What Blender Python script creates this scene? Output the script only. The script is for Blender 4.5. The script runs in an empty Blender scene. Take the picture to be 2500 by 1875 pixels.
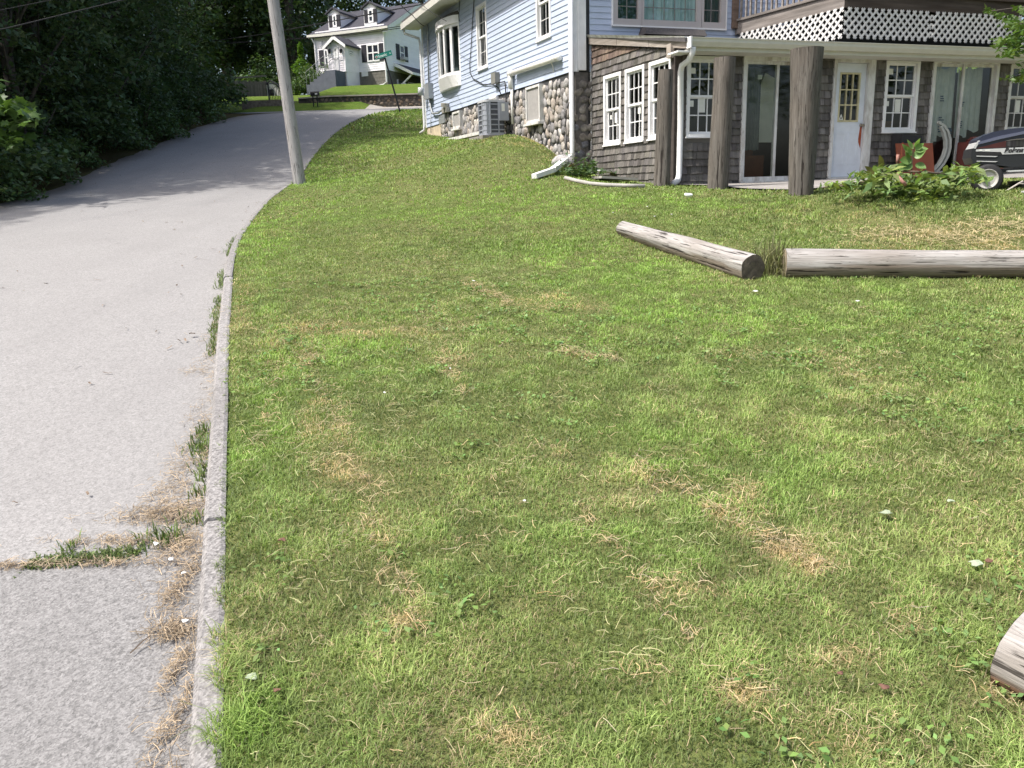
import bpy, math, random
import numpy as np
from mathutils import Vector, Matrix
random.seed(7); RNG = np.random.default_rng(7)
sc = bpy.context.scene
col = sc.collection

# ------------------------------------------------------------------ camera
FPX = 1950.0; PITCH = math.radians(13.55); ROLL = 0.03
fw = np.array([0, math.cos(PITCH), -math.sin(PITCH)])
_u0 = np.array([0, math.sin(PITCH), math.cos(PITCH)]); _r0 = np.array([1., 0, 0])
rt = math.cos(ROLL)*_r0 - math.sin(ROLL)*_u0
up = math.cos(ROLL)*_u0 + math.sin(ROLL)*_r0
EYE = np.array([0, 0, 1.6])
cam = bpy.data.cameras.new('camera'); camo = bpy.data.objects.new('camera', cam); col.objects.link(camo)
cam.sensor_width = 36; cam.lens = FPX/2500*36; cam.clip_start = 0.05; cam.clip_end = 2000
m = Matrix.Identity(4)
for i in range(3):
    m[i][0] = rt[i]; m[i][1] = up[i]; m[i][2] = -fw[i]; m[i][3] = EYE[i]
camo.matrix_world = m
sc.camera = camo
# ------------------------------------------------------------------ light
SUN_AZ = -112.0; SUN_EL = 58.0
w = bpy.data.worlds.new('World'); sc.world = w; w.use_nodes = True
nt = w.node_tree
sky = nt.nodes.new('ShaderNodeTexSky'); sky.sky_type = 'NISHITA'; sky.sun_disc = False
sky.sun_elevation = math.radians(SUN_EL); sky.sun_rotation = math.radians(SUN_AZ)
sky.dust_density = 5.0; sky.air_density = 1.0; sky.ozone_density = 1.0
bg = nt.nodes['Background']; bg.inputs[1].default_value = 0.15
nt.links.new(sky.outputs[0], bg.inputs[0])
sl = bpy.data.lights.new('sun', 'SUN'); sl.energy = 3.5; sl.angle = math.radians(0.9); sl.color = (1, .96, .905)
so = bpy.data.objects.new('sun', sl); col.objects.link(so)
_a, _e = math.radians(SUN_AZ), math.radians(SUN_EL)
sdir = Vector((math.sin(_a)*math.cos(_e), math.cos(_a)*math.cos(_e), math.sin(_e)))
so.rotation_euler = sdir.to_track_quat('Z', 'Y').to_euler()
so.location = (-20, 0, 30)
sc.view_settings.view_transform = 'Standard'; sc.view_settings.look = 'None'
sc.view_settings.exposure = 0.7; sc.view_settings.gamma = 1.0
sc.render.engine = 'CYCLES'
sc.cycles.max_bounces = 6; sc.cycles.diffuse_bounces = 3; sc.cycles.transparent_max_bounces = 12
sc.cycles.use_denoising = True; sc.cycles.denoiser = 'OPENIMAGEDENOISE'; sc.cycles.denoising_input_passes = 'RGB_ALBEDO_NORMAL'; sc.cycles.denoising_prefilter = 'NONE'
sc.cycles.caustics_reflective = False; sc.cycles.caustics_refractive = False

# ------------------------------------------------------------------ pixel geometry (photo pixels, 2500 x 1875)
def ray(x, y): return fw*FPX + rt*(x-1250) - up*(y-937.5)
def at_y(x, y, Y):
    d = ray(x, y); return EYE + d*(Y/d[1])
def azv(a):
    a = math.radians(a); return np.array([math.sin(a), math.cos(a), 0.])
def on_plane(x, y, p, u):
    n = np.array([-u[1], u[0], 0]); d = ray(x, y)
    return EYE + d*(np.dot(p-EYE, n)/np.dot(d, n))
class Wall:
    def __init__(s, p0, az):
        s.p = np.array([p0[0], p0[1], 0.]); s.d = azv(az); s.n = np.array([s.d[1], -s.d[0], 0.])
    def off(s, o):
        w_ = Wall(s.p + s.n*o, 0); w_.d = s.d; w_.n = s.n; return w_
    def uv(s, x, y):
        q = on_plane(x, y, s.p, s.d); return float(np.dot(q-s.p, s.d)), float(q[2])
    def u(s, x, y): return s.uv(x, y)[0]
    def z(s, x, y): return s.uv(x, y)[1]
    def pt(s, u, z, o=0.):
        q = s.p + s.d*u + s.n*o; return (q[0], q[1], z)

# ------------------------------------------------------------------ mesh helpers
ORG = {}
class MB:
    def __init__(s): s.v = []; s.f = []; s.c = []
    def add(s, vs, fs, c=None):
        b = len(s.v); s.v.extend([tuple(map(float, q)) for q in vs])
        for f in fs: s.f.append(tuple(b+i for i in f)); s.c.append(c)
        return s
    def quad(s, a, b, c_, d, c=None): return s.add([a, b, c_, d], [(0, 1, 2, 3)], c)
    def hexa(s, p, c=None):      # p: 4 bottom ring, 4 top ring
        return s.add(p, [(3, 2, 1, 0), (4, 5, 6, 7), (0, 1, 5, 4), (1, 2, 6, 5), (2, 3, 7, 6), (3, 0, 4, 7)], c)
    def wbox(s, W, u0, u1, z0, z1, o0, o1, c=None):
        return s.hexa([W.pt(u0, z0, o1), W.pt(u1, z0, o1), W.pt(u1, z0, o0), W.pt(u0, z0, o0),
                       W.pt(u0, z1, o1), W.pt(u1, z1, o1), W.pt(u1, z1, o0), W.pt(u0, z1, o0)], c)
    def box(s, x0, x1, y0, y1, z0, z1, c=None):
        return s.hexa([(x0, y0, z0), (x1, y0, z0), (x1, y1, z0), (x0, y1, z0), (x0, y0, z1), (x1, y0, z1), (x1, y1, z1), (x0, y1, z1)], c)
    def bar(s, a, b, wd, ht, upv=(0, 0, 1), c=None):   # rectangular bar from a to b
        a = np.array(a, float); b = np.array(b, float); t = (b-a)/np.linalg.norm(b-a)
        r = np.cross(t, upv); r = r/np.linalg.norm(r); q = np.cross(r, t)
        r = r*wd/2; q = q*ht/2
        return s.hexa([a-r-q, a+r-q, b+r-q, b-r-q, a-r+q, a+r+q, b+r+q, b-r+q], c)
    def tube(s, path, rad, n=8, cap=True, c=None):
        P = [np.array(p, float) for p in path]
        if not hasattr(rad, '__len__'): rad = [rad]*len(P)
        vs = []; prev = None
        for i, p in enumerate(P):
            t = P[min(i+1, len(P)-1)] - P[max(i-1, 0)]; t = t/(np.linalg.norm(t)+1e-9)
            if prev is None:
                a = np.array([0, 0, 1.]) if abs(t[2]) < .9 else np.array([1., 0, 0])
                r = np.cross(t, a)
            else: r = prev - t*np.dot(prev, t)
            r = r/(np.linalg.norm(r)+1e-9); prev = r; q = np.cross(t, r)
            for k in range(n):
                an = 2*math.pi*k/n; vs.append(p + (r*math.cos(an)+q*math.sin(an))*rad[i])
        fs = []
        for i in range(len(P)-1):
            for k in range(n):
                k2 = (k+1) % n; fs.append((i*n+k, i*n+k2, (i+1)*n+k2, (i+1)*n+k))
        if cap:
            fs.append(tuple(range(n-1, -1, -1))); fs.append(tuple((len(P)-1)*n+k for k in range(n)))
        return s.add(vs, fs, c)
    def prism(s, poly, ext, c=None):   # polygon of 3D points extruded by vector ext
        n = len(poly); e = np.array(ext, float)
        vs = [np.array(p, float) for p in poly] + [np.array(p, float)+e for p in poly]
        fs = [tuple(range(n-1, -1, -1)), tuple(range(n, 2*n))] + [(i, (i+1) % n, n+(i+1) % n, n+i) for i in range(n)]
        return s.add(vs, fs, c)
    def lathe(s, o, ax, prof, n=20, c=None, cap=True):     # prof: (dist along axis, radius)
        o = np.array(o, float); ax = np.array(ax, float); ax = ax/np.linalg.norm(ax)
        a = np.array([0, 0, 1.]) if abs(ax[2]) < .9 else np.array([1., 0, 0])
        r = np.cross(ax, a); r /= np.linalg.norm(r); q = np.cross(ax, r)
        vs = []
        for (h, R_) in prof:
            for k in range(n):
                an = 2*math.pi*k/n; vs.append(o+ax*h+(r*math.cos(an)+q*math.sin(an))*R_)
        fs = []
        for i in range(len(prof)-1):
            for k in range(n):
                k2 = (k+1) % n; fs.append((i*n+k, i*n+k2, (i+1)*n+k2, (i+1)*n+k))
        if cap: fs.append(tuple(range(n-1, -1, -1))); fs.append(tuple((len(prof)-1)*n+k for k in range(n)))
        return s.add(vs, fs, c)
    def build(s, name, mat, parent=None, smooth=False):
        org = ORG.get(parent.name, np.zeros(3)) if parent is not None else np.zeros(3)
        me = bpy.data.meshes.new(name)
        V = np.array(s.v, float).reshape(-1, 3) - org
        me.from_pydata(V.tolist(), [], s.f)
        if True:
            at = me.attributes.new('col', 'FLOAT_COLOR', 'FACE')
            buf = np.ones((len(s.f), 4), np.float32)
            for i, c in enumerate(s.c):
                if c is not None: buf[i, :3] = c
            at.data.foreach_set('color', buf.ravel())
        if smooth: me.polygons.foreach_set('use_smooth', [True]*len(me.polygons))
        me.materials.append(mat); me.update()
        o = bpy.data.objects.new(name, me); col.objects.link(o)
        if parent is not None: o.parent = parent; ORG[o.name] = org
        return o
def np_mesh(name, V, F4, mat, parent=None, vcol=None, F3=None, smooth=False):
    """numpy mesh: V (n,3), F4 (m,4) quads, F3 (k,3) tris, vcol (n,3)"""
    org = ORG.get(parent.name, np.zeros(3)) if parent is not None else np.zeros(3)
    me = bpy.data.meshes.new(name); V = np.asarray(V, np.float32) - org.astype(np.float32)
    loops = []; starts = []; tot = []; n = 0
    if F4 is not None and len(F4):
        loops.append(np.asarray(F4, np.int32).ravel()); starts.append(np.arange(len(F4))*4); n = len(F4)*4
    if F3 is not None and len(F3):
        loops.append(np.asarray(F3, np.int32).ravel()); starts.append(n + np.arange(len(F3))*3)
    L = np.concatenate(loops); S = np.concatenate(starts).astype(np.int32)
    me.vertices.add(len(V)); me.vertices.foreach_set('co', V.ravel())
    me.loops.add(len(L)); me.loops.foreach_set('vertex_index', L)
    me.polygons.add(len(S)); me.polygons.foreach_set('loop_start', S)
    if smooth: me.polygons.foreach_set('use_smooth', np.ones(len(S), bool))
    me.update(calc_edges=True); me.validate()
    if True:
        at = me.attributes.new('col', 'FLOAT_COLOR', 'POINT')
        b = np.ones((len(V), 4), np.float32)
        if vcol is not None: b[:, :3] = vcol
        at.data.foreach_set('color', b.ravel())
    me.materials.append(mat)
    o = bpy.data.objects.new(name, me); col.objects.link(o)
    if parent is not None: o.parent = parent; ORG[o.name] = org
    return o
def tag(o, label=None, cat=None, group=None, kind=None):
    if label: o['label'] = label
    if cat: o['category'] = cat
    if group: o['group'] = group
    if kind: o['kind'] = kind
    return o
def empty(name, loc, label=None, cat=None, group=None):
    o = bpy.data.objects.new(name, None); col.objects.link(o); o.location = [float(q) for q in loc]; o.empty_display_size = .2
    ORG[o.name] = np.array(loc, float)
    return tag(o, label, cat, group)
def copy_tree(o, loc=None, rz=0, scale=1, label=None):
    c = o.copy(); col.objects.link(c)
    for ch in list(o.children):
        d = ch.copy(); col.objects.link(d); d.parent = c
        for g in list(ch.children):
            e = g.copy(); col.objects.link(e); e.parent = d
    if loc is not None: c.location = [float(q) for q in loc]; c.rotation_euler = (0, 0, rz); c.scale = (scale,)*3 if not hasattr(scale, '__len__') else scale
    if label: c['label'] = label
    return c

# ------------------------------------------------------------------ materials
def nmat(name):
    mt = bpy.data.materials.new(name); mt.use_nodes = True
    return mt, mt.node_tree, mt.node_tree.nodes['Principled BSDF']
def mix_col(nt_, fac, a, b, typ='MIX'):
    n = nt_.nodes.new('ShaderNodeMix'); n.data_type = 'RGBA'; n.blend_type = typ
    for s_, v in ((n.inputs[0], fac), (n.inputs[6], a), (n.inputs[7], b)):
        if hasattr(v, 'links'): nt_.links.new(v, s_)
        elif isinstance(v, (int, float)): s_.default_value = v
        else: s_.default_value = (*v, 1)
    return n.outputs[2]
def ramp(nt_, fac, stops):
    n = nt_.nodes.new('ShaderNodeValToRGB'); e = n.color_ramp.elements
    while len(e) < len(stops): e.new(.5)
    for el, (p, c) in zip(e, stops): el.position = p; el.color = (*c, 1) if hasattr(c, '__len__') else (c, c, c, 1)
    nt_.links.new(fac, n.inputs[0]); return n.outputs[0]
def tcoord(nt_, kind='Object', scale=(1, 1, 1), rot=(0, 0, 0)):
    if kind == 'World':
        g = nt_.nodes.new('ShaderNodeNewGeometry'); src = g.outputs['Position']
    else:
        t = nt_.nodes.new('ShaderNodeTexCoord'); src = t.outputs[kind]
    mp = nt_.nodes.new('ShaderNodeMapping'); mp.inputs['Scale'].default_value = scale; mp.inputs['Rotation'].default_value = rot
    nt_.links.new(src, mp.inputs[0]); return mp.outputs[0]
def noise(nt_, vec, scale, detail=3, rough=.55, out=0):
    n = nt_.nodes.new('ShaderNodeTexNoise'); n.inputs['Scale'].default_value = scale
    n.inputs['Detail'].default_value = detail; n.inputs['Roughness'].default_value = rough
    if vec is not None: nt_.links.new(vec, n.inputs['Vector'])
    return n.outputs[out]
def attr(nt_, name='col'):
    n = nt_.nodes.new('ShaderNodeAttribute'); n.attribute_name = name; return n.outputs['Color']
def bump(nt_, b, height, strength=.3, dist=.01):
    n = nt_.nodes.new('ShaderNodeBump'); n.inputs['Strength'].default_value = strength; n.inputs['Distance'].default_value = dist
    nt_.links.new(height, n.inputs['Height']); nt_.links.new(n.outputs[0], b.inputs['Normal'])
def M(name, c, rough=.7, var=.12, scale=6, bs=0, bscale=60, bdist=.005, spec=.4, metal=0, use_attr=False, tint=None, stretch=(1, 1, 1), tscale=1.3, space='Object'):
    mt, t, b = nmat(name)
    vec = tcoord(t, space, stretch)
    n = noise(t, vec, scale, 4)
    lo = tuple(q*(1-var) for q in c); hi = tuple(min(1, q*(1+var)) for q in c)
    cc = ramp(t, n, [(.3, lo), (.7, hi)])
    if tint is not None:
        n2 = noise(t, vec, tscale, 5, .65)
        f = ramp(t, n2, [(.48, 0.), (.72, 1.)])
        cc = mix_col(t, f, cc, tint)
    if use_attr: cc = mix_col(t, 1.0, cc, attr(t), 'MULTIPLY')
    t.links.new(cc, b.inputs['Base Color'])
    b.inputs['Roughness'].default_value = rough; b.inputs['Specular IOR Level'].default_value = spec; b.inputs['Metallic'].default_value = metal
    if bs: bump(t, b, noise(t, vec, bscale, 3), bs, bdist)
    return mt
def leaf_mat(name, c, trans=.3, rough=.6, var=.25, vs=2.0, tcol=None):
    mt, t, b = nmat(name)
    vec = tcoord(t, 'World')
    n = noise(t, vec, vs, 2)
    cc = ramp(t, n, [(.3, tuple(q*(1-var) for q in c)), (.7, tuple(q*(1+var) for q in c))])
    cc = mix_col(t, 1.0, cc, attr(t), 'MULTIPLY')
    t.links.new(cc, b.inputs['Base Color']); b.inputs['Roughness'].default_value = rough; b.inputs['Specular IOR Level'].default_value = .3
    tr = t.nodes.new('ShaderNodeBsdfTranslucent'); t.links.new(mix_col(t, 1.0, cc, tcol or (1.2, 1.25, .6), 'MULTIPLY'), tr.inputs[0])
    mx = t.nodes.new('ShaderNodeMixShader'); mx.inputs[0].default_value = trans
    t.links.new(b.outputs[0], mx.inputs[1]); t.links.new(tr.outputs[0], mx.inputs[2])
    t.links.new(mx.outputs[0], t.nodes['Material Output'].inputs[0])
    return mt
def glass_mat(name, tint=(.75, .78, .78), rough=.01, ior=1.85):
    mt = bpy.data.materials.new(name); mt.use_nodes = True; t = mt.node_tree; t.nodes.remove(t.nodes['Principled BSDF'])
    lw = t.nodes.new('ShaderNodeLayerWeight'); lw.inputs[0].default_value = .5
    pw = t.nodes.new('ShaderNodeMath'); pw.operation = 'POWER'; pw.inputs[1].default_value = 4.0; t.links.new(lw.outputs['Facing'], pw.inputs[0])
    fr = t.nodes.new('ShaderNodeMath'); fr.operation = 'MULTIPLY_ADD'; fr.inputs[1].default_value = .8; fr.inputs[2].default_value = .085; t.links.new(pw.outputs[0], fr.inputs[0])
    vec = tcoord(t, 'Object'); nb = t.nodes.new('ShaderNodeBump'); nb.inputs['Strength'].default_value = .05; nb.inputs['Distance'].default_value = .01
    t.links.new(noise(t, vec, 2.5, 1), nb.inputs['Height'])
    tr = t.nodes.new('ShaderNodeBsdfTransparent'); tr.inputs[0].default_value = (*tint, 1)
    gl = t.nodes.new('ShaderNodeBsdfGlossy'); gl.inputs['Roughness'].default_value = rough
    t.links.new(nb.outputs[0], gl.inputs['Normal'])
    mx = t.nodes.new('ShaderNodeMixShader'); t.links.new(fr.outputs[0], mx.inputs[0])
    t.links.new(tr.outputs[0], mx.inputs[1]); t.links.new(gl.outputs[0], mx.inputs[2])
    t.links.new(mx.outputs[0], t.nodes['Material Output'].inputs[0])
    return mt
def wood_mat(name, light, dark, brown, axis=0, crack=.45, bfac=.35, mossy=None):
    """weathered round timber: long grain with dark checks along one local axis"""
    mt, t, b = nmat(name)
    s1 = [9., 9., 9.]; s1[axis] = .55; s2 = [28., 28., 28.]; s2[axis] = 1.6; s3 = [120.]*3; s3[axis] = 5.
    v1 = tcoord(t, 'Object', tuple(s1)); v2 = tcoord(t, 'Object', tuple(s2)); v3 = tcoord(t, 'Object', tuple(s3))
    n1 = noise(t, v1, 1.6, 4, .6); n2 = noise(t, v2, 1, 4, .65); n3 = noise(t, v3, 1, 2, .5)
    base = ramp(t, n2, [(.3, dark), (.52, tuple((a+c_)/2 for a, c_ in zip(light, dark))), (.7, light)])
    big = noise(t, tcoord(t, 'Object', (1.2, 1.2, 1.2)), 1.5, 3)
    base = mix_col(t, ramp(t, big, [(.45, 0.), (.7, bfac)]), base, brown)
    base = mix_col(t, ramp(t, n3, [(.35, .35), (.6, 0.)]), base, dark)
    ck = ramp(t, n1, [(crack-.02, .9), (crack, 0.), (crack+.12, 0.)])
    ck2 = ramp(t, n1, [(.574, 0.), (.58, .75), (.586, 0.)])
    base = mix_col(t, ck, base, (.025, .02, .018)); base = mix_col(t, ck2, base, (.03, .024, .02))
    s4 = [55.]*3; s4[axis] = 2.6; n4 = noise(t, tcoord(t, 'Object', tuple(s4)), 1, 3, .6)
    ck3 = ramp(t, n4, [(.36, .9), (.40, 0.)]); base = mix_col(t, ck3, base, (.03, .026, .022))
    base = mix_col(t, 1.0, base, attr(t), 'MULTIPLY')
    t.links.new(base, b.inputs['Base Color']); b.inputs['Roughness'].default_value = .85; b.inputs['Specular IOR Level'].default_value = .2
    h = t.nodes.new('ShaderNodeMath'); h.operation = 'SUBTRACT'; t.links.new(n2, h.inputs[0]); t.links.new(ck, h.inputs[1])
    bump(t, b, h.outputs[0], .8, .012)
    return mt
# ------------------------------------------------------------------ building frames
A_F, A_S, A_L = 71.5, 159.0, 158.1
_D0 = at_y(2025, 434, 15.3)
C1 = on_plane(1648, 300, _D0, azv(A_F)); C2 = on_plane(1445, 300, C1, azv(A_S)); C3 = on_plane(1402, 200, C2, azv(A_F)); C4 = on_plane(1037, 200, C3, azv(A_L))
SF = Wall(C1, A_F); SS = Wall(C2, A_S); HF = Wall(C3, A_F); HL = Wall(C4, A_L)
SSL = float(np.linalg.norm((C1-C2)[:2])); HLL = float(np.linalg.norm((C3-C4)[:2])); HFC2 = float(np.linalg.norm((C2-C3)[:2]))
SFW = 9.2; HFW = 9.9
# ------------------------------------------------------------------ terrain
_py = np.array([-400, -60, -20, -5, 0, 7.5, 13.6, 18.3, 26, 29, 33, 38, 42, 51, 60, 80, 140, 900.])
_pz = np.array([-2.2, -2.2, -1.6, -.5, 0, .81, 1.47, 1.98, 3.23, 3.81, 4.55, 5.34, 5.82, 7.66, 8.6, 9, 9, 9])
_ty = np.arange(-60, 140, .1); _tz = np.interp(_ty, _py, _pz); _k = np.exp(-.5*(np.arange(-30, 31)*.1/1.0)**2); _k /= _k.sum()
_tzs = np.convolve(np.pad(_tz, 30, mode='edge'), _k, mode='valid')
def prof(Y): return np.interp(Y, _ty, _tzs)
_kY = np.array([-400, -20, 0, 1.76, 2.7, 3.35, 6.05, 7.5, 10.1, 13.6, 18.3, 26, 29, 33, 36, 38, 39.5, 42, 900.])
_kX = np.array([4., 4., -.2, -.76, -1.08, -1.28, -2.14, -2.6, -3.36, -4.06, -4.62, -5.6, -5.85, -5.75, -5.4, -4.8, -3.8, -3., -3.])
_tkx = np.convolve(np.pad(np.interp(_ty, _kY, _kX), 30, mode='edge'), _k, mode='valid')
def kx(Y): return np.interp(Y, _ty, _tkx)
def road_w(Y): return np.interp(Y, [-50, 0, 10, 15, 27, 38], [6.5, 6.2, 5.6, 5.4, 5.7, 6.4])
_anch = [(-.7, 1.8, 0), (0, 3, 0), (2, 2, 0), (1.3, 2, 0), (-2.14, 6, 0), (1, 5, 0), (-2.6, 7.5, 0), (4, 4.5, 0), (-3.4, 10.1, 0), (-4.06, 13.6, 0), (-4.6, 18.3, 0), (-5.6, 26, 0), (-5.7, 33, 0), (-4.5, 36, 0), (-4.5, 40, 0),
  (2.44, 7.07, .0), (4.53, 7.03, 0), (6, 7, 0), (1.32, 9.72, 0)]
_anch = [(x, y, 0.) for x, y, _ in _anch]
for x, y, z in [(2.55, 13.8, 1.62), (3.2, 12.7, 1.55), (4.1, 11.5, 1.44), (5.0, 10.6, 1.37), (6.9, 11.3, 1.42), (9, 11.5, 1.44), (9.5, 14, 1.55), (2.8, 14.2, 1.62), (6, 15.2, 1.62), (9.5, 16.4, 1.63), (1.83, 17.1, 1.76), (1.37, 17.2, 2.06), (.63, 19.04, 2.62), (-.39, 21.58, 2.97), (-2.53, 26.9, 3.47), (-2.9, 28, 3.6), (4, 17, 1.66), (8, 20, 2), (-1.2, 18.5, 2.35), (-2.2, 22, 2.85), (14, 15, 1.6), (14, 9, 1.15), (20, 20, 2.2)]:
    _anch.append((x, y, z - float(prof(y))))
for x, y in [(-20, 10), (-20, 30), (-15, 0), (0, -6), (10, -4), (0, 45), (-20, 50), (20, 45), (25, 0), (-5, -5), (10, 60), (-30, 70), (30, 10)]: _anch.append((x, y, 0.))
for x, y in [(1250, 329), (1300, 344), (1340, 366), (1366, 391), (1395, 409)]:
    for o in (.05, .5):
        q = HL.off(o); u, z = q.uv(x, y); p = q.pt(u, z); _anch.append((p[0], p[1], z - float(prof(p[1]))))
_AX = np.array(_anch)
def _tk(r2): return np.where(r2 > 1e-9, .5*r2*np.log(np.maximum(r2, 1e-9)), 0)
_n = len(_AX); _K = _tk(((_AX[:, None, :2]-_AX[None, :, :2])**2).sum(-1)) + np.eye(_n)*.05
_Pm = np.hstack([np.ones((_n, 1)), _AX[:, :2]])
_W = np.linalg.solve(np.block([[_K, _Pm], [_Pm.T, np.zeros((3, 3))]]), np.concatenate([_AX[:, 2], np.zeros(3)]))
def lawn_z(X, Y):
    X = np.asarray(X, float); Y = np.asarray(Y, float); sh = np.broadcast(X, Y).shape
    x = np.broadcast_to(X, sh).ravel(); y = np.broadcast_to(Y, sh).ravel()
    xc = np.clip(x, -30, 30); yc = np.clip(y, -10, 70)
    out = np.empty(len(x))
    for i in range(0, len(x), 100000):
        s = slice(i, i+100000)
        k = _tk((xc[s, None]-_AX[None, :, 0])**2 + (yc[s, None]-_AX[None, :, 1])**2)
        out[s] = k@_W[:_n] + _W[_n] + _W[_n+1]*xc[s] + _W[_n+2]*yc[s]
    fade = np.clip((70-np.abs(y-20))/30, 0, 1)
    st = np.clip((y-42.02)/.25, 0, 1); st = .46*st*np.clip((x+11.5)/1.5, 0, 1)
    vg = .32*np.clip((y-40.05)/1.5, 0, 1)*np.clip((-6.2-x)/.9, 0, 1)*np.clip((x+13.5)/1.5, 0, 1); st = np.maximum(st, vg*np.clip((43-y)/.7, 0, 1))
    return (prof(y) + out*fade + st).reshape(sh)
def kerb_h(Y): return np.interp(Y, [-50, 12, 20, 34, 36.5], [.115, .10, .07, .06, 0.])
def road_z(X, Y):
    Y = np.asarray(Y, float); return lawn_z(kx(Y), Y) - kerb_h(Y) + .004
def ground_z(X, Y):
    X = np.asarray(X, float); Y = np.asarray(Y, float); o = X-kx(Y)
    L = lawn_z(X, Y); R = road_z(X, Y) - .03; w_ = road_w(Y)
    lf = np.maximum(0, -o-w_); R2 = R + .026*np.clip(lf/.3, 0, 1) + np.minimum(.12*np.maximum(lf-.5, 0), 1.6)
    far = np.clip((Y-37)/2.5, 0, 1)
    return np.where(o >= -.04, L-np.where((o < .0), .02, 0), R2*(1-far) + (L-.02)*far)
def gpx(x, y, kind='lawn'):
    """photo pixel -> point on the ground"""
    d = ray(x, y); d = d/d[1]; ts = np.concatenate([np.arange(1., 14, .02), np.arange(14, 70, .05)])
    fn = road_z if kind == 'road' else (lawn_z if kind == 'lawn' else ground_z)
    X = d[0]*ts; Z = 1.6 + d[2]*ts; g = fn(X, ts)
    i = int(np.argmax(Z <= g)); return np.array([X[i], ts[i], g[i]])

# ---- ground materials
def mat_ground():
    mt, t, b = nmat('soil'); v = tcoord(t, 'World')
    n = noise(t, v, 9, 5, .7); c = ramp(t, n, [(.3, (.075, .085, .03)), (.55, (.14, .15, .055)), (.75, (.2, .18, .09))])
    c2 = mix_col(t, ramp(t, noise(t, v, .7, 4), [(.45, 0.), (.6, .6)]), c, (.09, .13, .03))
    sx = t.nodes.new('ShaderNodeSeparateXYZ'); g = t.nodes.new('ShaderNodeNewGeometry'); t.links.new(g.outputs['Position'], sx.inputs[0])
    t.links.new(mix_col(t, 1, c2, attr(t), 'MULTIPLY'), b.inputs['Base Color']); b.inputs['Roughness'].default_value = .95; b.inputs['Specular IOR Level'].default_value = .1
    bump(t, b, noise(t, v, 60, 3), .8, .02); return mt
def mat_asphalt(name, c, speck, sc_, bs=.3):
    mt, t, b = nmat(name); v = tcoord(t, 'World')
    vo = t.nodes.new('ShaderNodeTexVoronoi'); vo.inputs['Scale'].default_value = sc_; t.links.new(v, vo.inputs['Vector'])
    sp = ramp(t, vo.outputs['Color'], [(.15, tuple(q*(1-speck) for q in c)), (.5, c), (.88, tuple(q*(1+speck) for q in c))])
    vo2 = t.nodes.new('ShaderNodeTexVoronoi'); vo2.inputs['Scale'].default_value = sc_*.42; t.links.new(v, vo2.inputs['Vector'])
    sp = mix_col(t, .35, sp, ramp(t, vo2.outputs['Color'], [(.2, tuple(q*(1-speck) for q in c)), (.8, tuple(q*(1+speck) for q in c))]))
    big = noise(t, v, .55, 5, .6); sp = mix_col(t, ramp(t, noise(t, tcoord(t, 'World', (1.4, .12, 1), (0, 0, .25)), 1.1, 4, .6), [(.5, 0.), (.72, .3)]), sp, tuple(q*.78 for q in c))
    sp = mix_col(t, ramp(t, big, [(.4, 0.), (.75, .35)]), sp, tuple(q*.72 for q in c))
    sp = mix_col(t, ramp(t, noise(t, v, 3.1, 6, .75), [(.55, 0.), (.8, .4)]), sp, tuple(q*1.15 for q in c))
    sp = mix_col(t, ramp(t, noise(t, v, 1.7, 7, .8), [(.66, 0.), (.76, .45)]), sp, tuple(q*.6 for q in c))
    sp = mix_col(t, 1., sp, attr(t), 'MULTIPLY')
    t.links.new(sp, b.inputs['Base Color']); b.inputs['Roughness'].default_value = .9; b.inputs['Specular IOR Level'].default_value = .25
    bump(t, b, vo.outputs['Distance'], bs, .004); return mt
m_soil = mat_ground()
m_road = mat_asphalt('asphalt', (.258, .252, .246), .34, 170, .1)
m_road2 = mat_asphalt('coarse_asphalt', (.202, .198, .194), .5, 185, .15)
m_kerb = mat_asphalt('kerb_concrete', (.235, .226, .22), .55, 130, .25)
m_side = mat_asphalt('side_street_asphalt', (.2, .195, .2), .3, 60)
m_conc = M('concrete', (.27, .255, .24), .9, .25, 5, .4, 80, tint=(.22, .2, .17))

# ---- ground sheet in (offset from kerb, Y) coordinates
offs = np.concatenate([[-300, -150, -80, -50, -35, -26, -20, -16], np.arange(-13, -5.4, .4), np.arange(-5, -.3, .5), [-.3, -.12, -.05, -.03, 0], np.arange(.1, 1, .15), np.arange(1, 14, .3), np.arange(14, 30, 1.), [32, 36, 42, 50, 70, 110, 200, 320]])
ys = np.concatenate([[-300, -120, -60, -30, -15, -8, -4, -2], np.arange(-1, 24, .3), np.arange(24, 37, .4), np.arange(37, 44, .1), np.arange(44, 62, .8), [64, 68, 74, 82, 95, 120, 180, 320, 600]])
OO, YY = np.meshgrid(offs, ys); XX = OO + kx(YY); ZZ = ground_z(XX, YY)
# keep the ground under the house and patio low
nY, nX = OO.shape
idx = np.arange(nY*nX).reshape(nY, nX)
F = np.stack([idx[:-1, :-1], idx[:-1, 1:], idx[1:, 1:], idx[1:, :-1]], -1).reshape(-1, 4)
V = np.stack([XX, YY, ZZ], -1).reshape(-1, 3)
gc = np.ones((len(V), 3))
bank = (V[:, 0]-kx(V[:, 1]) < -road_w(V[:, 1])+.1) & (V[:, 1] < 39)
gc[bank] = (.5, .38, .4)
farl = (V[:, 1] > 36) & ~bank; gc[farl] = (.7, .95, .45)
ground = np_mesh('ground', V, F, m_soil, vcol=gc, smooth=True); tag(ground, kind='structure')
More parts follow.
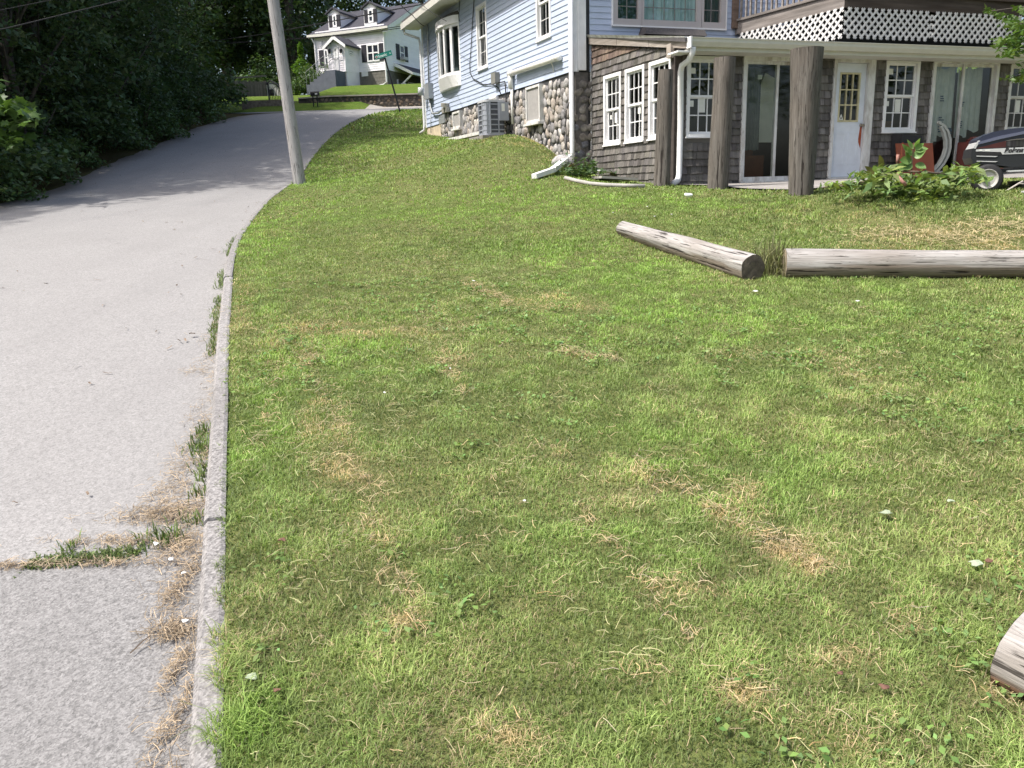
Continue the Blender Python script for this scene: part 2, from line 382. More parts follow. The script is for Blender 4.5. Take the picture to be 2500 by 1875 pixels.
# ---- road: two pavings that meet at the crack
CR = [gpx(0, 1392, 'road'), gpx(170, 1375, 'road'), gpx(330, 1358, 'road'), gpx(455, 1340, 'road')]
def crack_y(X): return float(np.interp(X, [CR[0][0]-3, CR[0][0], CR[1][0], CR[2][0], CR[3][0], CR[3][0]+1], [CR[0][1]+.15, CR[0][1], CR[1][1], CR[2][1], CR[3][1], CR[3][1]]))
def road_sheet(name, yrows, mat, first=None, last=None):
    v = []; cc = []; N = 18
    for r, Y in enumerate(yrows):
        for k in range(N+1):
            f = k/N; X = kx(Y) - .07 - (road_w(Y)-.07)*f + (.05*math.sin(Y*3.1)+.04*math.sin(Y*7.7) if k == N else 0)
            Y2 = Y
            if last and r == len(yrows)-1 or first and r == 0: Y2 = crack_y(X)
            v.append((X, Y2, float(road_z(X, Y2)) + .02*math.sin(math.pi*min(f, 1))))
            e = max(0, (f-.86)/.14); cc.append((1-.3*e, 1-.38*e, 1-.46*e))
    R = len(yrows); ii = np.arange(R*(N+1)).reshape(R, N+1)
    f = np.stack([ii[:-1, :-1], ii[1:, :-1], ii[1:, 1:], ii[:-1, 1:]], -1).reshape(-1, 4)
    return tag(np_mesh(name, np.array(v), f, mat, vcol=np.array(cc), smooth=True), kind='structure')
road_sheet('road', [2.82]+list(np.arange(3.3, 38.6, .35)), m_road, first=True)
road_sheet('near_road', list(np.arange(-12, 2.2, .5))+[2.8], m_road2, last=True)
# ---- kerb, cast in lengths
kb = MB(); y = -3.
prof_k = [(.0, -.2), (.0, .01), (-.018, .016), (-.072, .012), (-.09, -.006), (-.108, -.2)]
while y < 35:
    L = 1.5+.25*math.sin(y*3) if y < 20 else 3.0; yy = np.linspace(y, y+L-.01, 13); vs = []
    for Y in yy:
        kh = float(kerb_h(Y))
        for (o, dz) in prof_k: vs.append((float(kx(Y))+o*(1.0), Y, float(lawn_z(kx(Y), Y)) + (dz if dz > -.1 else -kh-.06)))
    jo, jz = random.uniform(-.008, .008), random.uniform(-.007, .007); vs = [(a+jo, b, c+jz+.003*math.sin(b*9+a*5)) for a, b, c in vs]
    n = len(prof_k); fs = [tuple(range(n)), tuple((len(yy)-1)*n+k for k in range(n-1, -1, -1))]
    for i in range(len(yy)-1):
        for k in range(n): fs.append((i*n+k, i*n+(k+1) % n, (i+1)*n+(k+1) % n, (i+1)*n+k))
    q = random.uniform(.92, 1.06); kb.add(vs, fs, (q, q, q)); y += L
kerb = tag(kb.build('kerb', m_kerb), kind='structure')
# ---- side street beyond the crest
v = []
for Y0, Y1, X0, X1 in [(38.3, 40.0, -13, 28)]:
    xs = np.linspace(X0, X1, 60); g = [(x, Y, float(max(ground_z(x, Y), lawn_z(x, Y)))+.014) for Y in np.linspace(Y0, Y1, 9) for x in xs]
    ii = np.arange(len(g)).reshape(9, 60); f = np.stack([ii[:-1, :-1], ii[:-1, 1:], ii[1:, 1:], ii[1:, :-1]], -1).reshape(-1, 4)
    tag(np_mesh('side_street', np.array(g), f, m_side, smooth=True), kind='structure')
xs = np.linspace(-6.6, 26, 50); g = [(x, Y, float(lawn_z(x, Y))+.02) for Y in np.linspace(40.02, 41.9, 9) for x in xs]
ii = np.arange(len(g)).reshape(9, 50); f = np.stack([ii[:-1, :-1], ii[:-1, 1:], ii[1:, 1:], ii[1:, :-1]], -1).reshape(-1, 4)
tag(np_mesh('pavement', np.array(g), f, M('pavement_concrete', (.3, .28, .25), .9, .25, 4), smooth=True), kind='structure')
# ---- patio slab in front of the sunroom
pv = []; NU = 40; NV = 8
PEDGE = np.array([SF.pt(-.1, 0, .5)[:2], (3.25, 13.3), (3.55, 12.3), (4.2, 11.85), (5.2, 12.2), (6.5, 12.9), SF.pt(SFW, 0, 2.2)[:2]])
_pl = np.concatenate([[0], np.cumsum(np.linalg.norm(np.diff(PEDGE, axis=0), axis=1))]); _pl /= _pl[-1]
for i in range(NU+1):
    f = i/NU; a = np.array(SF.pt(-.15+(SFW+.2)*f, 0)[:2]); e = np.array([np.interp(f, _pl, PEDGE[:, 0]), np.interp(f, _pl, PEDGE[:, 1])])
    for k in range(NV+1):
        q = a+(e-a)*k/NV; pv.append((q[0], q[1], float(lawn_z(q[0], q[1]))+.03))
ii = np.arange(len(pv)).reshape(NU+1, NV+1); f = np.stack([ii[:-1, :-1], ii[:-1, 1:], ii[1:, 1:], ii[1:, :-1]], -1).reshape(-1, 4)
patio = tag(np_mesh('patio', np.array(pv), f, m_conc, smooth=True), kind='structure')

# ------------------------------------------------------------------ grass
def pip(X, Y, poly):
    ins = np.zeros(len(X), bool); n = len(poly)
    for i in range(n):
        x1, y1 = poly[i]; x2, y2 = poly[(i+1) % n]
        c = ((y1 > Y) != (y2 > Y)) & (X < (x2-x1)*(Y-y1)/(y2-y1+1e-12)+x1); ins ^= c
    return ins
HOUSE_POLY = [tuple(q[:2]) for q in (C4, C3, C2, C1)] + [SF.pt(12, 0)[:2], SF.pt(14, 0, -12)[:2], HL.pt(0, 0, -10)[:2]]
PATIO_POLY = [SF.pt(0.2, 0, 0)[:2]] + [tuple(q) for q in PEDGE[1:]] + [SF.pt(9, 0, 0)[:2]]
def vnoise(X, Y, s, seed):
    """smooth value noise 0..1"""
    r = np.random.default_rng(seed).random((256, 256)); x = X/s+1000; y = Y/s+1000
    xi = np.floor(x).astype(int); yi = np.floor(y).astype(int); fx = x-xi; fy = y-yi
    fx = fx*fx*(3-2*fx); fy = fy*fy*(3-2*fy)
    g = lambda a, b: r[a % 256, b % 256]
    return (g(xi, yi)*(1-fx)+g(xi+1, yi)*fx)*(1-fy) + (g(xi, yi+1)*(1-fx)+g(xi+1, yi+1)*fx)*fy
# patches seen in the photo: (px, py, rx_px, ry_px, weight) in photo pixels
STRAW_P = [(1335, 742, 90, 22, .9), (760, 808, 110, 14, .8), (1000, 803, 110, 12, .5), (750, 880, 30, 22, .5), (790, 985, 45, 28, .6), (840, 1125, 75, 45, .8), (760, 1060, 35, 40, .5),
  (1110, 890, 45, 20, .5), (1080, 620, 40, 14, .5), (880, 1300, 50, 30, .5), (930, 1420, 40, 25, .5), (960, 1540, 40, 25, .6), (1640, 1440, 70, 25, .7), (1900, 1330, 40, 25, .9), (1970, 1380, 40, 25, .9), (1840, 1255, 30, 25, .6), (1800, 1195, 40, 25, .5),
  (1990, 1795, 110, 45, .8), (1820, 1690, 60, 25, .7), (1960, 870, 160, 20, .55), (2080, 900, 90, 25, .5), (1800, 880, 70, 16, .4), (2200, 1530, 45, 25, .6), (2425, 1700, 60, 40, .9), (2400, 585, 190, 32, 1.0), (2230, 590, 120, 25, .7), (2150, 530, 120, 25, .4), (585, 740, 22, 40, .7),
  (1180, 330, 60, 12, .6), (1310, 345, 60, 14, .7), (1380, 385, 40, 14, .6), (1130, 1335, 40, 20, .4), (1350, 1100, 90, 25, .35), (1550, 1200, 90, 30, .35), (1230, 1790, 60, 30, .5), (1550, 1640, 70, 30, .4), (2050, 1620, 60, 25, .5), (1320, 1480, 50, 25, .3)]
LUSH_P = [(1000, 520, 420, 22, .8), (1180, 480, 260, 24, .9), (1560, 490, 260, 20, 1), (1450, 640, 160, 45, 1), (1620, 770, 340, 55, .95), (1880, 810, 250, 35, .8), (900, 860, 140, 60, .7), (640, 600, 60, 60, .9), (760, 430, 90, 40, .7), (660, 950, 60, 120, .6), (1720, 1080, 160, 60, .5), (1900, 1180, 160, 60, .45), (600, 1150, 60, 60, .6), (1480, 1330, 160, 60, .3), (950, 350, 160, 30, .5), (1340, 440, 120, 20, .5), (620, 1760, 80, 80, .5), (900, 300, 120, 16, .5)]
ROUGH_P = [(2150, 500, 330, 55, 1.), (2350, 530, 200, 30, .8), (1900, 520, 120, 40, .8), (1380, 600, 200, 16, .5), (650, 1320, 100, 60, .7), (620, 1740, 110, 100, .9), (860, 1560, 60, 40, .5), (1300, 1650, 90, 60, .5), (1370, 400, 80, 30, .6)]
def _line(x0, y0, x1, y1, n, rx, ry, w_): return [(x0+(x1-x0)*i/(n-1)+rx*.5*math.sin(i*5.1), y0+(y1-y0)*i/(n-1)+ry*.4*math.sin(i*3.3), rx*(.7+.5*math.sin(i*2.3)**2), ry*(.7+.5*math.cos(i*1.7)**2), w_*(.6+.4*math.sin(i*4.1)**2)) for i in range(n)]
STRAW_P += _line(735, 850, 905, 1215, 10, 24, 14, .55) + _line(1565, 1140, 1990, 1400, 12, 26, 13, .8) + _line(1150, 690, 1228, 742, 5, 16, 6, .9) + _line(1085, 865, 1125, 960, 5, 20, 9, .6) + _line(1385, 862, 1490, 884, 4, 22, 5, .8) + _line(900, 1240, 1030, 1560, 8, 22, 15, .45) + _line(1420, 1250, 1680, 1560, 9, 24, 14, .4) + _line(690, 800, 640, 1080, 7, 20, 12, .4)
BARE_P = [(1990, 490, 40, 10, .8), (2075, 520, 30, 12, .9), (2080, 545, 45, 8, .7), (2170, 548, 50, 10, .8), (2290, 556, 50, 10, .7), (1178, 458, 34, 5, .9), (1060, 462, 30, 4, .8), (1375, 462, 30, 5, .8), (2150, 575, 60, 10, .6), (1960, 560, 40, 10, .5), (2240, 520, 60, 10, .4), (2035, 500, 30, 10, .6)]
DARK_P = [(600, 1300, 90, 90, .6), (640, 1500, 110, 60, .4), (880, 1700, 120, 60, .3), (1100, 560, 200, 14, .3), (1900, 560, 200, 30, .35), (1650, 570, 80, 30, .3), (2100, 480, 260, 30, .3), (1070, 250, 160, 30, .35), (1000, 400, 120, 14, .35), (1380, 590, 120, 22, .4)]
def patch_field(X, Y, Z, L):
    P = np.stack([X, Y, Z-1.6], -1); c = P@fw; px = 1250 + FPX*(P@rt)/c; py = 937.5 - FPX*(P@up)/c
    jx = (vnoise(X, Y, .35, 5)-.5)*1.7; jy = (vnoise(X, Y, .3, 6)-.5)*1.7
    o = np.zeros(len(X))
    for (cx, cy, rx, ry, w_) in L:
        q = ((px-cx)/rx + jx)**2 + ((py-cy)/ry + jy)**2; o = np.maximum(o, w_*np.exp(-q*.8))
    return o
def blades(N, dmin, dmax, a0, a1, hr, wr, seed, lie=.35, mode='grass'):
    rg = np.random.default_rng(seed)
    an = np.radians(rg.uniform(a0, a1, N)); d = np.sqrt(rg.uniform(dmin**2, dmax**2, N))
    X = np.sin(an)*d; Y = np.cos(an)*d
    o = X-kx(Y)
    ok = (o > -.022+.03*np.sin(Y*23)*np.sin(Y*7.3)) & ~pip(X, Y, HOUSE_POLY) & ~pip(X, Y, PATIO_POLY)
    ok &= ~((Y > 38.2) & (Y < 40.05)) & ~((Y > 40) & (Y < 42) & (X > -6.7)) & ~((Y > 41.6) & (Y < 42.3) & (X > -11))
    # also verge left of the far road
    X = X[ok]; Y = Y[ok]; d = d[ok]; n = len(X); Z = lawn_z(X, Y)
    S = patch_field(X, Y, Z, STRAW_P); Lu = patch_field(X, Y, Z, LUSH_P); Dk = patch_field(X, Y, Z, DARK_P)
    n1 = vnoise(X, Y, .55, 1); n2 = vnoise(X, Y, .16, 2); n3 = vnoise(X, Y, 1.9, 3); n4 = vnoise(X, Y, .07, 4); n5 = vnoise(X, Y, .11, 7)
    st_ = vnoise(X*.95-Y*.3+.4*n3, (X*.3+Y*.95)*.16, .33, 8)
    strawf = np.clip(.05 + .32*(st_-.45) + .25*(n1-.5) + .28*(n3-.5) + S*1.0 - Lu*.28, .015, .95)
    lush_far = np.clip((Y-34)/3, 0, 1)
    is_s = rg.random(n) < strawf*np.clip(.4+n2*1.2, 0, 1.5)
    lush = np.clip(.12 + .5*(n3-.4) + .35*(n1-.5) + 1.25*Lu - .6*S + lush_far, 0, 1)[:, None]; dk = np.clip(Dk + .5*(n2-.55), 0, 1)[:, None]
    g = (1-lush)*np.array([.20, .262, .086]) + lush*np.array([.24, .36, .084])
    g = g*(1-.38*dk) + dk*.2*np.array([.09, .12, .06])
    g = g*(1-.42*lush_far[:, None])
    yel = np.clip(n1*.8+n4*.5-.66 + .8*np.clip(n3-.55, 0, 1) + .8*np.clip(st_-.55, 0, 1) - .5*Lu - lush_far, 0, 1)[:, None]; g = g*(1-.5*yel) + .5*yel*np.array([.30, .30, .13])
    c = np.where(is_s[:, None], np.array([.52, .42, .25])*rg.uniform(.6, 1.25, (n, 1)) + S[:, None]*np.array([.06, .02, -.02]), g*rg.uniform(.7, 1.35, (n, 1)))
    bare = patch_field(X, Y, Z, BARE_P); rough = patch_field(X, Y, Z, ROUGH_P); hide = rg.random(n) < bare*1.1
    g_d = 1
    c = c*np.clip(.55+.9*n5+.25*(n2-.5), .5, 1.35)[:, None]
    h = rg.uniform(*hr, n)*np.where(rg.random(n) < .03, 1.7, 1)*(.6+.8*n5)*np.where(hide, .15, 1)*(1+rough*1.1*n2)*(.75+.6*n3)*(1 - .35*np.clip(S, 0, 1))*np.clip(.72 + .55*n2, .6, 1.3); wd = rg.uniform(*wr, n)*(1-.3*is_s)
    az = rg.uniform(0, 2*math.pi, n); ln = np.clip(rg.normal(1.12, .42, n) + lie*rg.random(n), 0.05, 2.2); ln = np.where(is_s, ln+.6, ln)
    dirx = np.cos(az); diry = np.sin(az)
    sx = -diry*wd/2; sy = dirx*wd/2
    tilt1 = np.sin(np.minimum(ln, 1.5)*.45); up1 = np.cos(np.minimum(ln, 1.5)*.45)
    tilt2 = np.sin(np.minimum(ln, 1.55)); up2 = np.cos(np.minimum(ln, 1.55))
    z0 = Z - .004
    mx = X + dirx*h*.5*tilt1; my = Y + diry*h*.5*tilt1; mz = z0 + h*.5*up1 + .004
    tx = mx + dirx*h*.55*tilt2; ty = my + diry*h*.55*tilt2; tz = mz + h*.5*up2
    V = np.empty((n, 5, 3)); V[:, 0] = np.stack([X-sx, Y-sy, z0], -1); V[:, 1] = np.stack([X+sx, Y+sy, z0], -1)
    V[:, 2] = np.stack([mx+sx*.8, my+sy*.8, mz], -1); V[:, 3] = np.stack([mx-sx*.8, my-sy*.8, mz], -1); V[:, 4] = np.stack([tx, ty, tz], -1)
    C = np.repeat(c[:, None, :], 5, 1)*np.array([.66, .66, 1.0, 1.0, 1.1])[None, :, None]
    return V, C
m_grass = leaf_mat('grass_blades', (1, 1, 1), .32, .55, .12, 3., (1.1, 1.25, .7))
GV = []; GC = []
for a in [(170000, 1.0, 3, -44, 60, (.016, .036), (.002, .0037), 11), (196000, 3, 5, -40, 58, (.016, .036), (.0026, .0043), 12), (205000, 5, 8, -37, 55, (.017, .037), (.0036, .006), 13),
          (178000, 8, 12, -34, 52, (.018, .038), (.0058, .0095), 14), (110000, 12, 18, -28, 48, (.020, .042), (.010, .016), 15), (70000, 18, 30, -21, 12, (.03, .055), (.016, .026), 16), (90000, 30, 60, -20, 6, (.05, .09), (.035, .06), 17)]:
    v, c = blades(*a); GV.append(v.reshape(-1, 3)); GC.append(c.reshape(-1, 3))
# tall flopped stems and dry clippings
def litter(px_list, per, lr, wr, colr, seed, kind='lawn', hmax=.02, bend=.3):
    rg = np.random.default_rng(seed); out = []; oc = []
    for (cx, cy, rx, ry, n) in px_list:
        for _ in range(int(n*per)):
            a = rg.uniform(0, 2*math.pi); r_ = rg.normal(0, .55); x = cx + math.cos(a)*r_*rx; y = cy + math.sin(a)*r_*ry
            out.append((x, y))
    d = np.array([ray(x, y) for x, y in out]); return out, d, rg
GVa = np.concatenate(GV); GCa = np.concatenate(GC); nb = len(GVa)//5
b5 = np.arange(nb)*5
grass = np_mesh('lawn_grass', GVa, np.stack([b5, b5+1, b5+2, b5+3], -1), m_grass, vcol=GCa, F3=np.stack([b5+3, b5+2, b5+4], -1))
tag(grass, 'short mown grass with dry and lush patches covering the sloping yard', 'grass', kind='stuff')
def strands(name, pts, lr, wr, colf, seed, zfn, mat, lift=(.004, .03), label=None, cat='grass'):
    """thin lying strands at XY pts; one stuff object"""
    rg = np.random.default_rng(seed); P = np.array(pts); n = len(P)
    L = rg.uniform(*lr, n); w_ = rg.uniform(*wr, n); az = rg.uniform(0, 2*math.pi, n); bd = rg.normal(0, .13, n)
    V = []; K = 4
    cx = P[:, 0] - np.cos(az)*L/2; cy = P[:, 1] - np.sin(az)*L/2; zz = rg.uniform(*lift, n)
    VV = np.empty((n, K*2, 3)); a = az.copy()
    for k in range(K):
        z = zfn(cx, cy) + zz + .006*np.sin(k*1.3+az*5)
        VV[:, 2*k] = np.stack([cx-np.sin(a)*w_/2, cy+np.cos(a)*w_/2, z], -1); VV[:, 2*k+1] = np.stack([cx+np.sin(a)*w_/2, cy-np.cos(a)*w_/2, z+.001], -1)
        cx = cx+np.cos(a)*L/(K-1); cy = cy+np.sin(a)*L/(K-1); a = a+bd
    b = np.arange(n)*K*2; F = np.concatenate([np.stack([b+2*k, b+2*k+1, b+2*k+3, b+2*k+2], -1) for k in range(K-1)])
    C = np.repeat(colf(rg, n)[:, None, :], K*2, 1)
    o = np_mesh(name, VV.reshape(-1, 3), F, mat, vcol=C.reshape(-1, 3))
    return tag(o, label, cat, kind='stuff')
def scatter(rg, L, dens, kind, sp_=.8):
    pts = []
    for (cx, cy, rx, ry, n) in L:
        c0 = gpx(cx, cy, kind); ex = abs(gpx(cx+rx*.5, cy, kind)[0]-gpx(cx-rx*.5, cy, kind)[0]); ey = abs(gpx(cx, cy-ry*.5, kind)[1]-gpx(cx, cy+ry*.5, kind)[1])
        for _ in range(int(n*dens)): pts.append((c0[0]+rg.normal()*ex*sp_, c0[1]+rg.normal()*ey*sp_))
    return pts
def straw_col(rg, n): return np.array([.46, .36, .21])*rg.uniform(.6, 1.3, (n, 1))*np.array([1, 1, 1])[None] + rg.normal(0, .02, (n, 1))*np.array([1, 0, -1])
m_straw = leaf_mat('dry_straw', (1, 1, 1), .15, .7, .15, 8., (1, .95, .8))
# dry clippings lying on the lawn
pts = scatter(RNG, [(a, b, c, d, w_*120*min(1, 700/b)) for (a, b, c, d, w_) in STRAW_P], 1, 'lawn')
an = np.radians(RNG.uniform(-33, 38, 9000)); dd = np.sqrt(RNG.uniform(1.6, 121, 9000)); X = np.sin(an)*dd; Y = np.cos(an)*dd
ok = (X-kx(Y) > .05) & (RNG.random(9000) < np.clip(vnoise(X, Y, .5, 9)*1.6-.35, .05, 1)); pts += list(zip(X[ok], Y[ok]))
strands('dry_clippings', pts, (.015, .065), (.0010, .0022), straw_col, 21, lawn_z, m_straw, (.012, .042), 'pale dry grass clippings scattered over the mown yard', 'clippings')
an = np.radians(RNG.uniform(-33, 38, 60000)); dd = np.sqrt(RNG.uniform(1.6, 100, 60000)); X = np.sin(an)*dd; Y = np.cos(an)*dd
_m = vnoise(X, Y, .22, 14)*.6+vnoise(X, Y, .9, 16)*.6+.5*vnoise(X*.95-Y*.3, (X*.3+Y*.95)*.16, .33, 8)
ok = (X-kx(Y) > .03) & (RNG.random(60000) < .55*np.clip((_m-.66)*2, .03, .9)*np.clip(4/dd, .3, 1)) & ~pip(X, Y, PATIO_POLY) & ~pip(X, Y, HOUSE_POLY)
strands('mown_clippings', list(zip(X[ok], Y[ok])), (.02, .07), (.0010, .0022), lambda rg, n: (np.array([.30, .33, .15])+rg.random((n, 1))*np.array([.16, .07, .08]))*rg.uniform(.65, 1.2, (n, 1)), 25, lawn_z, m_straw, (.016, .04), 'pale green mower clippings lying in loose streaks on the yard', 'clippings')
# dry thatch drifted along the kerb and in the road joint
KP = []
for (x, y, r1, r2, n) in [(440, 1260, 60, 26, 300), (420, 1215, 40, 40, 160), (370, 1265, 80, 16, 220), (450, 1150, 30, 40, 120), (465, 1090, 20, 40, 80), (440, 1340, 45, 40, 300), (445, 1430, 22, 60, 220), (425, 1555, 34, 26, 200), (435, 1640, 18, 60, 120), (430, 1760, 18, 90, 130), (300, 1330, 120, 10, 220), (200, 1385, 160, 9, 200), (30, 1388, 60, 8, 70), (490, 910, 36, 10, 60), (500, 880, 16, 20, 30), (505, 985, 12, 50, 60), (510, 830, 16, 10, 25), (500, 1030, 14, 30, 40)]: KP.append((x, y, r1, r2, n))
_Y = RNG.uniform(1.1, 7.5, 1700); _n1 = vnoise(_Y, _Y*0, .28, 15); _wd = np.interp(_Y, [1, 2.2, 2.6, 2.75, 3.2, 3.5, 7], [.05, .05, .09, .13, .12, .05, .025]); _k2 = RNG.random(1700) < np.clip(_n1*1.7-.35, 0, 1)*np.interp(_Y, [1, 4, 7.5], [1, .7, .25])
KC = [(float(kx(y)-.11-abs(RNG.normal())*w_), y) for y, w_ in zip(_Y[_k2], _wd[_k2])]
kp = KC + [p for p in scatter(RNG, KP, 1.5, 'road', .7) if p[0] < kx(p[1])-.105]
strands('roadside_thatch', kp, (.02, .07), (.001, .0024), lambda rg, n: np.array([.40, .315, .215])*rg.uniform(.5, 1.3, (n, 1)), 22, lambda a, b: road_z(a, b), m_straw, (.008, .03), 'brown dry grass drifted along the kerb and road joint', 'clippings')
an = np.radians(RNG.uniform(-42, 4, 1500)); dd = np.sqrt(RNG.uniform(4, 800, 1500)); X = np.sin(an)*dd; Y = np.cos(an)*dd; ok = (X < kx(Y)-.12) & (X > kx(Y)-road_w(Y)) & (RNG.random(1500) < np.clip(1.1-np.minimum(kx(Y)-X, X-kx(Y)+road_w(Y))/1.6, .12, 1))
strands('road_debris', list(zip(X[ok], Y[ok])), (.02, .09), (.004, .016), lambda rg, n: np.array([.14, .105, .075])*rg.uniform(.4, 1.8, (n, 1)), 27, lambda a, b: road_z(a, b)+.02, m_straw, (.002, .008), 'small brown leaf bits and twigs strewn over the road', 'debris')
# yellow hay behind the long log
hp = [p for p in scatter(RNG, [(2390, 580, 200, 30, 800), (2470, 550, 90, 24, 300), (2180, 580, 150, 24, 220)], 1, 'lawn', .6)]
strands('hay', hp, (.05, .17), (.0025, .0055), lambda rg, n: np.array([.52, .43, .25])*rg.uniform(.6, 1.25, (n, 1)), 23, lawn_z, m_straw, (.02, .07), 'yellow hay spread on the ground behind the long log', 'hay')
# green weeds sprouting along the kerb face
def tufts(name, spots, seed, zfn, hr, wr, colr, label, cat, group, kind_px='road', nb_=26, spread=.05):
    rg = np.random.default_rng(seed); outs = []
    for i, (x, y, s) in enumerate(spots):
        p = gpx(x, y, kind_px); n = int(nb_*s); X = p[0]+rg.normal(0, spread*s**.5, n); Y = p[1]+rg.normal(0, spread*1.4*s**.5, n)
        Z = zfn(X, Y); h = rg.uniform(*hr, n)*min(1.3, s**.3); wd = rg.uniform(*wr, n); az = rg.uniform(0, 6.28, n); ln = rg.uniform(.1, 1.0, n)
        dx = np.cos(az); dy = np.sin(az); V = np.empty((n, 5, 3))
        sx = -dy*wd/2; sy = dx*wd/2; mx = X+dx*h*.5*np.sin(ln*.5); my = Y+dy*h*.5*np.sin(ln*.5); mz = Z+h*.5*np.cos(ln*.5)
        V[:, 0] = np.stack([X-sx*.6, Y-sy*.6, Z-.01], -1); V[:, 1] = np.stack([X+sx*.6, Y+sy*.6, Z-.01], -1); V[:, 2] = np.stack([mx+sx, my+sy, mz], -1); V[:, 3] = np.stack([mx-sx, my-sy, mz], -1)
        V[:, 4] = np.stack([mx+dx*h*.55*np.sin(ln*1.3), my+dy*h*.55*np.sin(ln*1.3), mz+h*.5*np.cos(ln*1.3)], -1)
        c = np.repeat((np.array(colr)*rg.uniform(.6, 1.4, (n, 1)))[:, None, :], 5, 1); b = np.arange(n)*5
        outs.append((V.reshape(-1, 3), np.stack([b, b+1, b+2, b+3], -1), np.stack([b+3, b+2, b+4], -1), c.reshape(-1, 3)))
    return outs
# ------------------------------------------------------------------ house materials
m_vinyl = M('blue_vinyl', (.47, .54, .675), .55, .05, 3, 0, spec=.35, use_attr=True)
m_white = M('white_paint', (.80, .80, .80), .5, .05, 5, .1, 40, .002)
m_white_old = M('peeling_white_paint', (.66, .66, .64), .75, .12, 9, .4, 60, .003, tint=(.36, .32, .28), tscale=7, stretch=(1, 1, .3))
m_taupe = M('taupe_vinyl_frame', (.46, .43, .42), .5, .04, 4)
m_shingle = M('weathered_shingle', (.14, .134, .126), .9, .3, 16, .7, 70, .006, use_attr=True, stretch=(1, 1, .16), spec=.15)
m_grey_wood = M('grey_board', (.215, .195, .18), .9, .35, 9, .6, 50, .006, stretch=(.12, .12, 1.6), use_attr=True, tint=(.12, .095, .075), tscale=1.2, spec=.15)
m_dark_trim = M('dark_board', (.06, .05, .046), .9, .3, 10)
m_roof = M('asphalt_shingles', (.085, .08, .082), .95, .3, 30, .6, 120, .006, tint=(.12, .11, .105))
m_gutter = M('cream_gutter', (.62, .61, .55), .45, .06, 4)
m_lattice = M('lattice_vinyl', (.62, .62, .61), .6, .06, 4, use_attr=True)
m_stone = M('fieldstone', (.345, .335, .325), .9, .4, 11, .8, 45, .012, use_attr=True)
m_mortar = M('mortar', (.115, .105, .098), .95, .3, 12, .6, 60, .01)
m_glass = glass_mat('window_glass', (.72, .75, .75))
m_glass_old = glass_mat('hazy_glass', (.66, .70, .66), .05)
m_int = M('interior_paint', (.16, .15, .14), .9, .2, 2)
m_int_dark = M('interior_dark', (.05, .052, .055), .9, .2, 2)
m_curtain = M('teal_curtain', (.66, .90, .87), .9, .06, 5, spec=.1, use_attr=True)
m_curtain_d = M('dark_teal_curtain', (.07, .16, .15), .9, .1, 5, spec=.1)
m_paper = M('paper', (.72, .73, .68), .8, .06, 8)
m_metal_grey = M('grey_metal', (.33, .35, .36), .5, .08, 5, metal=.3)
m_black = M('black_rubber', (.018, .018, .02), .7, .2, 10)
m_pvc = M('pvc_pipe', (.74, .73, .69), .45, .04, 4)
m_beige = M('parged_block', (.62, .52, .38), .9, .12, 5, tint=(.4, .33, .25))
m_screen = M('insect_screen', (.33, .32, .31), .9, .1, 14)

house = empty('blue_house', (C3[0], C3[1], 2.0), 'blue vinyl sided house with grey shingled sunroom, stone foundation and wooden deck', 'house')
def P(name, mb, mat, parent=house, smooth=False, label=None):
    o = mb.build(name, mat, parent, smooth)
    if label: o['label'] = label
    return o
def intervals(u0, u1, za, zb, ops):
    segs = [(u0, u1)]
    for (a, b, c, d) in ops:
        if c < zb-1e-4 and d > za+1e-4:
            ns = []
            for (s, e) in segs:
                if b <= s or a >= e: ns.append((s, e))
                else:
                    if a > s: ns.append((s, a))
                    if b < e: ns.append((b, e))
            segs = ns
    return segs
def siding(mb, W, u0, u1, z0, z1, ex, ops, proud=.018, jit=0., cj=.04):
    k = 0; z = z0
    while z < z1-1e-3:
        zt = min(z+ex, z1); br = sorted({z, zt} | {q for o in ops for q in (o[2], o[3]) if z < q < zt})
        for za, zb in zip(br[:-1], br[1:]):
            ua = u0(.5*(za+zb)) if callable(u0) else u0; ub = u1(.5*(za+zb)) if callable(u1) else u1
            for (s, e) in intervals(ua, ub, za, zb, ops):
                oa = .004 + proud*(zt-za)/ex; ob = .004 + proud*(zt-zb)/ex; q = 1+random.uniform(-cj, cj)
                n = max(1, int((e-s)/2.0)) if jit else 1
                for i in range(n):
                    a = s+(e-s)*i/n; b = s+(e-s)*(i+1)/n
                    ja = jit*math.sin(a*1.9+z*.7); jb = jit*math.sin(b*1.9+z*.7)
                    mb.hexa([W.pt(a, za+ja, oa), W.pt(b, za+jb, oa), W.pt(b, za+jb, 0), W.pt(a, za+ja, 0), W.pt(a, zb+ja, ob), W.pt(b, zb+jb, ob), W.pt(b, zb+jb, 0), W.pt(a, zb+ja, 0)], (q, q, q))
        z = zt; k += 1
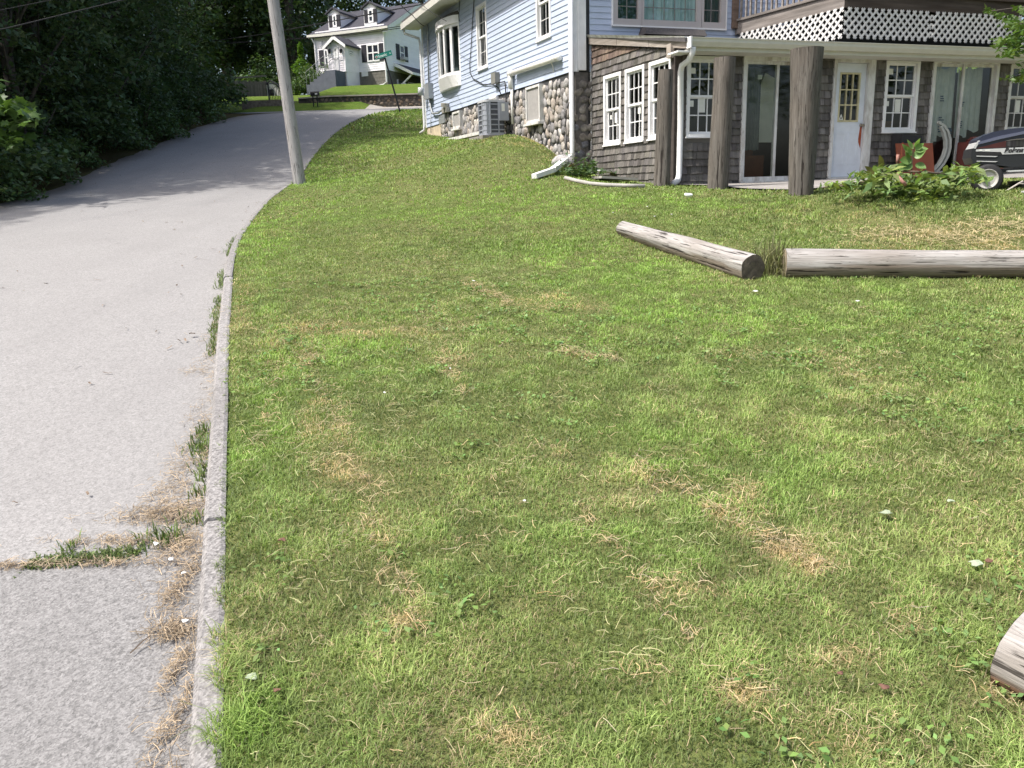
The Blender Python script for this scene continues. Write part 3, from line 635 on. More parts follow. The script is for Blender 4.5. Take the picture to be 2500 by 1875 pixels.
def shingles(mb, W, u0, u1, z0, z1, ex, ops, topf=None, warm_top=None):
    z = z0; row = 0
    while z < z1-1e-3:
        zt = min(z+ex, z1); u = u0 - random.uniform(0, .1)
        while u < u1:
            wd = random.uniform(.07, .2); a = max(u, u0)+.002; b = min(u+wd, u1)-.002; u += wd
            if b-a < .015: continue
            for (s, e) in intervals(a, b, z+.01, zt-.01, ops):
                if e-s < .012: continue
                zb = z - random.uniform(0, .012); q = random.uniform(.62, 1.3); cc = np.array([q, q*random.uniform(.96, 1.0), q*random.uniform(.92, 1.02)])
                if warm_top and zt > warm_top: cc = cc*np.array([1.15, .92, .8])
                tt = zt
                if topf: tt = min(zt, topf(.5*(s+e)))
                if tt <= zb+.01: continue
                o1 = .024+random.uniform(0, .008); o2 = .006
                for (c_, d_) in [(None, None)]:
                    # respect openings that cut the shingle vertically
                    lo = zb
                    for op in ops:
                        if op[0] < e and op[1] > s and op[2] < tt and op[3] > lo:
                            if op[3] < tt: lo = op[3]
                    mb.hexa([W.pt(s, lo, o1), W.pt(e, lo, o1), W.pt(e, lo, 0), W.pt(s, lo, 0), W.pt(s, tt, o2), W.pt(e, tt, o2), W.pt(e, tt, 0), W.pt(s, tt, 0)], tuple(cc))
        z = zt; row += 1
def backing(mb, W, u0, u1, z0, z1, ops, o=-.03, th=.06):
    us = sorted({u0, u1} | {q for op in ops for q in op[:2] if u0 < q < u1})
    for a, b in zip(us[:-1], us[1:]):
        segs = [(z0, z1)]; mid = .5*(a+b)
        for op in ops:
            if op[0] < mid < op[1]:
                ns = []
                for (s, e) in segs:
                    if op[3] <= s or op[2] >= e: ns.append((s, e)); continue
                    if op[2] > s: ns.append((s, op[2]))
                    if op[3] < e: ns.append((op[3], e))
                segs = ns
        for (s, e) in segs: mb.wbox(W, a, b, s, e, o-th, o)
def window(W, u0, u1, z0, z1, nx=3, ny=2, cw=.065, mat=None, proj=.03, parent=house, sash=2, stickers=(), curtain=None, glass=None, name='window', sill=True, depth=.07, mw=.018, sw=.035):
    """double-hung: casing, two sashes with muntins; pane and extras are sub-parts"""
    mat = mat or m_white; mb = MB()
    mb.wbox(W, u0, u0+cw, z0, z1, -.03, proj); mb.wbox(W, u1-cw, u1, z0, z1, -.03, proj)
    mb.wbox(W, u0+cw, u1-cw, z1-cw, z1, -.03, proj-.002); mb.wbox(W, u0+cw, u1-cw, z0, z0+cw*.7, -.03, proj+.004)
    if sill: mb.wbox(W, u0-.01, u1+.01, z0-.025, z0, -.02, proj+.025)
    a, b, c, d = u0+cw, u1-cw, z0+cw*.7, z1-cw; n = sash; hs = (d-c)/n; panes = []
    for k in range(n):
        o = -.012 if k == n-1 and n > 1 else -.035
        s0 = c+hs*k; s1 = s0+hs + (.018 if k < n-1 else 0)
        mb.wbox(W, a, a+sw, s0, s1, o-.03, o); mb.wbox(W, b-sw, b, s0, s1, o-.03, o)
        mb.wbox(W, a+sw, b-sw, s0, s0+sw*1.15, o-.03, o-.001); mb.wbox(W, a+sw, b-sw, s1-sw, s1, o-.03, o-.001)
        ga, gb, gc_, gd = a+sw, b-sw, s0+sw*1.15, s1-sw
        for i in range(1, nx): q = ga+(gb-ga)*i/nx; mb.wbox(W, q-mw/2, q+mw/2, gc_, gd, o-.024, o-.004)
        for i in range(1, ny): q = gc_+(gd-gc_)*i/ny; mb.wbox(W, ga, gb, q-mw/2, q+mw/2, o-.023, o-.005)
        panes.append((ga, gb, gc_, gd, o-.014))
    w_ = P(name, mb, mat, parent)
    g = MB()
    for (ga, gb, gc_, gd, o) in panes: g.quad(W.pt(ga, gc_, o), W.pt(gb, gc_, o), W.pt(gb, gd, o), W.pt(ga, gd, o))
    P('pane', g, glass or m_glass, w_)
    if stickers:
        for (fx, fz, sx, sz) in stickers:
            k = 0 if fz < .5 else n-1; ga, gb, gc_, gd, o = panes[k]
            q = MB(); x = a+(b-a)*fx; zz = c+(d-c)*fz; q.wbox(W, x-sx/2, x+sx/2, zz-sz/2, zz+sz/2, o+.001, o+.003); P('paper_sticker', q, m_paper, w_)
    if curtain is not None:
        q = MB(); q.wbox(W, a-.1, b+.1, c-.1, d+.1, -.34, -.30); P('pane_backing', q, curtain, w_)
    return w_
def px_rect(W, tl, br): u0, z1 = W.uv(*tl); u1, z0 = W.uv(*br); return u0, u1, z0, z1

# ------------------------------------------------------------------ left (blue) wall
SB = 3.92                                     # bottom edge of the siding
EV = 6.62                                     # soffit height
bay_u1 = HL.u(1125, 150); bay_u0 = bay_u1-1.85
bay_z0, bay_z1 = HL.z(1125, 180), HL.z(1125, 52)
t1u0, t1u1, t1z0, t1z1 = HL.u(1166, 100), HL.u(1191, 100), HL.z(1171, 172), HL.z(1164, 17)
t2u0, t2u1, t2z0, t2z1 = HL.u(1311.5, 60), HL.u(1347, 60), HL.z(1313, 102), t1z1
opsL = [(t1u0, t1u1, t1z0, t1z1), (t2u0, t2u1, t2z0, t2z1), (bay_u0+.05, bay_u1-.02, bay_z0, bay_z1)]
mb = MB(); siding(mb, HL, .06, HLL-.05, SB, EV, .117, opsL, .014, .006)
siding(mb, HL, .06, HL.u(1072, 280), SB-.26, SB, .117, [], .02)
P('siding', mb, m_vinyl, label='pale blue vinyl siding of the sunlit long wall')
mb = MB(); mb.wbox(HL, .0, .075, SB-.27, EV, -.1, .035); P('corner_board', mb, m_white); mb = MB(); mb.wbox(HL, HLL-.075, HLL+.012, SB-.02, EV+.2, -.1, .035)
P('corner_board', mb, m_white)
mb = MB(); backing(mb, HL, 0.02, HLL-.02, 1.2, EV+.3, opsL, -.01, .12); P('wall', mb, m_int_dark)
window(HL, t1u0, t1u1, t1z0, t1z1, 2, 2, .075, parent=house, curtain=M('sheer_curtain', (.36, .38, .38), .9, .1, 6), mw=.012)
window(HL, t2u0, t2u1, t2z0, t2z1, 2, 2, .075, parent=house, curtain=m_int_dark, mw=.012)  # dark sheet here stands in for the unlit room
# bow window: curved head, four lights, curved skirt
NB = 4; cu = .5*(bay_u0+bay_u1); hw = .5*(bay_u1-bay_u0); pj = .24
def bow(f): u = bay_u0 + (bay_u1-bay_u0)*f; return u, pj*math.sin(math.pi*min(max(f, 0), 1))**.55
seg = [bow(.0), bow(.16), bow(.38), bow(.62), bow(.84), bow(1.)]
mb = MB(); gl = MB()
for (ua, oa), (ub, ob) in zip(seg[:-1], seg[1:]):
    A = np.array(HL.pt(ua, 0, oa)); B = np.array(HL.pt(ub, 0, ob)); L = np.linalg.norm(B-A)
    if L < .12: continue
    az_ = math.degrees(math.atan2(B[0]-A[0], B[1]-A[1])); Wb = Wall(A, az_)
    s = .05
    mb.wbox(Wb, 0, s, bay_z0, bay_z1, -.05, .012); mb.wbox(Wb, L-s, L, bay_z0, bay_z1, -.05, .012)
    mb.wbox(Wb, s, L-s, bay_z0, bay_z0+.08, -.05, .01); mb.wbox(Wb, s, L-s, bay_z1-.07, bay_z1, -.05, .01)
    gl.quad(Wb.pt(s, bay_z0+.08, -.03), Wb.pt(L-s, bay_z0+.08, -.03), Wb.pt(L-s, bay_z1-.07, -.03), Wb.pt(s, bay_z1-.07, -.03))
bay = P('bow_window', mb, m_white); P('pane', gl, m_glass, bay)
def bowslab(z0, z1, extra0, extra1, n=16):
    lo = [HL.pt(bay_u0, z0, 0)] + [HL.pt(bow(i/n)[0], z0, bow(i/n)[1]*extra0+.02) for i in range(n+1)] + [HL.pt(bay_u1, z0, 0)]
    hi = [HL.pt(bay_u0, z1, 0)] + [HL.pt(bow(i/n)[0], z1, bow(i/n)[1]*extra1+.02) for i in range(n+1)] + [HL.pt(bay_u1, z1, 0)]
    k = len(lo); q = MB(); q.add(lo+hi, [tuple(range(k-1, -1, -1)), tuple(range(k, 2*k))] + [(i, (i+1) % k, k+(i+1) % k, k+i) for i in range(k)]); return q
P('head_board', bowslab(bay_z1+.002, bay_z1+.2, 1.18, 1.18), m_white, bay)
P('head_cap', bowslab(bay_z1+.202, bay_z1+.30, 1.18, .55), m_roof, bay)
P('seat_skirt', bowslab(bay_z0-.30, bay_z0-.002, .62, 1.05), m_white, bay)
q = MB(); q.wbox(HL, bay_u0+.1, bay_u1-.1, bay_z0, bay_z1, -.36, -.33); P('pane_backing', q, M('bow_interior', (.13, .17, .17), .9, .3, 2.), bay)  # flat sheet coloured as the dim room behind the bow
# eave with soffit, fascia gutter and roof slope
mb = MB(); EO = .46
mb.wbox(HL, -.4, HLL+.4, EV, EV+.03, .0, EO); mb.wbox(HL, -.42, HLL+.42, EV-.012, EV+.16, EO, EO+.11)
P('eave', mb, m_gutter)
mb = MB(); sl_ = .5
mb.hexa([HL.pt(-.45, EV+.17, EO+.06), HL.pt(HLL+.45, EV+.17, EO+.06), HL.pt(HLL+.45, EV+.17+sl_*5.4, -5), HL.pt(-.45, EV+.17+sl_*5.4, -5), HL.pt(-.45, EV+.25, EO+.06), HL.pt(HLL+.45, EV+.25, EO+.06), HL.pt(HLL+.45, EV+.27+sl_*5.4, -5), HL.pt(-.45, EV+.27+sl_*5.4, -5)])
mb.hexa([HL.pt(-.45, EV+.17, -10.5), HL.pt(HLL+.45, EV+.17, -10.5), HL.pt(HLL+.45, EV+.27+sl_*5.4, -5.002), HL.pt(-.45, EV+.27+sl_*5.4, -5.002), HL.pt(-.45, EV+.27, -10.5), HL.pt(HLL+.45, EV+.27, -10.5), HL.pt(HLL+.45, EV+.35+sl_*5.4, -5.002), HL.pt(-.45, EV+.35+sl_*5.4, -5.002)])
P('roof', mb, m_roof)
def dpath(W, pts): return [W.pt(*p) for p in pts]
mb = MB(); mb.tube(dpath(HL, [(-.36, EV-.02, EO+.03), (-.36, EV-.12, EO-.0), (-.07, EV-.3, .10), (-.05, EV-.45, .07), (-.05, 3.75, .07), (-.05, 3.58, .09), (-.16, 3.5, .2)]), .042, 8)
P('downspout', mb, m_white, smooth=True)
mb = MB(); ud = HLL+.05
mb.tube([HL.pt(ud, 6.6, .09), HL.pt(ud, 2.35, .09), HL.pt(ud+.01, 2.16, .10)], [.048, .048, .03], 8); P('downspout', mb, m_white, smooth=True)
# foundation: fieldstones set in dark mortar
def stones(mb, W, u0, u1, zlo, zhi, sp, ops, squash=.42, sz=(.75, 1.15), tones=None, flat=1.0, corner=0.):
    rows = int((zhi-zlo)/(sp*.8*flat))+1; n = 0
    for r in range(rows):
        z = zlo + (r+.5)*sp*.8*flat; u = u0 + (r % 2)*sp*.5 + random.uniform(-.03, .03)
        while u < u1:
            uu = u+random.uniform(-.12, .12)*sp; zz = z+random.uniform(-.2, .2)*sp*flat; s = sp*.52*random.uniform(*sz)
            u += sp*random.uniform(.8, 1.15)
            if uu < u0+.03 or uu > u1-.03 or zz > zhi-.03 or zz < zlo: continue
            if any(a-.05 < uu < b+.05 and c-.03 < zz < d+.03 for a, b, c, d in ops): continue
            t_ = random.choice(tones or [(1, 1, 1), (.8, .8, .82), (1.15, 1.1, 1.02), (.66, .64, .64), (1.05, .95, .85), (.9, .85, .8), (1.2, 1.18, 1.15), (.55, .55, .57)])
            an = random.uniform(-.7, .7); ax = random.uniform(.72, 1.0); vs = []; fs = []; NL, NR = 6, 9
            ra = [random.uniform(.72, 1.16) for _ in range(NR)]
            for i in range(NL+1):
                th = math.pi*.62*i/NL
                for k in range(NR):
                    ph = 2*math.pi*k/NR; rr = s*math.sin(th)**.8*ra[k] if th > 0 else 0
                    a = rr*math.cos(ph)*ax; b = rr*math.sin(ph)*flat*1.12 if flat < 1 else rr*math.sin(ph)*1.15
                    vs.append(W.pt(uu+a*math.cos(an)-b*math.sin(an), zz+a*math.sin(an)+b*math.cos(an), .0+s*squash*2*max(math.cos(th), -.35)*.46))
            for i in range(NL):
                for k in range(NR): fs.append((i*NR+k, i*NR+(k+1) % NR, (i+1)*NR+(k+1) % NR, (i+1)*NR+k))
            mb.add(vs, fs, t_); n += 1
bw1 = px_rect(HL, (1292, 215), (1328, 296)); bw2 = px_rect(HL, (1112, 275), (1131, 311)); vt = px_rect(HL, (1199, 240), (1217, 258))
ustone = HL.u(1076, 300)
mb = MB(); mb.wbox(HL, ustone, HLL+.02, 1.2, SB-.03, -.3, -.02); fnd = P('foundation', mb, m_mortar)
mb = MB(); stones(mb, HL, ustone, HLL-.02, 1.9, SB-.06, .2, [bw1, bw2, vt]); P('stonework', mb, m_stone, fnd, smooth=True)
mb = MB(); mb.wbox(HL, .0, ustone, 2.8, SB-.275, -.3, .0); P('parged_corner', mb, m_beige)
mb = MB(); a, b, c, d = HL.u(1075, 300), HL.u(1090, 300), HL.z(1080, 302), HL.z(1080, 281); mb.wbox(HL, a, b, c, d, 0, .05); P('cover_plate', mb, m_metal_grey)
for rct in (bw1, bw2):
    a, b, c, d = rct; mb = MB(); mb.wbox(HL, a, a+.05, c, d, -.02, .1); mb.wbox(HL, b-.05, b, c, d, -.02, .1); mb.wbox(HL, a+.05, b-.05, d-.05, d, -.02, .098); mb.wbox(HL, a+.05, b-.05, c, c+.06, -.02, .098); mb.wbox(HL, a-.05, b+.03, c-.05, c, -.02, .15)
    bw = P('basement_window', mb, m_white_old); q = MB(); q.wbox(HL, a+.05, b-.05, c+.06, d-.05, 0, .07); P('screen', q, m_screen, bw)
a, b, c, d = vt; mb = MB(); mb.wbox(HL, a, b, c, d, -.02, .06)
for k in range(4): z = c+(d-c)*(k+.5)/4; mb.wbox(HL, a+.02, b-.02, z-.012, z+.012, .06, .085)
P('vent_grille', mb, m_white)
# pipes, boxes and cables on the wall
def hl(x, y, o=.05): u, z = HL.uv(x, y); return HL.pt(u, z, o)
mb = MB(); mb.tube([hl(1374, 140, .09), hl(1330, 155, .09), hl(1262, 178, .09)], .062, 12); mb.tube([hl(1254, 178, .09), hl(1256, 217, .09)], .06, 12)
mb.lathe(hl(1254.5, 180, .09), HL.d, [(-.07, .07), (.12, .07)], 12); mb.lathe(hl(1374, 140, .09), HL.d, [(-.09, .07), (.02, .07)], 12)
mb.tube([hl(1257, 217, .08), hl(1259, 303, .08)], .03, 8); P('vent_pipe', mb, m_pvc, smooth=True)
mb = MB(); mb.tube([hl(1363, 143, .15), hl(1357, 150, .13), hl(1355.5, 160, .06), hl(1357, 176, .05)], .011, 6); P('cable', mb, m_pvc, smooth=True)
mb = MB(); a, z1 = HL.uv(1048, 207); b, z0 = HL.uv(1060, 240); mb.wbox(HL, a, b, z0, z1, .02, .17); P('meter_box', mb, m_metal_grey)
mb = MB(); mb.tube([hl(1043, 214, .2), hl(1043, 233, .2)], .1, 10); P('utility_meter', mb, M('meter_glass', (.5, .52, .53), .3, .1, 9), smooth=True)
mb = MB(); mb.tube([hl(1048, 60, .07), hl(1049, 75, .07), hl(1053, 207, .07)], .028, 8); mb.tube([hl(1055, 240, .08), hl(1057, 262, .08), hl(1062, 277, .08), hl(1076, 276, .08), hl(1086, 268, .08)], .03, 8)
mb.tube([hl(1055, 278, .05), hl(1056, 325, .05)], .012, 6); P('conduit', mb, m_metal_grey, smooth=True)
mb = MB(); mb.tube([hl(1096, 252, .12), hl(1096, 262, .12)], [.12, .12], 12); mb.wbox(HL, HL.u(1089, 270), HL.u(1101, 270), HL.z(1095, 275), HL.z(1095, 262), .04, .14); P('gas_meter', mb, M('gas_meter_paint', (.3, .29, .26), .6, .2, 9), smooth=False)
mb = MB(); mb.tube([hl(1161, 0, .04), hl(1157, 55, .04), hl(1154, 110, .04), hl(1150.5, 155, .04), hl(1151, 178, .04), hl(1158, 192, .04), hl(1183, 206, .04), hl(1207, 206, .04), hl(1219, 213, .04), hl(1227, 231, .04)], .012, 6)
mb.tube([hl(1125, 0, .035), hl(1123, 40, .035), hl(1124, 52, .035)], .01, 6); P('cable', mb, m_black, smooth=True)
mb = MB(); mb.tube([hl(1238, 200, .06), hl(1240, 215, .06), hl(1243, 300, .07), hl(1238, 305, .25)], .016, 6); mb.tube([hl(1222, 202, .06), hl(1230, 201, .06), hl(1238, 199, .06)], .014, 6); P('conduit', mb, m_black, smooth=True)
mb = MB(); a, z1 = HL.uv(1211, 180); b, z0 = HL.uv(1222, 202); mb.wbox(HL, a, b, z0, z1, .02, .14); P('junction_box', mb, M('box_paint', (.22, .22, .2), .6, .1, 9))
mb = MB(); mb.tube([hl(1405, 250, .14), hl(1397, 272, .13), hl(1394, 300, .12), hl(1395, 335, .12), hl(1398, 370, .12), hl(1399, 395, .12)], .011, 6); P('cable', mb, m_black, smooth=True)

# ------------------------------------------------------------------ front (blue) wall over the sunroom
trU0, trU1 = HF.u(1494.5, 40), HF.u(1769.5, 40); trZ0 = HF.z(1494.5, 61); trZ1 = trZ0+1.5
opsF = [(trU0, trU1, trZ0, trZ1)]
mb = MB(); siding(mb, HF, .34, HFW, 3.9, 6.9, .112, opsF, .013); siding(mb, HF, lambda z: .15+(z-6.75)/.5, lambda z: min(HFW, 9.9-(z-6.75)/.5), 6.9, 9.2, .112, [], .013); P('siding', mb, m_vinyl, label='blue vinyl siding of the shaded front wall above the sunroom')
mb = MB(); backing(mb, HF, .1, HFW, 1.2, 7, opsF, -.01, .12); P('wall', mb, m_int_dark)
# stone end of the foundation and the ridged white corner panel
mb = MB(); u1p = HF.u(1428.5, 100); u0p = HF.u(1409, 100); zb = HF.z(1418, 172)
mb.wbox(HF, u0p, u1p, zb, 6.8, 0, .05)
for k in range(5): q = u0p+(u1p-u0p)*(k+.5)/5; mb.wbox(HF, q-.006, q+.006, zb+.002, 6.79, .05, .06)
P('corner_panel', mb, m_white)
mb = MB(); mb.wbox(HF, .03, HFC2+.1, 1.2, zb+.06, -.3, -.01); P('foundation', mb, m_mortar)
mb = MB()
for k in range(12):
    z = 1.85+k*.17; stones(mb, HF, -.03, HFC2+.1, z-.085, z+.085, .21, [], .32, (.95, 1.2), flat=.62, tones=[(.62, .57, .5), (.5, .47, .44), (.42, .44, .5), (.7, .66, .6), (.4, .37, .34)])
P('stonework', mb, m_stone, bpy.data.objects['foundation.001'], smooth=True)
# triple picture window with taupe frame
mb = MB(); f_ = lambda X: trU0+(trU1-trU0)*(X-110)/(2140-110); z0 = trZ0; z1 = trZ1
mb.wbox(HF, trU0-.02, trU1+.02, z0-.03, z0+.0, -.02, .06)
mb.wbox(HF, trU0-.02, trU0+.0, z0, z1, -.02, .055); mb.wbox(HF, trU1, trU1+.02, z0, z1, -.02, .055)
wt = P('picture_window', mb, m_white)
mb = MB(); gl = MB()
for (a, b, c, d) in [(110, 610, 192, 545), (610, 1685, 650, 1600), (1685, 2140, 1730, 2045)]:
    A, B, Cc, Dd = f_(a), f_(b), f_(c), f_(d); zg = z0+.12
    mb.wbox(HF, A+.004, Cc, z0+.002, z1, -.05, .045); mb.wbox(HF, Dd, B-.004, z0+.002, z1, -.05, .045); mb.wbox(HF, Cc, Dd, z0+.002, zg, -.05, .044); mb.wbox(HF, Cc, Dd, z1-.1, z1, -.05, .044)
    gl.quad(HF.pt(Cc, zg, -.01), HF.pt(Dd, zg, -.01), HF.pt(Dd, z1-.1, -.01), HF.pt(Cc, z1-.1, -.01))
    nx = 5 if b == 1685 else 2
    for i in range(1, nx): q = Cc+(Dd-Cc)*i/nx; mb.wbox(HF, q-.008, q+.008, zg, z1-.1, -.03, -.012)
    for k in range(4): q = zg+.245+.28*k; mb.wbox(HF, Cc, Dd, q-.008, q+.008, -.029, -.013)
P('window_frame', mb, m_taupe, wt); P('pane', gl, m_glass, wt)
mb = MB(); n = 90; cu0, cu1 = f_(640), f_(1610)
def drape(mb, W, u0, u1, z0, z1, o, n, amp, tone=lambda t: (1, 1, 1)):
    pr = None
    for i in range(n+1):
        t = i/n; u = u0+(u1-u0)*t; oo = o+amp*(math.sin(t*38+1.2*math.sin(t*9))+.5*math.sin(t*87+2))
        q = (W.pt(u, z0+.01*math.sin(t*60), oo), W.pt(u, z1, oo*.9+o*.1))
        if pr: mb.quad(pr[0], q[0], q[1], pr[1], tone(t))
        pr = q
drape(mb, HF, cu0, cu1, z0+.1, z1, -.085, n, .022, lambda t: (1-.12*math.sin(t*38)**2,)*3); P('curtain', mb, m_curtain, wt)
mb = MB(); drape(mb, HF, f_(150), f_(600), z0+.1, z1, -.12, 40, .03); P('dark_curtain', mb, m_curtain_d, wt); mb = MB(); drape(mb, HF, f_(1690), f_(2100), z0+.1, z1, -.12, 40, .03); P('dark_curtain', mb, m_curtain_d, wt)

# ------------------------------------------------------------------ sunroom
SF_out = SF.off(.42)
gz = SF_out.z(1800, 100); RZ0 = gz+.01             # eave line
RZH = HF.z(1450, 89)                               # where the roof meets the blue wall
wA = [SF.u(1674.5, 236), SF.u(1764, 240), SF.z(1672, 334), SF.z(1676, 136)]
wB = [SF.u(2157, 230), SF.u(2239, 230), SF.z(2155, 322.5), SF.z(2163, 145)]
wC = [SF.u(2459, 230), SF.u(2459, 230)+(wB[1]-wB[0]), wB[2], wB[3]]
s1 = [SF.u(1808, 290), SF.u(1980, 290), SF.z(1810, 447), SF.z(1812, 134)]
s2 = [SF.u(2266, 270), SF.u(2425, 270), s1[2]+.02, SF.z(2300, 142)]
dr = [SF.u(2026, 290), SF.u(2125, 290), SF.z(2020, 436), SF.z(2034, 139)]
opsS = [tuple(q) for q in (wA, wB, wC, s1, s2, (dr[0]-.002, dr[1]+.033, dr[2], dr[3]))]
FZ = 1.56
mb = MB(); shingles(mb, SF, .07, SFW, FZ, 3.95, .127, opsS); P('shingle_wall', mb, m_shingle, label='weathered grey shingles of the shaded sunroom front')
mb = MB(); backing(mb, SF, .02, SFW, 1.2, 3.95, opsS, -.005, .1)
sw1 = px_rect(SS, (1476, 187), (1518, 349)); sw2 = px_rect(SS, (1528.5, 170), (1574, 343)); sw3 = (SS.u(1586, 250), SS.u(1640, 240), sw2[2], sw2[3])
mz0 = (sw1[2]+sw2[2])/2; mz1 = (sw1[3]+sw2[3])/2
sw1, sw2, sw3 = [(q[0], q[1], mz0, mz1) for q in (sw1, sw2, sw3)]
opsW = [sw1, sw2, sw3]
backing(mb, SS, .0, SSL-.02, 1.2, RZ0-.2, opsW, -.005, .1); mb.prism([SS.pt(.0, RZ0-.2, -.005), SS.pt(SSL-.02, RZ0-.2, -.005), SS.pt(SSL-.02, RZ0-.12, -.005), SS.pt(0, RZH-.12, -.005)], SS.n*-.1); P('wall', mb, m_int)
mb = MB(); mb.wbox(SF, .1, SFW, 1.3, 4.0, -3.05, -2.95); mb.wbox(SF, SFW-.1, SFW, 1.3, 4.0, -2.95, -.12); P('interior_wall', mb, m_int)
rk = lambda u: RZH + (RZ0-RZH)*(u+.05)/(SSL+.42) - .16
mb = MB(); shingles(mb, SS, .03, SSL-.06, 1.62, RZH, .127, opsW, topf=rk, warm_top=4.05); P('shingle_wall', mb, m_shingle, label='sunlit grey shingles of the sunroom end wall')
mb = MB(); mb.wbox(SS, SSL-.07, SSL+.034, 1.5, 3.95, -.06, .04); mb.wbox(SF, .0345, .1, 1.5, 3.9, -.06, .038); P('corner_board', mb, m_dark_trim)
mb = MB(); mb.wbox(SS, -.03, .03, 1.7, 3.95, -.05, .03); P('flashing_strip', mb, m_white_old)
mb = MB(); mb.wbox(SS, SSL-.13, SSL+.0, 3.70, 3.92, .042, .11, (1.9, 1.9, 1.85)); P('cornice_return', mb, m_grey_wood)
stk = [(.2, .83, .07, .08), (.5, .40, .1, .2)]
window(SS, *sw1, stickers=[(.2, .4, .06, .08), (.55, .38, .09, .2)]); window(SS, *sw2, stickers=[(.62, .42, .1, .12)]); window(SS, *sw3)
window(SF, *wA, stickers=[(.14, .86, .09, .09), (.12, .42, .09, .1), (.47, .4, .13, .24)]); window(SF, *wB, stickers=[(.14, .88, .1, .1), (.13, .4, .07, .09), (.5, .37, .13, .23)]); window(SF, *wC, stickers=[(.45, .37, .13, .23)], mat=m_white_old)
# things seen through the panes belong to the room
rm = MB(); fl = MB()
fl.wbox(SF, .12, SFW, 1.58, 1.62, -3.2, -.1); P('floor', fl, M('floor_boards', (.16, .09, .06), .7, .2, 5))
mb = MB(); mb.wbox(SF, 1.0, 2.25, 1.63, 2.12, -1.6, -.6); mb.wbox(SF, 1.1, 2.1, 2.12, 2.45, -1.5, -.75); P('stored_chest', mb, M('chest_wood', (.2, .075, .04), .6, .2, 6))
mb = MB(); mb.prism([SF.pt(1.55, 2.35, -.45), SF.pt(2.4, 2.35, -.55), SF.pt(2.4, 3.45, -.5), SF.pt(2.1, 3.55, -.45)], SF.n*-.04); P('leaning_panel', mb, M('panel_board', (.8, .8, .72), .8, .1, 3))
mb = MB(); drape(mb, SF, s1[0]+.08, s1[0]+.52, 2.2, 3.6, -.2, 40, .02); P('curtain', mb, M('sheer_grey_curtain', (.16, .18, .17), .9, .2, 5))
mb = MB(); mb.wbox(SS, .3, 1.0, 1.63, 2.5, -1.3, -.5); mb.wbox(SS, 1.1, 1.7, 1.63, 2.75, -1.0, -.45); P('stored_boxes', mb, M('storage_box', (.5, .47, .42), .8, .3, 2))
mb = MB(); mb.wbox(SF, wB[0]+.05, wB[1]-.05, 1.63, 2.72, -.9, -.5); P('stored_boxes', mb, M('cardboard', (.36, .25, .15), .8, .3, 4))
mb = MB(); mb.wbox(SF, .08, SFW, max(s1[3], wA[3])+.012, gz-.171, .028, .045); P('frieze_board', mb, M('dark_brown_board', (.045, .03, .025), .85, .3, 9))
# sliding doors
def slider(rc, right_first, glass, old=True):
    a, b, c, d = rc; mt = m_white_old if old else m_white; mb = MB()
    mb.wbox(SF, a, a+.07, c, d, -.04, .05); mb.wbox(SF, b-.07, b, c, d, -.04, .05); mb.wbox(SF, a+.07, b-.07, d-.09, d, -.04, .048); mb.wbox(SF, a, b, c-.05, c+.03, -.05, .07)
    o = P('sliding_door', mb, mt); ia, ib, ic, idd = a+.07, b-.07, c+.03, d-.09; mid = .5*(ia+ib)
    for (p, q, off) in [(ia, mid+.03, -.012 if right_first else -.04), (mid-.03, ib, -.04 if right_first else -.012)]:
        mb = MB(); s = .052
        mb.wbox(SF, p, p+s, ic, idd, off-.025, off); mb.wbox(SF, q-s, q, ic, idd, off-.025, off); mb.wbox(SF, p+s, q-s, idd-s, idd, off-.025, off-.001); mb.wbox(SF, p+s, q-s, ic, ic+s*1.4, off-.025, off-.001)
        P('door_panel', mb, mt, o); g = MB(); g.quad(SF.pt(p+s, ic+s*1.4, off-.013), SF.pt(q-s, ic+s*1.4, off-.013), SF.pt(q-s, idd-s, off-.013), SF.pt(p+s, idd-s, off-.013)); P('pane', g, glass, o)
    return o
sd1 = slider(s1, True, m_glass_old)
mb = MB(); mb.wbox(SF, SF.u(1853, 187), SF.u(1864, 187), SF.z(1858, 193), SF.z(1858, 182), -.036, -.032); P('paper_sticker', mb, m_paper, sd1)
sd2 = slider(s2, False, m_glass_old)
# house wrap and sheets hung inside the second slider
mt, t, b_ = nmat('building_wrap'); v_ = tcoord(t, 'Object'); b_.inputs['Roughness'].default_value = .75
t.links.new(ramp(t, noise(t, v_, 4, 5, .7), [(.3, (.62, .68, .69)), (.6, (.82, .86, .86)), (.8, (.68, .68, .6))]), b_.inputs['Base Color']); bump(t, b_, noise(t, v_, 6, 4), .8, .05); m_wrap = mt
mb = MB()
for (a, b, z0, z1, o) in [(.05, .38, 2.28, 3.7, -.12), (.36, .78, 2.42, 3.68, -.15), (.80, 1.12, 2.4, 3.66, -.12), (1.1, 1.5, 2.5, 3.7, -.17)]:
    k = 10; pr = None
    for i in range(k+1):
        u = s2[0]+a+(b-a)*i/k; oo = o+.015*math.sin(i*1.9+a*9); q = (SF.pt(u, z0+.03*math.sin(i*.8+a*5), oo), SF.pt(u, z1-.04*math.sin(i*.5), oo-.03))
        if pr: mb.quad(pr[0], q[0], q[1], pr[1])
        pr = q
P('hanging_sheet', mb, m_wrap, sd2)
m_ink = M('blue_ink', (.07, .12, .2), .8, .2, 20)
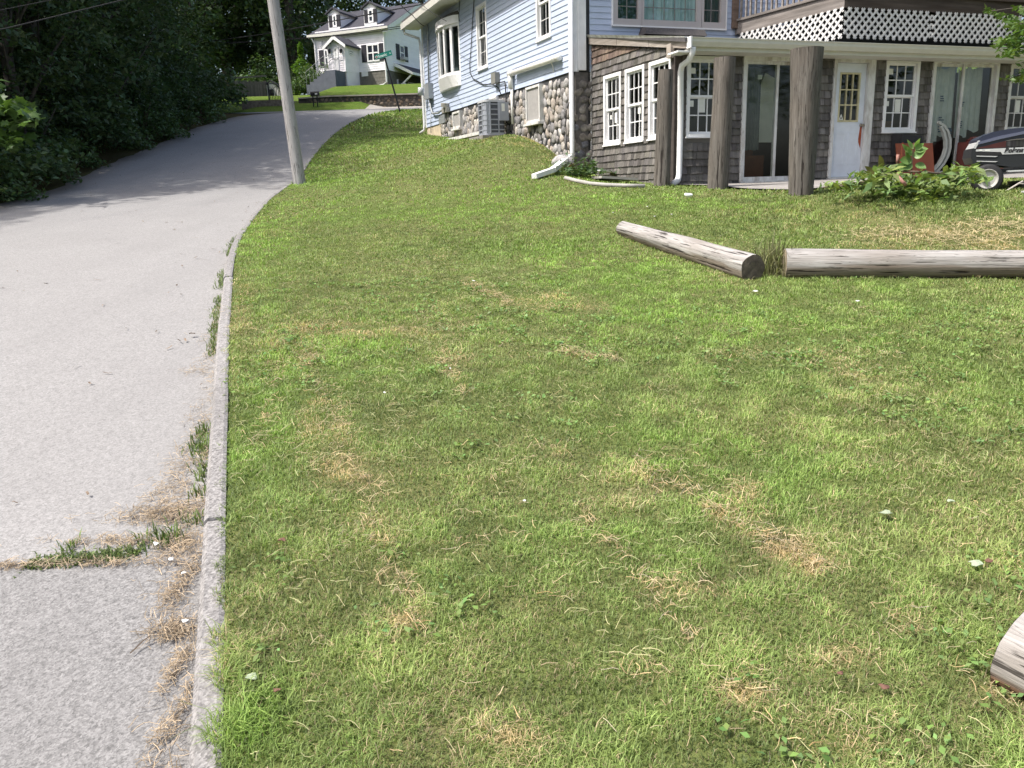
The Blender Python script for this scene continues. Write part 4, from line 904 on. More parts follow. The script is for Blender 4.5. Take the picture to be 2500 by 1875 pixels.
for (cu_, cz, w0, h0, n) in [(.44, 2.62, .13, .3, 7), (.93, 2.62, .1, .14, 4), (.62, 2.5, .24, .12, 5), (.42, 3.1, .1, .12, 3), (.95, 3.0, .08, .1, 3)]:
    mb = MB()
    for k in range(n):
        zz = cz-h0/2+h0*(k+.5)/n; l = w0*random.uniform(.35, 1); x0 = s2[0]+cu_-w0/2+random.uniform(0, w0-l); mb.wbox(SF, x0, x0+l, zz-.012, zz+.012, -.1, -.097)
    P('printed_marks', mb, m_ink, sd2)
# panelled door with nine lights
a, b, c, d = dr; mb = MB(); mb.wbox(SF, a, a+.06, c, d, -.04, .05); mb.wbox(SF, b-.15, b-.02, c, d, -.04, .045); mb.wbox(SF, a+.06, b-.15, d-.09, d, -.04, .048); mb.wbox(SF, a, b, c-.05, c+.02, -.05, .08); mb.wbox(SF, b-.02, b+.03, c, d, -.04, .02)
door = P('door', mb, m_white_old)
la, lb, lc, ld = a+.062, b-.155, c+.025, d-.095; ga, gb, gc0, gd0 = la+.12, lb-.12, lc+.98, ld-.16
mb = MB(); mb.wbox(SF, la, ga, lc, ld, -.06, -.016); mb.wbox(SF, gb, lb, lc, ld, -.06, -.016); mb.wbox(SF, ga, gb, lc, gc0, -.06, -.017); mb.wbox(SF, ga, gb, gd0, ld, -.06, -.017)
for (p, q) in [(.12, .45), (.55, .88)]:
    x0 = la+(lb-la)*p; x1 = la+(lb-la)*q
    mb.wbox(SF, x0, x1, lc+.22, lc+.245, -.017, -.010); mb.wbox(SF, x0, x1, lc+.77, lc+.795, -.017, -.010); mb.wbox(SF, x0, x0+.025, lc+.245, lc+.77, -.017, -.011); mb.wbox(SF, x1-.025, x1, lc+.245, lc+.77, -.017, -.011)
P('door_leaf', mb, M('pale_door_paint', (.66, .70, .76), .5, .06, 6), door)
mb = MB(); mb.wbox(SF, ga, ga+.03, gc0, gd0, -.05, -.006); mb.wbox(SF, gb-.03, gb, gc0, gd0, -.05, -.006); mb.wbox(SF, ga+.03, gb-.03, gc0, gc0+.03, -.05, -.007); mb.wbox(SF, ga+.03, gb-.03, gd0-.03, gd0, -.05, -.007)
for i in (1, 2): q = ga+.03+(gb-ga-.06)*i/3; mb.wbox(SF, q-.01, q+.01, gc0+.03, gd0-.03, -.045, -.008); q = gc0+.03+(gd0-gc0-.06)*i/3; mb.wbox(SF, ga+.03, gb-.03, q-.01, q+.01, -.044, -.009)
P('light_grid', mb, M('yellowed_paint', (.55, .50, .31), .6, .15, 8), door)
g = MB(); g.quad(SF.pt(ga, gc0, -.03), SF.pt(gb, gc0, -.03), SF.pt(gb, gd0, -.03), SF.pt(ga, gd0, -.03)); P('pane', g, m_glass, door)
mb = MB(); mb.lathe(SF.pt(lb-.045, lc+.92, -.016), SF.n, [(0, .03), (.012, .03), (.014, .012), (.04, .012), (.045, .026), (.065, .028), (.072, .015)], 12); P('knob', mb, M('dull_brass', (.3, .26, .2), .35, .1, 9, metal=.8), door, smooth=True)
mb = MB(); mb.prism([SF.pt(lb-.05, lc+.95, -.0155), SF.pt(lb-.012, lc+.93, -.0155), SF.pt(lb-.02, lc+.5, -.0155), SF.pt(lb-.075, lc+.62, -.0155), SF.pt(lb-.08, lc+.68, -.0155)], SF.n*.002); m_primer = M('red_primer', (.33, .075, .03), .8, .2, 12); P('bare_patch', mb, m_primer, door); mb = MB()
mb.prism([SF.pt(la+.004, lc+.95, -.0155), SF.pt(la+.03, lc+.96, -.0155), SF.pt(la+.035, lc+.8, -.0155), SF.pt(la+.004, lc+.76, -.0155)], SF.n*.002)
P('bare_patch', mb, m_primer, door)
mb = MB(); mb.prism([SF.pt(ga+.035, gc0+.035, -.028), SF.pt(ga+.14, gc0+.035, -.028), SF.pt(ga+.088, gc0+.14, -.028)], SF.n*.003); st = P('triangle_sticker', mb, m_paper, door)
mb = MB(); mb.prism([SF.pt(ga+.07, gc0+.055, -.0248), SF.pt(ga+.105, gc0+.055, -.0248), SF.pt(ga+.088, gc0+.1, -.0248)], SF.n*.001); P('sticker_mark', mb, m_black, door)
# sunroom roof, fascia boards, soffit and gutter
mb = MB(); e0, e1 = -.1, SFW+.3
def rp(u, o, dz): # point on roof: u along front, o out from sunroom front
    tt = (o+3.1)/(3.1+.42); return SF.pt(u, RZH+.02+(RZ0-RZH-.02)*tt+dz, o)
mb.hexa([rp(e0, .44, -.05), rp(e1, .44, -.05), rp(e1, -3.25, -.05), rp(e0-.1, -3.25, -.05), rp(e0, .44, .012), rp(e1, .44, .012), rp(e1, -3.25, .012), rp(e0-.1, -3.25, .012)]); P('sunroom_roof', mb, m_roof)
mb = MB(); mb.hexa([SS.pt(-.04, RZH-.015, .08), SS.pt(SSL+.42, RZ0-.015, .10), SS.pt(SSL+.42, RZ0-.015, .06), SS.pt(-.04, RZH-.015, .045), SS.pt(-.04, RZH+.035, .115), SS.pt(SSL+.42, RZ0+.035, .125), SS.pt(SSL+.42, RZ0+.035, .06), SS.pt(-.04, RZH+.035, .045)]); P('drip_edge', mb, m_white_old)
mb = MB(); n_ = 3
for k in range(n_):
    a, b = (SSL+.40)*k/n_+.006, (SSL+.40)*(k+1)/n_-.006; za, zb2 = RZH+(RZ0-RZH)*a/(SSL+.42), RZH+(RZ0-RZH)*b/(SSL+.42)
    mb.hexa([SS.pt(a, za-.15, .07), SS.pt(b, zb2-.15, .07), SS.pt(b, zb2-.15, .035), SS.pt(a, za-.15, .035), SS.pt(a, za-.017, .07), SS.pt(b, zb2-.017, .07), SS.pt(b, zb2-.017, .035), SS.pt(a, za-.017, .035)], (1.5, 1.5, 1.45))
P('rake_board', mb, m_grey_wood)
mb = MB(); mb.wbox(SF, -.04, SFW+.3, gz-.17, gz-.15, .04, .40); mb.wbox(SF, -.02, SFW+.3, gz-.168, gz-.0, .375, .41); P('soffit', mb, m_gutter)
gp_ = [(.412, -.11), (.47, -.11), (.515, -.045), (.52, .0), (.535, .012), (.535, .022), (.50, .022), (.50, .002), (.412, .002)]
mb = MB(); u0g, u1g = SF_out.u(1681, 100), SFW+.2
mb.prism([SF.pt(u0g, gz+dz, o) for (o, dz) in gp_], SF.d*(u1g-u0g)); gt = P('gutter', mb, m_gutter)
mb = MB(); mb.wbox(SF, u0g-.2, u0g+.05, gz-.20, gz-.172, .1, .44); mb.wbox(SF, u0g-.03, u0g-.002, gz-.14, gz+.03, .41, .54); P('gutter_end', mb, m_white)
mb = MB(); ds = lambda x, y, o: SF.pt(SF.off(o).u(x, y), SF.off(o).z(x, y), o)
mb.tube([ds(1692, 114, .46), ds(1690, 130, .44), ds(1681, 148, .34), ds(1665, 160, .2), ds(1662, 175, .12), ds(1661, 300, .12), ds(1658, 424, .12), ds(1655, 440, .16), ds(1643, 449, .36)], .05, 8); P('downspout', mb, m_white, smooth=True)
mb = MB(); za = HF.z(1620, 85); ua, ub = HF.u(1556, 80), HF.u(1704, 80); mb.hexa([HF.pt(ua, za-.06, .35), HF.pt(ub, za-.06, .35), HF.pt(ub, za-.06, .02), HF.pt(ua, za-.06, .02), HF.pt(ua+.05, za+.07, .3), HF.pt(ub-.02, za+.06, .3), HF.pt(ub-.04, za+.13, .02), HF.pt(ua+.08, za+.13, .02)]); P('flashing_curb', mb, m_roof)
# ------------------------------------------------------------------ deck above the sunroom
DF = SF.off(-.35); DC = np.array(on_plane(2061, 18, DF.p, DF.d)); uD = float(np.dot(DC-DF.p, DF.d)); DZ = DC[2]
hb = HF.pt(HF.u(1793, 72), 0, .02); dvec = DC-np.array(hb); DLaz = math.degrees(math.atan2(dvec[0], dvec[1])); DL = Wall(hb, DLaz); DLL = float(np.linalg.norm(dvec[:2]))
mb = MB(); mb.hexa([DL.pt(0.05, DZ+.26, -.05), DL.pt(DLL-.05, DZ+.26, -.05), DF.pt(SFW, DZ+.26, -.05), HF.pt(HFW, DZ+.26, .05), DL.pt(0.05, DZ+.30, -.05), DL.pt(DLL-.05, DZ+.30, -.05), DF.pt(SFW, DZ+.30, -.05), HF.pt(HFW, DZ+.30, .05)]); deck = P('deck', mb, m_grey_wood)
mb = MB(); mb.wbox(DL, 0, DLL-.0, DZ, DZ+.25, -.04, .0); mb.wbox(DL, -.02, DLL+.03, DZ+.252, DZ+.30, -.1, .035); P('rim_board', mb, m_grey_wood, deck)
mb = MB(); mb.wbox(DF, uD+.002, SFW+.2, DZ, DZ+.25, -.04, .0, (.42, .38, .36)); mb.wbox(DF, uD-.03, SFW+.2, DZ+.252, DZ+.30, -.1, .035, (.5, .46, .44)); mb.wbox(DF, uD+.1, SFW+.2, DZ+.30, DZ+.62, -.06, -.04, (.2, .19, .19)); P('rim_board', mb, m_grey_wood, deck, label='dark rim board along the deck front with painted shade above')  # darkest upper strip stands in for the shadow over the deck edge
for (W_, a, b) in [(DL, .05, DLL-.05), (DF, uD+.06, SFW+.1)]:
    n = int((b-a)/.135)
    for i in range(n):
        u = a+(b-a)*(i+.5)/n; mb = MB(); j = random.uniform(-.012, .012); mb.wbox(W_, u-.018, u+.018, DZ+.31, DZ+1.2, -.06+j, -.025+j, (1.1+random.uniform(-.2, .2),)*3); P('baluster', mb, m_grey_wood, deck)
    mb = MB(); mb.wbox(W_, a, b, DZ+1.2, DZ+1.24, -.09, .0); P('hand_rail', mb, m_grey_wood, deck)
mb = MB(); mb.wbox(HF, HF.u(1785, 30), HF.u(1797, 30), DZ+.12, DZ+1.4, .02, .1, (.75, .6, .5)); P('rail_post', mb, m_grey_wood, deck)
def lattice(mb, W, u0, u1, z0, z1, o, sp=.15, wd=.04, fall=1, tone=1):
    H = z1-z0
    n = int((u1-u0+H)/sp)+2
    for s in (1, -1):
        for k in range(-1, n):
            b0 = u0 - H*(0 if s < 0 else 1) + k*sp    # position at the bottom
            pts = []
            for zz in (z0, z1):
                c_ = b0 + s*(zz-z0); pts.append((c_, zz))
            # clip to u range
            (ua, za), (ub, zb_) = pts
            if s < 0: (ua, za), (ub, zb_) = (ub, zb_), (ua, za)
            t0 = max(0, (u0-ua)/(ub-ua)); t1 = min(1, (u1-ua)/(ub-ua))
            if t1-t0 < .03: continue
            A = (ua+(ub-ua)*t0, za+(zb_-za)*t0); B = (ua+(ub-ua)*t1, za+(zb_-za)*t1); oo = o+(.007 if s > 0 else 0); q = tone*random.uniform(.94, 1.05)
            hw_ = wd*.707
            mb.hexa([W.pt(A[0]-hw_/2, A[1]+s*hw_/2, oo+.007), W.pt(A[0]+hw_/2, A[1]-s*hw_/2, oo+.007), W.pt(A[0]+hw_/2, A[1]-s*hw_/2, oo), W.pt(A[0]-hw_/2, A[1]+s*hw_/2, oo), W.pt(B[0]-hw_/2, B[1]+s*hw_/2, oo+.007), W.pt(B[0]+hw_/2, B[1]-s*hw_/2, oo+.007), W.pt(B[0]+hw_/2, B[1]-s*hw_/2, oo), W.pt(B[0]-hw_/2, B[1]+s*hw_/2, oo)], (q, q, q))
mb = MB(); lattice(mb, DL, .1, DLL-.62, DZ-.52, DZ, .002); lattice(mb, DL, DLL-.6, DLL, DZ-.52, DZ, .012); P('lattice_panel', mb, m_lattice, deck)
mb = MB(); lattice(mb, DF, uD+.01, uD+2.05, DZ-.52, DZ, .002); lattice(mb, DF, uD+2.06, uD+4.6, DZ-.52, DZ, .01); P('lattice_panel', mb, m_lattice, deck)
mb = MB(); mb.wbox(DF, uD+.3, SFW, DZ-.6, DZ, -.55, -.5); mb.wbox(DL, .2, DLL-.3, DZ-.3, DZ, -.55, -.5); P('shade_sheet', mb, m_int_dark, deck)  # dark sheets standing in for the shade behind the lattice
# remaining walls so the house is closed from other sides
mb = MB(); q0 = np.array(HL.pt(0, 0, -.1)); q1 = np.array(HL.pt(0, 0, -10)); q2 = np.array(HF.pt(HFW, 0, -.1))
mb.prism([(q0[0], q0[1], 1.5), (q1[0], q1[1], 1.5), (q1[0], q1[1], 9.2), (q0[0], q0[1], 6.7)], (0.02, .06, 0)); mb.prism([(q1[0], q1[1], 1.5), (q2[0], q2[1], 1.5), (q2[0], q2[1], 7), (q1[0], q1[1], 7)], (.06, .02, 0)); P('rear_wall', mb, m_vinyl)
# ------------------------------------------------------------------ yard objects
m_post = wood_mat('post_timber', (.20, .185, .168), (.075, .066, .058), (.145, .12, .098), 2, .38, .4)
m_log = wood_mat('log_timber', (.45, .435, .42), (.21, .195, .18), (.23, .195, .16), 0, .38, .4)
m_pole = wood_mat('pole_timber', (.44, .43, .425), (.29, .28, .275), (.33, .31, .29), 2, .33, .4)
m_cut, _t, _b = nmat('cut_end_grain'); _w = _t.nodes.new('ShaderNodeTexWave'); _w.wave_type = 'RINGS'; _w.rings_direction = 'X'; _w.inputs['Scale'].default_value = 22; _w.inputs['Distortion'].default_value = 3; _w.inputs['Detail'].default_value = 3
_v = tcoord(_t, 'Object'); _t.links.new(_v, _w.inputs['Vector']); _c = ramp(_t, _w.outputs['Color'], [(.2, (.17, .135, .09)), (.7, (.36, .30, .21))]); _c = mix_col(_t, ramp(_t, noise(_t, _v, 9, 5, .7), [(.45, 0.), (.6, .75)]), _c, (.12, .10, .06)); _t.links.new(_c, _b.inputs['Base Color']); _b.inputs['Roughness'].default_value = .9; bump(_t, _b, _w.outputs['Color'], .4, .004)
m_cut_dark = M('rotten_end_grain', (.11, .09, .072), .95, .4, 20, .6, 60, .01)
def timber(name, a, b, r0, r1, mat, label, cat, group=None, lean_top=None, seed=0, end_mat=None, near_end=None, wob=.03, brown_below=0, seg=26):
    """round timber along its own local axis (x for lying, z for standing) with cut ends as parts"""
    rg = np.random.default_rng(seed); a = np.array(a, float); b = np.array(b, float); L = np.linalg.norm(b-a); t = (b-a)/L
    ax = 2 if abs(t[2]) > .8 else 0
    o = bpy.data.objects.new(name, None)
    n = 36; ph = rg.uniform(0, 6.28, 6); V = []; C = []
    for i in range(seg+1):
        f = i/seg; r = r0+(r1-r0)*f
        for k in range(n):
            an = 2*math.pi*k/n
            rr = r*(1+.012*math.sin(an*13+ph[3]+math.sin(f*7))+.02*math.sin(an*3+ph[4]+f*5)*math.sin(f*13+ph[5])+wob*math.sin(an*2+ph[0]+f*1.5)+wob*.6*math.sin(an*5+ph[1]+f*2)+wob*.5*math.sin(f*9+ph[2])+rg.normal(0, .004))
            c1, s1_ = rr*math.cos(an), rr*math.sin(an)
            if ax == 0: V.append((f*L, c1, s1_)); q = 1.0 if s1_/r > -.3 or not brown_below else 1
            else: V.append((c1, s1_, f*L))
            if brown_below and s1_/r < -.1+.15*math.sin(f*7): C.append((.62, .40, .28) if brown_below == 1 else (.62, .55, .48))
            else: C.append((1, 1, 1))
    F = []
    for i in range(seg):
        for k in range(n): F.append((i*n+k, i*n+(k+1) % n, (i+1)*n+(k+1) % n, (i+1)*n+k))
    body = np_mesh(name, np.array(V), np.array(F), mat, vcol=np.array(C), smooth=True)
    # orient
    if ax == 0: x = t; y = np.cross([0, 0, 1], x); y /= np.linalg.norm(y); z = np.cross(x, y)
    else: z = t; y = np.cross(z, [1, 0, 0]); y /= np.linalg.norm(y); x = np.cross(y, z)
    mw = Matrix.Identity(4)
    for i in range(3): mw[i][0] = x[i]; mw[i][1] = y[i]; mw[i][2] = z[i]; mw[i][3] = a[i]
    body.matrix_world = mw; ORG[body.name] = np.zeros(3); tag(body, label, cat, group)
    for e, i in ((0, 0), (1, seg)):
        ring = [V[i*n+k] for k in range(n)]; cc = np.mean(ring, 0); mb = MB(); d = np.zeros(3); d[ax] = .004*(1 if e else -1)
        inner = [tuple(cc+(np.array(q)-cc)*.55+d*1.5) for q in ring]; outer = [tuple(np.array(q)+d*.2) for q in ring]
        mb.add(outer+inner+[tuple(cc+d*1.2)], [(k, (k+1) % n, n+(k+1) % n, n+k) for k in range(n)] + [(n+k, n+(k+1) % n, 2*n) for k in range(n)])
        em = (near_end if e == 0 and near_end is not None else end_mat) or m_cut
        mb.build('cut_end', em, body)
    return body
def G(x, y, dz=0): return (x, y, float(lawn_z(x, y))+dz)
def post_px(top, bot, Y, lean, r0, r1, label, seed):
    pb = at_y(bot[0], bot[1], Y); pt = at_y(top[0], top[1], Y); pb[2] = min(pb[2], float(lawn_z(pb[0], pb[1]))) - .12
    return timber('wooden_post', pb, pt, r0, r1, m_post, label, 'post', 'upright timber posts before the sunroom', seed=seed, wob=.035)
post_px((1625, 171), (1616, 450), 13.75, 0, .135, .122, 'shortest brown timber post standing at the sunroom corner beside the downspout', 1)
post_px((1770, 141), (1751, 464), 12.7, 0, .153, .150, 'middle brown timber post in front of the sliding glass door frame', 2)
post_px((1970, 119), (1955, 473), 11.5, 0, .163, .203, 'tallest and thickest dark grey timber post near the white door', 3)
# logs on the lawn
l1b = at_y(1838, 660, 7.15); l1a = at_y(1523, 568, 9.7)
l1a[2] = lawn_z(l1a[0], l1a[1])+.07; l1b[2] = lawn_z(l1b[0], l1b[1])+.095
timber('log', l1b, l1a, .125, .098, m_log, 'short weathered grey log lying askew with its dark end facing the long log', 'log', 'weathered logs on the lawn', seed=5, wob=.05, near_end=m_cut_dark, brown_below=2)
l2a = at_y(1914, 650, 7.25); l2a[2] = lawn_z(l2a[0], l2a[1])+.1
l2b = np.array([6.9, 6.55, 0]); l2b[2] = lawn_z(6.9, 6.55)+.1
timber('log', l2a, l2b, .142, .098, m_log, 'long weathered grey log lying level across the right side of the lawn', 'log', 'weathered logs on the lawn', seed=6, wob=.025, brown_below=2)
l3a = at_y(2492, 1592, 2.05); l3b = l3a+np.array([.95, -1.6, 0]); l3b[2] = l3a[2]-.12
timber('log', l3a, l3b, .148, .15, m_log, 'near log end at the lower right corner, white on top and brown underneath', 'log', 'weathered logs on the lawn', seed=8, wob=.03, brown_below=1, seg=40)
# air conditioner on its slab
HLn, HLd = HL.n, HL.d
ac0 = HL.u(1169, 300); ac_o = .2; acw, acd, ach = .56, .54, .80
# place so that the unit spans the photo's x range on its front plane
Wf = HL.off(ac_o+acd); au1 = Wf.u(1185, 300); au0 = au1-acw
base = HL.pt(.5*(au0+au1), 0, ac_o+acd/2); bz = Wf.z(1185, 330)
ac = empty('air_conditioner', (base[0], base[1], bz), 'grey louvred air conditioning unit standing on a slab against the stone foundation', 'air conditioner')
m_ac = M('ac_paint', (.30, .32, .36), .45, .05, 4, spec=.5); m_acd = M('ac_fins', (.085, .09, .105), .6, .2, 40)
def rrect(u0, u1, o0, o1, r, n=5):
    pts = []
    for (cu, co, s) in [(u1-r, o1-r, 0), (u0+r, o1-r, 1), (u0+r, o0+r, 2), (u1-r, o0+r, 3)]:
        for i in range(n+1): a = math.pi/2*(s+i/n); pts.append((cu+r*math.cos(a), co+r*math.sin(a)))
    return pts
def rslab(W, pr, z0, z1):
    q = MB(); k = len(pr); q.add([W.pt(u, z0, o) for u, o in pr]+[W.pt(u, z1, o) for u, o in pr], [tuple(range(k)), tuple(range(2*k-1, k-1, -1))]+[(i, k+i, k+(i+1) % k, (i+1) % k) for i in range(k)]); return q
bu0, bu1 = au0, au0+acw
rslab(HL, rrect(bu0+.015, bu1-.015, ac_o+.015, ac_o+acd-.015, .11), bz+.05, bz+ach-.04).build('coil', m_acd, ac)
rslab(HL, rrect(bu0, bu1, ac_o, ac_o+acd, .12), bz, bz+.06).build('base_pan', m_ac, ac)
rslab(HL, rrect(bu0-.01, bu1+.01, ac_o-.01, ac_o+acd+.01, .12), bz+ach-.05, bz+ach).build('top_cover', M('ac_top', (.5, .51, .53), .45, .05, 4), ac)
mb = MB()
for k in range(6):
    z = bz+.11+k*.115; q = rslab(HL, rrect(bu0, bu1, ac_o, ac_o+acd, .12), z, z+.028); mb.add(q.v, q.f)
for (u, o) in [(bu0+.12, ac_o+acd-.008), (bu1+.0, ac_o+acd-.13), (bu1+.0, ac_o+.2), (bu1-.2, ac_o+acd-.008)]:
    mb.wbox(HL, u-.016, u+.016, bz+.05, bz+ach-.05, o-.012, o+.014)
mb.build('louvre_guard', m_ac, ac)
rslab(HL, rrect(bu1-.34, bu1-.008, ac_o+acd-.15, ac_o+acd-.008, .11), bz+.06, bz+ach-.055).build('corner_panel', m_ac, ac)
mb = MB(); mb.wbox(HL, bu1-.1, bu1+.03, bz+.33, bz+ach-.055, ac_o-.05, ac_o+.19); ep = mb.build('service_panel', m_ac, ac)
mb = MB(); mb.wbox(HL, bu1+.0305, bu1+.033, bz+ach-.26, bz+ach-.09, ac_o+.05, ac_o+.13); mb.build('rating_label', m_paper, ep)
mb = MB(); mb.wbox(HL, bu1-.3, bu1-.2, bz+ach-.2, bz+ach-.13, ac_o+acd-.006, ac_o+acd+.003); mb.build('badge', m_black, ac)
mb = MB(); mb.wbox(HL, au0-.35, bu1+.06, bz-.12, bz-.004, ac_o-.15, ac_o+acd+.1); slab = mb.build('concrete_slab', m_conc); tag(slab, 'thin concrete pad under the air conditioning unit', 'slab')
mb = MB(); mb.wbox(HL, HL.u(1055, 330), au0-.37, 3.02, 3.10, .06, .42); q = mb.build('plank', m_white_old); tag(q, 'long pale board lying along the foot of the blue wall behind the air conditioner', 'board')
# loose downspout length, stones and boards near the corner
pa = gpx(1304, 438); pb_ = gpx(1391, 409); pm = gpx(1350, 428)
mb = MB(); mb.bar(pa+np.array([0, 0, .05]), pm+np.array([0, 0, .09]), .10, .075); mb.bar(pm+np.array([0, 0, .0905]), pb_+np.array([0, 0, .2]), .101, .076)
q = mb.build('downspout_extension', m_white); tag(q, 'bent white downspout extension lying on the grass at the house corner', 'downspout')
def rock(x, y, s, mat, name, label, cat, dz=.4, kind='lawn', asp=(1.2, 1, .75)):
    p = gpx(x, y, kind); rg = np.random.default_rng(int(x)); mb = MB(); NL, NR = 8, 12; vs = []; fs = []; ph = rg.uniform(0, 6, 4)
    for i in range(NL+1):
        th = math.pi*i/NL
        for k in range(NR):
            a = 2*math.pi*k/NR; r = s*(1+.16*math.sin(2*a+ph[0]+th)+.1*math.sin(3*a+ph[1])*math.sin(2*th+ph[2]))
            vs.append((p[0]+r*math.sin(th)*math.cos(a)*asp[0], p[1]+r*math.sin(th)*math.sin(a)*asp[1], p[2]+s*dz+r*math.cos(th)*asp[2]))
    for i in range(NL):
        for k in range(NR): fs.append((i*NR+k, i*NR+(k+1) % NR, (i+1)*NR+(k+1) % NR, (i+1)*NR+k))
    mb.add(vs, fs); return tag(mb.build(name, mat, smooth=True), label, cat)
rock(1374, 408, .17, m_stone, 'rock', 'large tan boulder at the foot of the stone house corner', 'rock', .5)
rock(1384, 411, .1, M('red_brick', (.42, .14, .07), .9, .2, 12), 'brick_piece', 'orange broken brick lying beside the boulder at the house corner', 'brick', .5, asp=(1.4, .9, .6))
rock(1393, 403, .085, M('pink_stone', (.45, .28, .2), .9, .25, 9), 'rock', 'small pinkish stone on top of the broken brick by the downspout', 'rock', 1.6)
m_slate = M('flat_slab', (.36, .345, .32), .9, .15, 6, .4, 40)
pa = gpx(1455, 442); pb_ = gpx(1547, 448)
mb = MB(); mb.bar(pa+np.array([.02, .1, .06]), pb_+np.array([0, .14, .07]), .46, .04); q = mb.build('flat_board', m_slate); tag(q, 'flat grey board lying on the ground below the sunroom windows', 'board')
pa = gpx(1455, 433); pb_ = gpx(1546, 440)
mb = MB(); mb.bar(pa+np.array([.02, .1, .13]), pb_+np.array([0, .1, .13]), .15, .035); q = mb.build('white_board', m_white); tag(q, 'narrow white board lying on the grey board by the sunroom wall', 'board')
mb = MB(); mb.tube([gpx(x, y)+np.array([0, 0, .03]) for x, y in [(1380, 439), (1410, 447), (1440, 453), (1480, 456.5), (1520, 458), (1575, 459)]], .035, 6); q = mb.build('lawn_edging', m_slate, smooth=True); tag(q, 'curved low grey edging strip at the lawn border below the boards', 'edging')
pa = gpx(1612, 452); pb_ = gpx(1655, 450); mb = MB(); mb.tube([pa+np.array([0, 0, .06]), (pa+pb_)/2+np.array([0, 0, .075]), pb_+np.array([0, 0, .05])], [.05, .045, .05], 10); q = mb.build('driftwood', m_stone, smooth=True); tag(q, 'short pale piece of wood lying under the sunroom downspout', 'wood')
# white lid and scraps
p = gpx(1680, 487); mb = MB(); mb.lathe(p+np.array([0, 0, .03]), (0.1, -.15, 1), [(0, .03), (.02, .055), (.04, .062), (.05, .055), (.055, .02)], 14); q = mb.build('plastic_lid', m_white, smooth=True); tag(q, 'round white plastic lid sitting in the grass before the middle timber post', 'lid')
def scrap(x, y, s, colr, name, label, cat, kind='lawn', group=None, flat=.5):
    s = s*.55
    p = gpx(x, y, kind); rg = np.random.default_rng(int(x*7+y)); n = 9; mb = MB(); vs = [(p[0], p[1], p[2]+.035+s*.15)]
    a0 = rg.uniform(0, 6)
    for k in range(n):
        a = a0+2*math.pi*k/n; r = s*rg.uniform(.55, 1.1); vs.append((p[0]+r*math.cos(a), p[1]+r*.8*math.sin(a), p[2]+.03+rg.uniform(0, s*flat)))
    lo = [(q[0], q[1], q[2]-.002) for q in vs]
    mb.add(vs+lo, [(0, 1+k, 1+(k+1) % n) for k in range(n)]+[(n+1, n+2+(k+1) % n, n+2+k) for k in range(n)]+[(1+k, n+2+k, n+2+(k+1) % n, 1+(k+1) % n) for k in range(n)])
    return tag(mb.build(name, colr), label, cat, group)
m_scrapw = M('white_scrap', (.72, .72, .70), .7, .08, 30); m_pale = M('pale_leaf', (.30, .35, .24), .7, .12, 30); m_brownleaf = M('brown_leaf', (.13, .065, .045), .8, .2, 30); m_greyscrap = M('grey_chip', (.45, .44, .43), .8, .2, 20)
WH = 'white litter scraps'
for x, y, s, kd, lb in [(420, 1383, .028, 'road', 'white paper scrap in the gutter beside the weedy road joint'), (385, 1347, .035, 'road', 'curled pale scrap in the dry grass just above the road joint'), (452, 1418, .02, 'road', 'torn white scrap against the kerb below the road joint'), (455, 1545, .032, 'road', 'large crumpled white scrap on straw beside the near kerb'),
   (2093, 746, .035, 'lawn', 'pale crumpled scrap standing in the grass below the long log'), (1497, 525, .035, 'lawn', 'white scrap in the grass left of the short log end'), (1580, 510, .03, 'lawn', 'small white scrap in the grass above the short log'), (1600, 535, .05, 'lawn', 'grey chip in the grass just above the short log'), (1640, 530, .04, 'lawn', 'flat grey chip in the grass right of the other grey chip'),
   (1157, 695, .03, 'lawn', 'white scrap in the mid lawn above the brown grass patch'), (1280, 1240, .014, 'lawn', 'tiny white clover bloom in the centre of the near lawn'), (940, 972, .018, 'lawn', 'tiny white bloom in the left half of the lawn'), (1100, 912, .016, 'lawn', 'small white bloom on a dry patch in the lawn centre'), (1845, 722, .05, 'lawn', 'large pale torn scrap at the gap between the two logs')]:
    scrap(x, y, s, m_greyscrap if 'grey' in lb else m_scrapw, 'clover_bloom' if 'bloom' in lb else 'litter_scrap', lb, 'flower' if 'bloom' in lb else 'litter', kd, 'white clover blooms' if 'bloom' in lb else WH)
for x, y, s, lb in [(2160, 1278, .05, 'upturned pale green leaf on the right lawn, left one of two'), (2317, 1246, .035, 'small oval pale leaf on the right lawn near the frame edge'), (2380, 1405, .05, 'curled pale leaf lower on the right lawn beside a red leaf'), (620, 1675, .045, 'grey green leaf on the lawn close to the near kerb')]:
    scrap(x, y, s, m_pale, 'fallen_leaf', lb, 'leaf', 'lawn', 'fallen leaves on the lawn')
for x, y, s, lb in [(2413, 1392, .03, 'small red brown leaf at the right edge of the lawn'), (2155, 1710, .03, 'red brown leaf in the lower right lawn'), (690, 1344, .035, 'dark brown crumpled leaf on the left lawn near the kerb'), (681, 1712, .025, 'reddish leaf in the lower left lawn'), (2050, 1668, .022, 'small orange brown leaf left of the lower right red leaf')]:
    scrap(x, y, s, m_brownleaf, 'dead_leaf', lb, 'leaf', 'lawn', 'dead leaves on the lawn')
scrap(470, 825, .05, m_cut_dark, 'bark_piece', 'dark brown bark piece on the road beside the kerb', 'bark', 'road')

# ------------------------------------------------------------------ garden tractor
m_hood = M('tractor_blue_paint', (.022, .027, .05), .28, .08, 5, spec=.6); m_tgrey = M('tractor_charcoal', (.014, .016, .018), .5, .1, 6, spec=.4); m_silver = M('silver_stripe', (.42, .43, .43), .35, .06, 6, spec=.5)
m_rim = M('grey_rim', (.42, .41, .39), .5, .1, 6)
wc = at_y(2409, 437, 11.4); TX, TY = wc[0], wc[1]; tz = wc[2]-.2
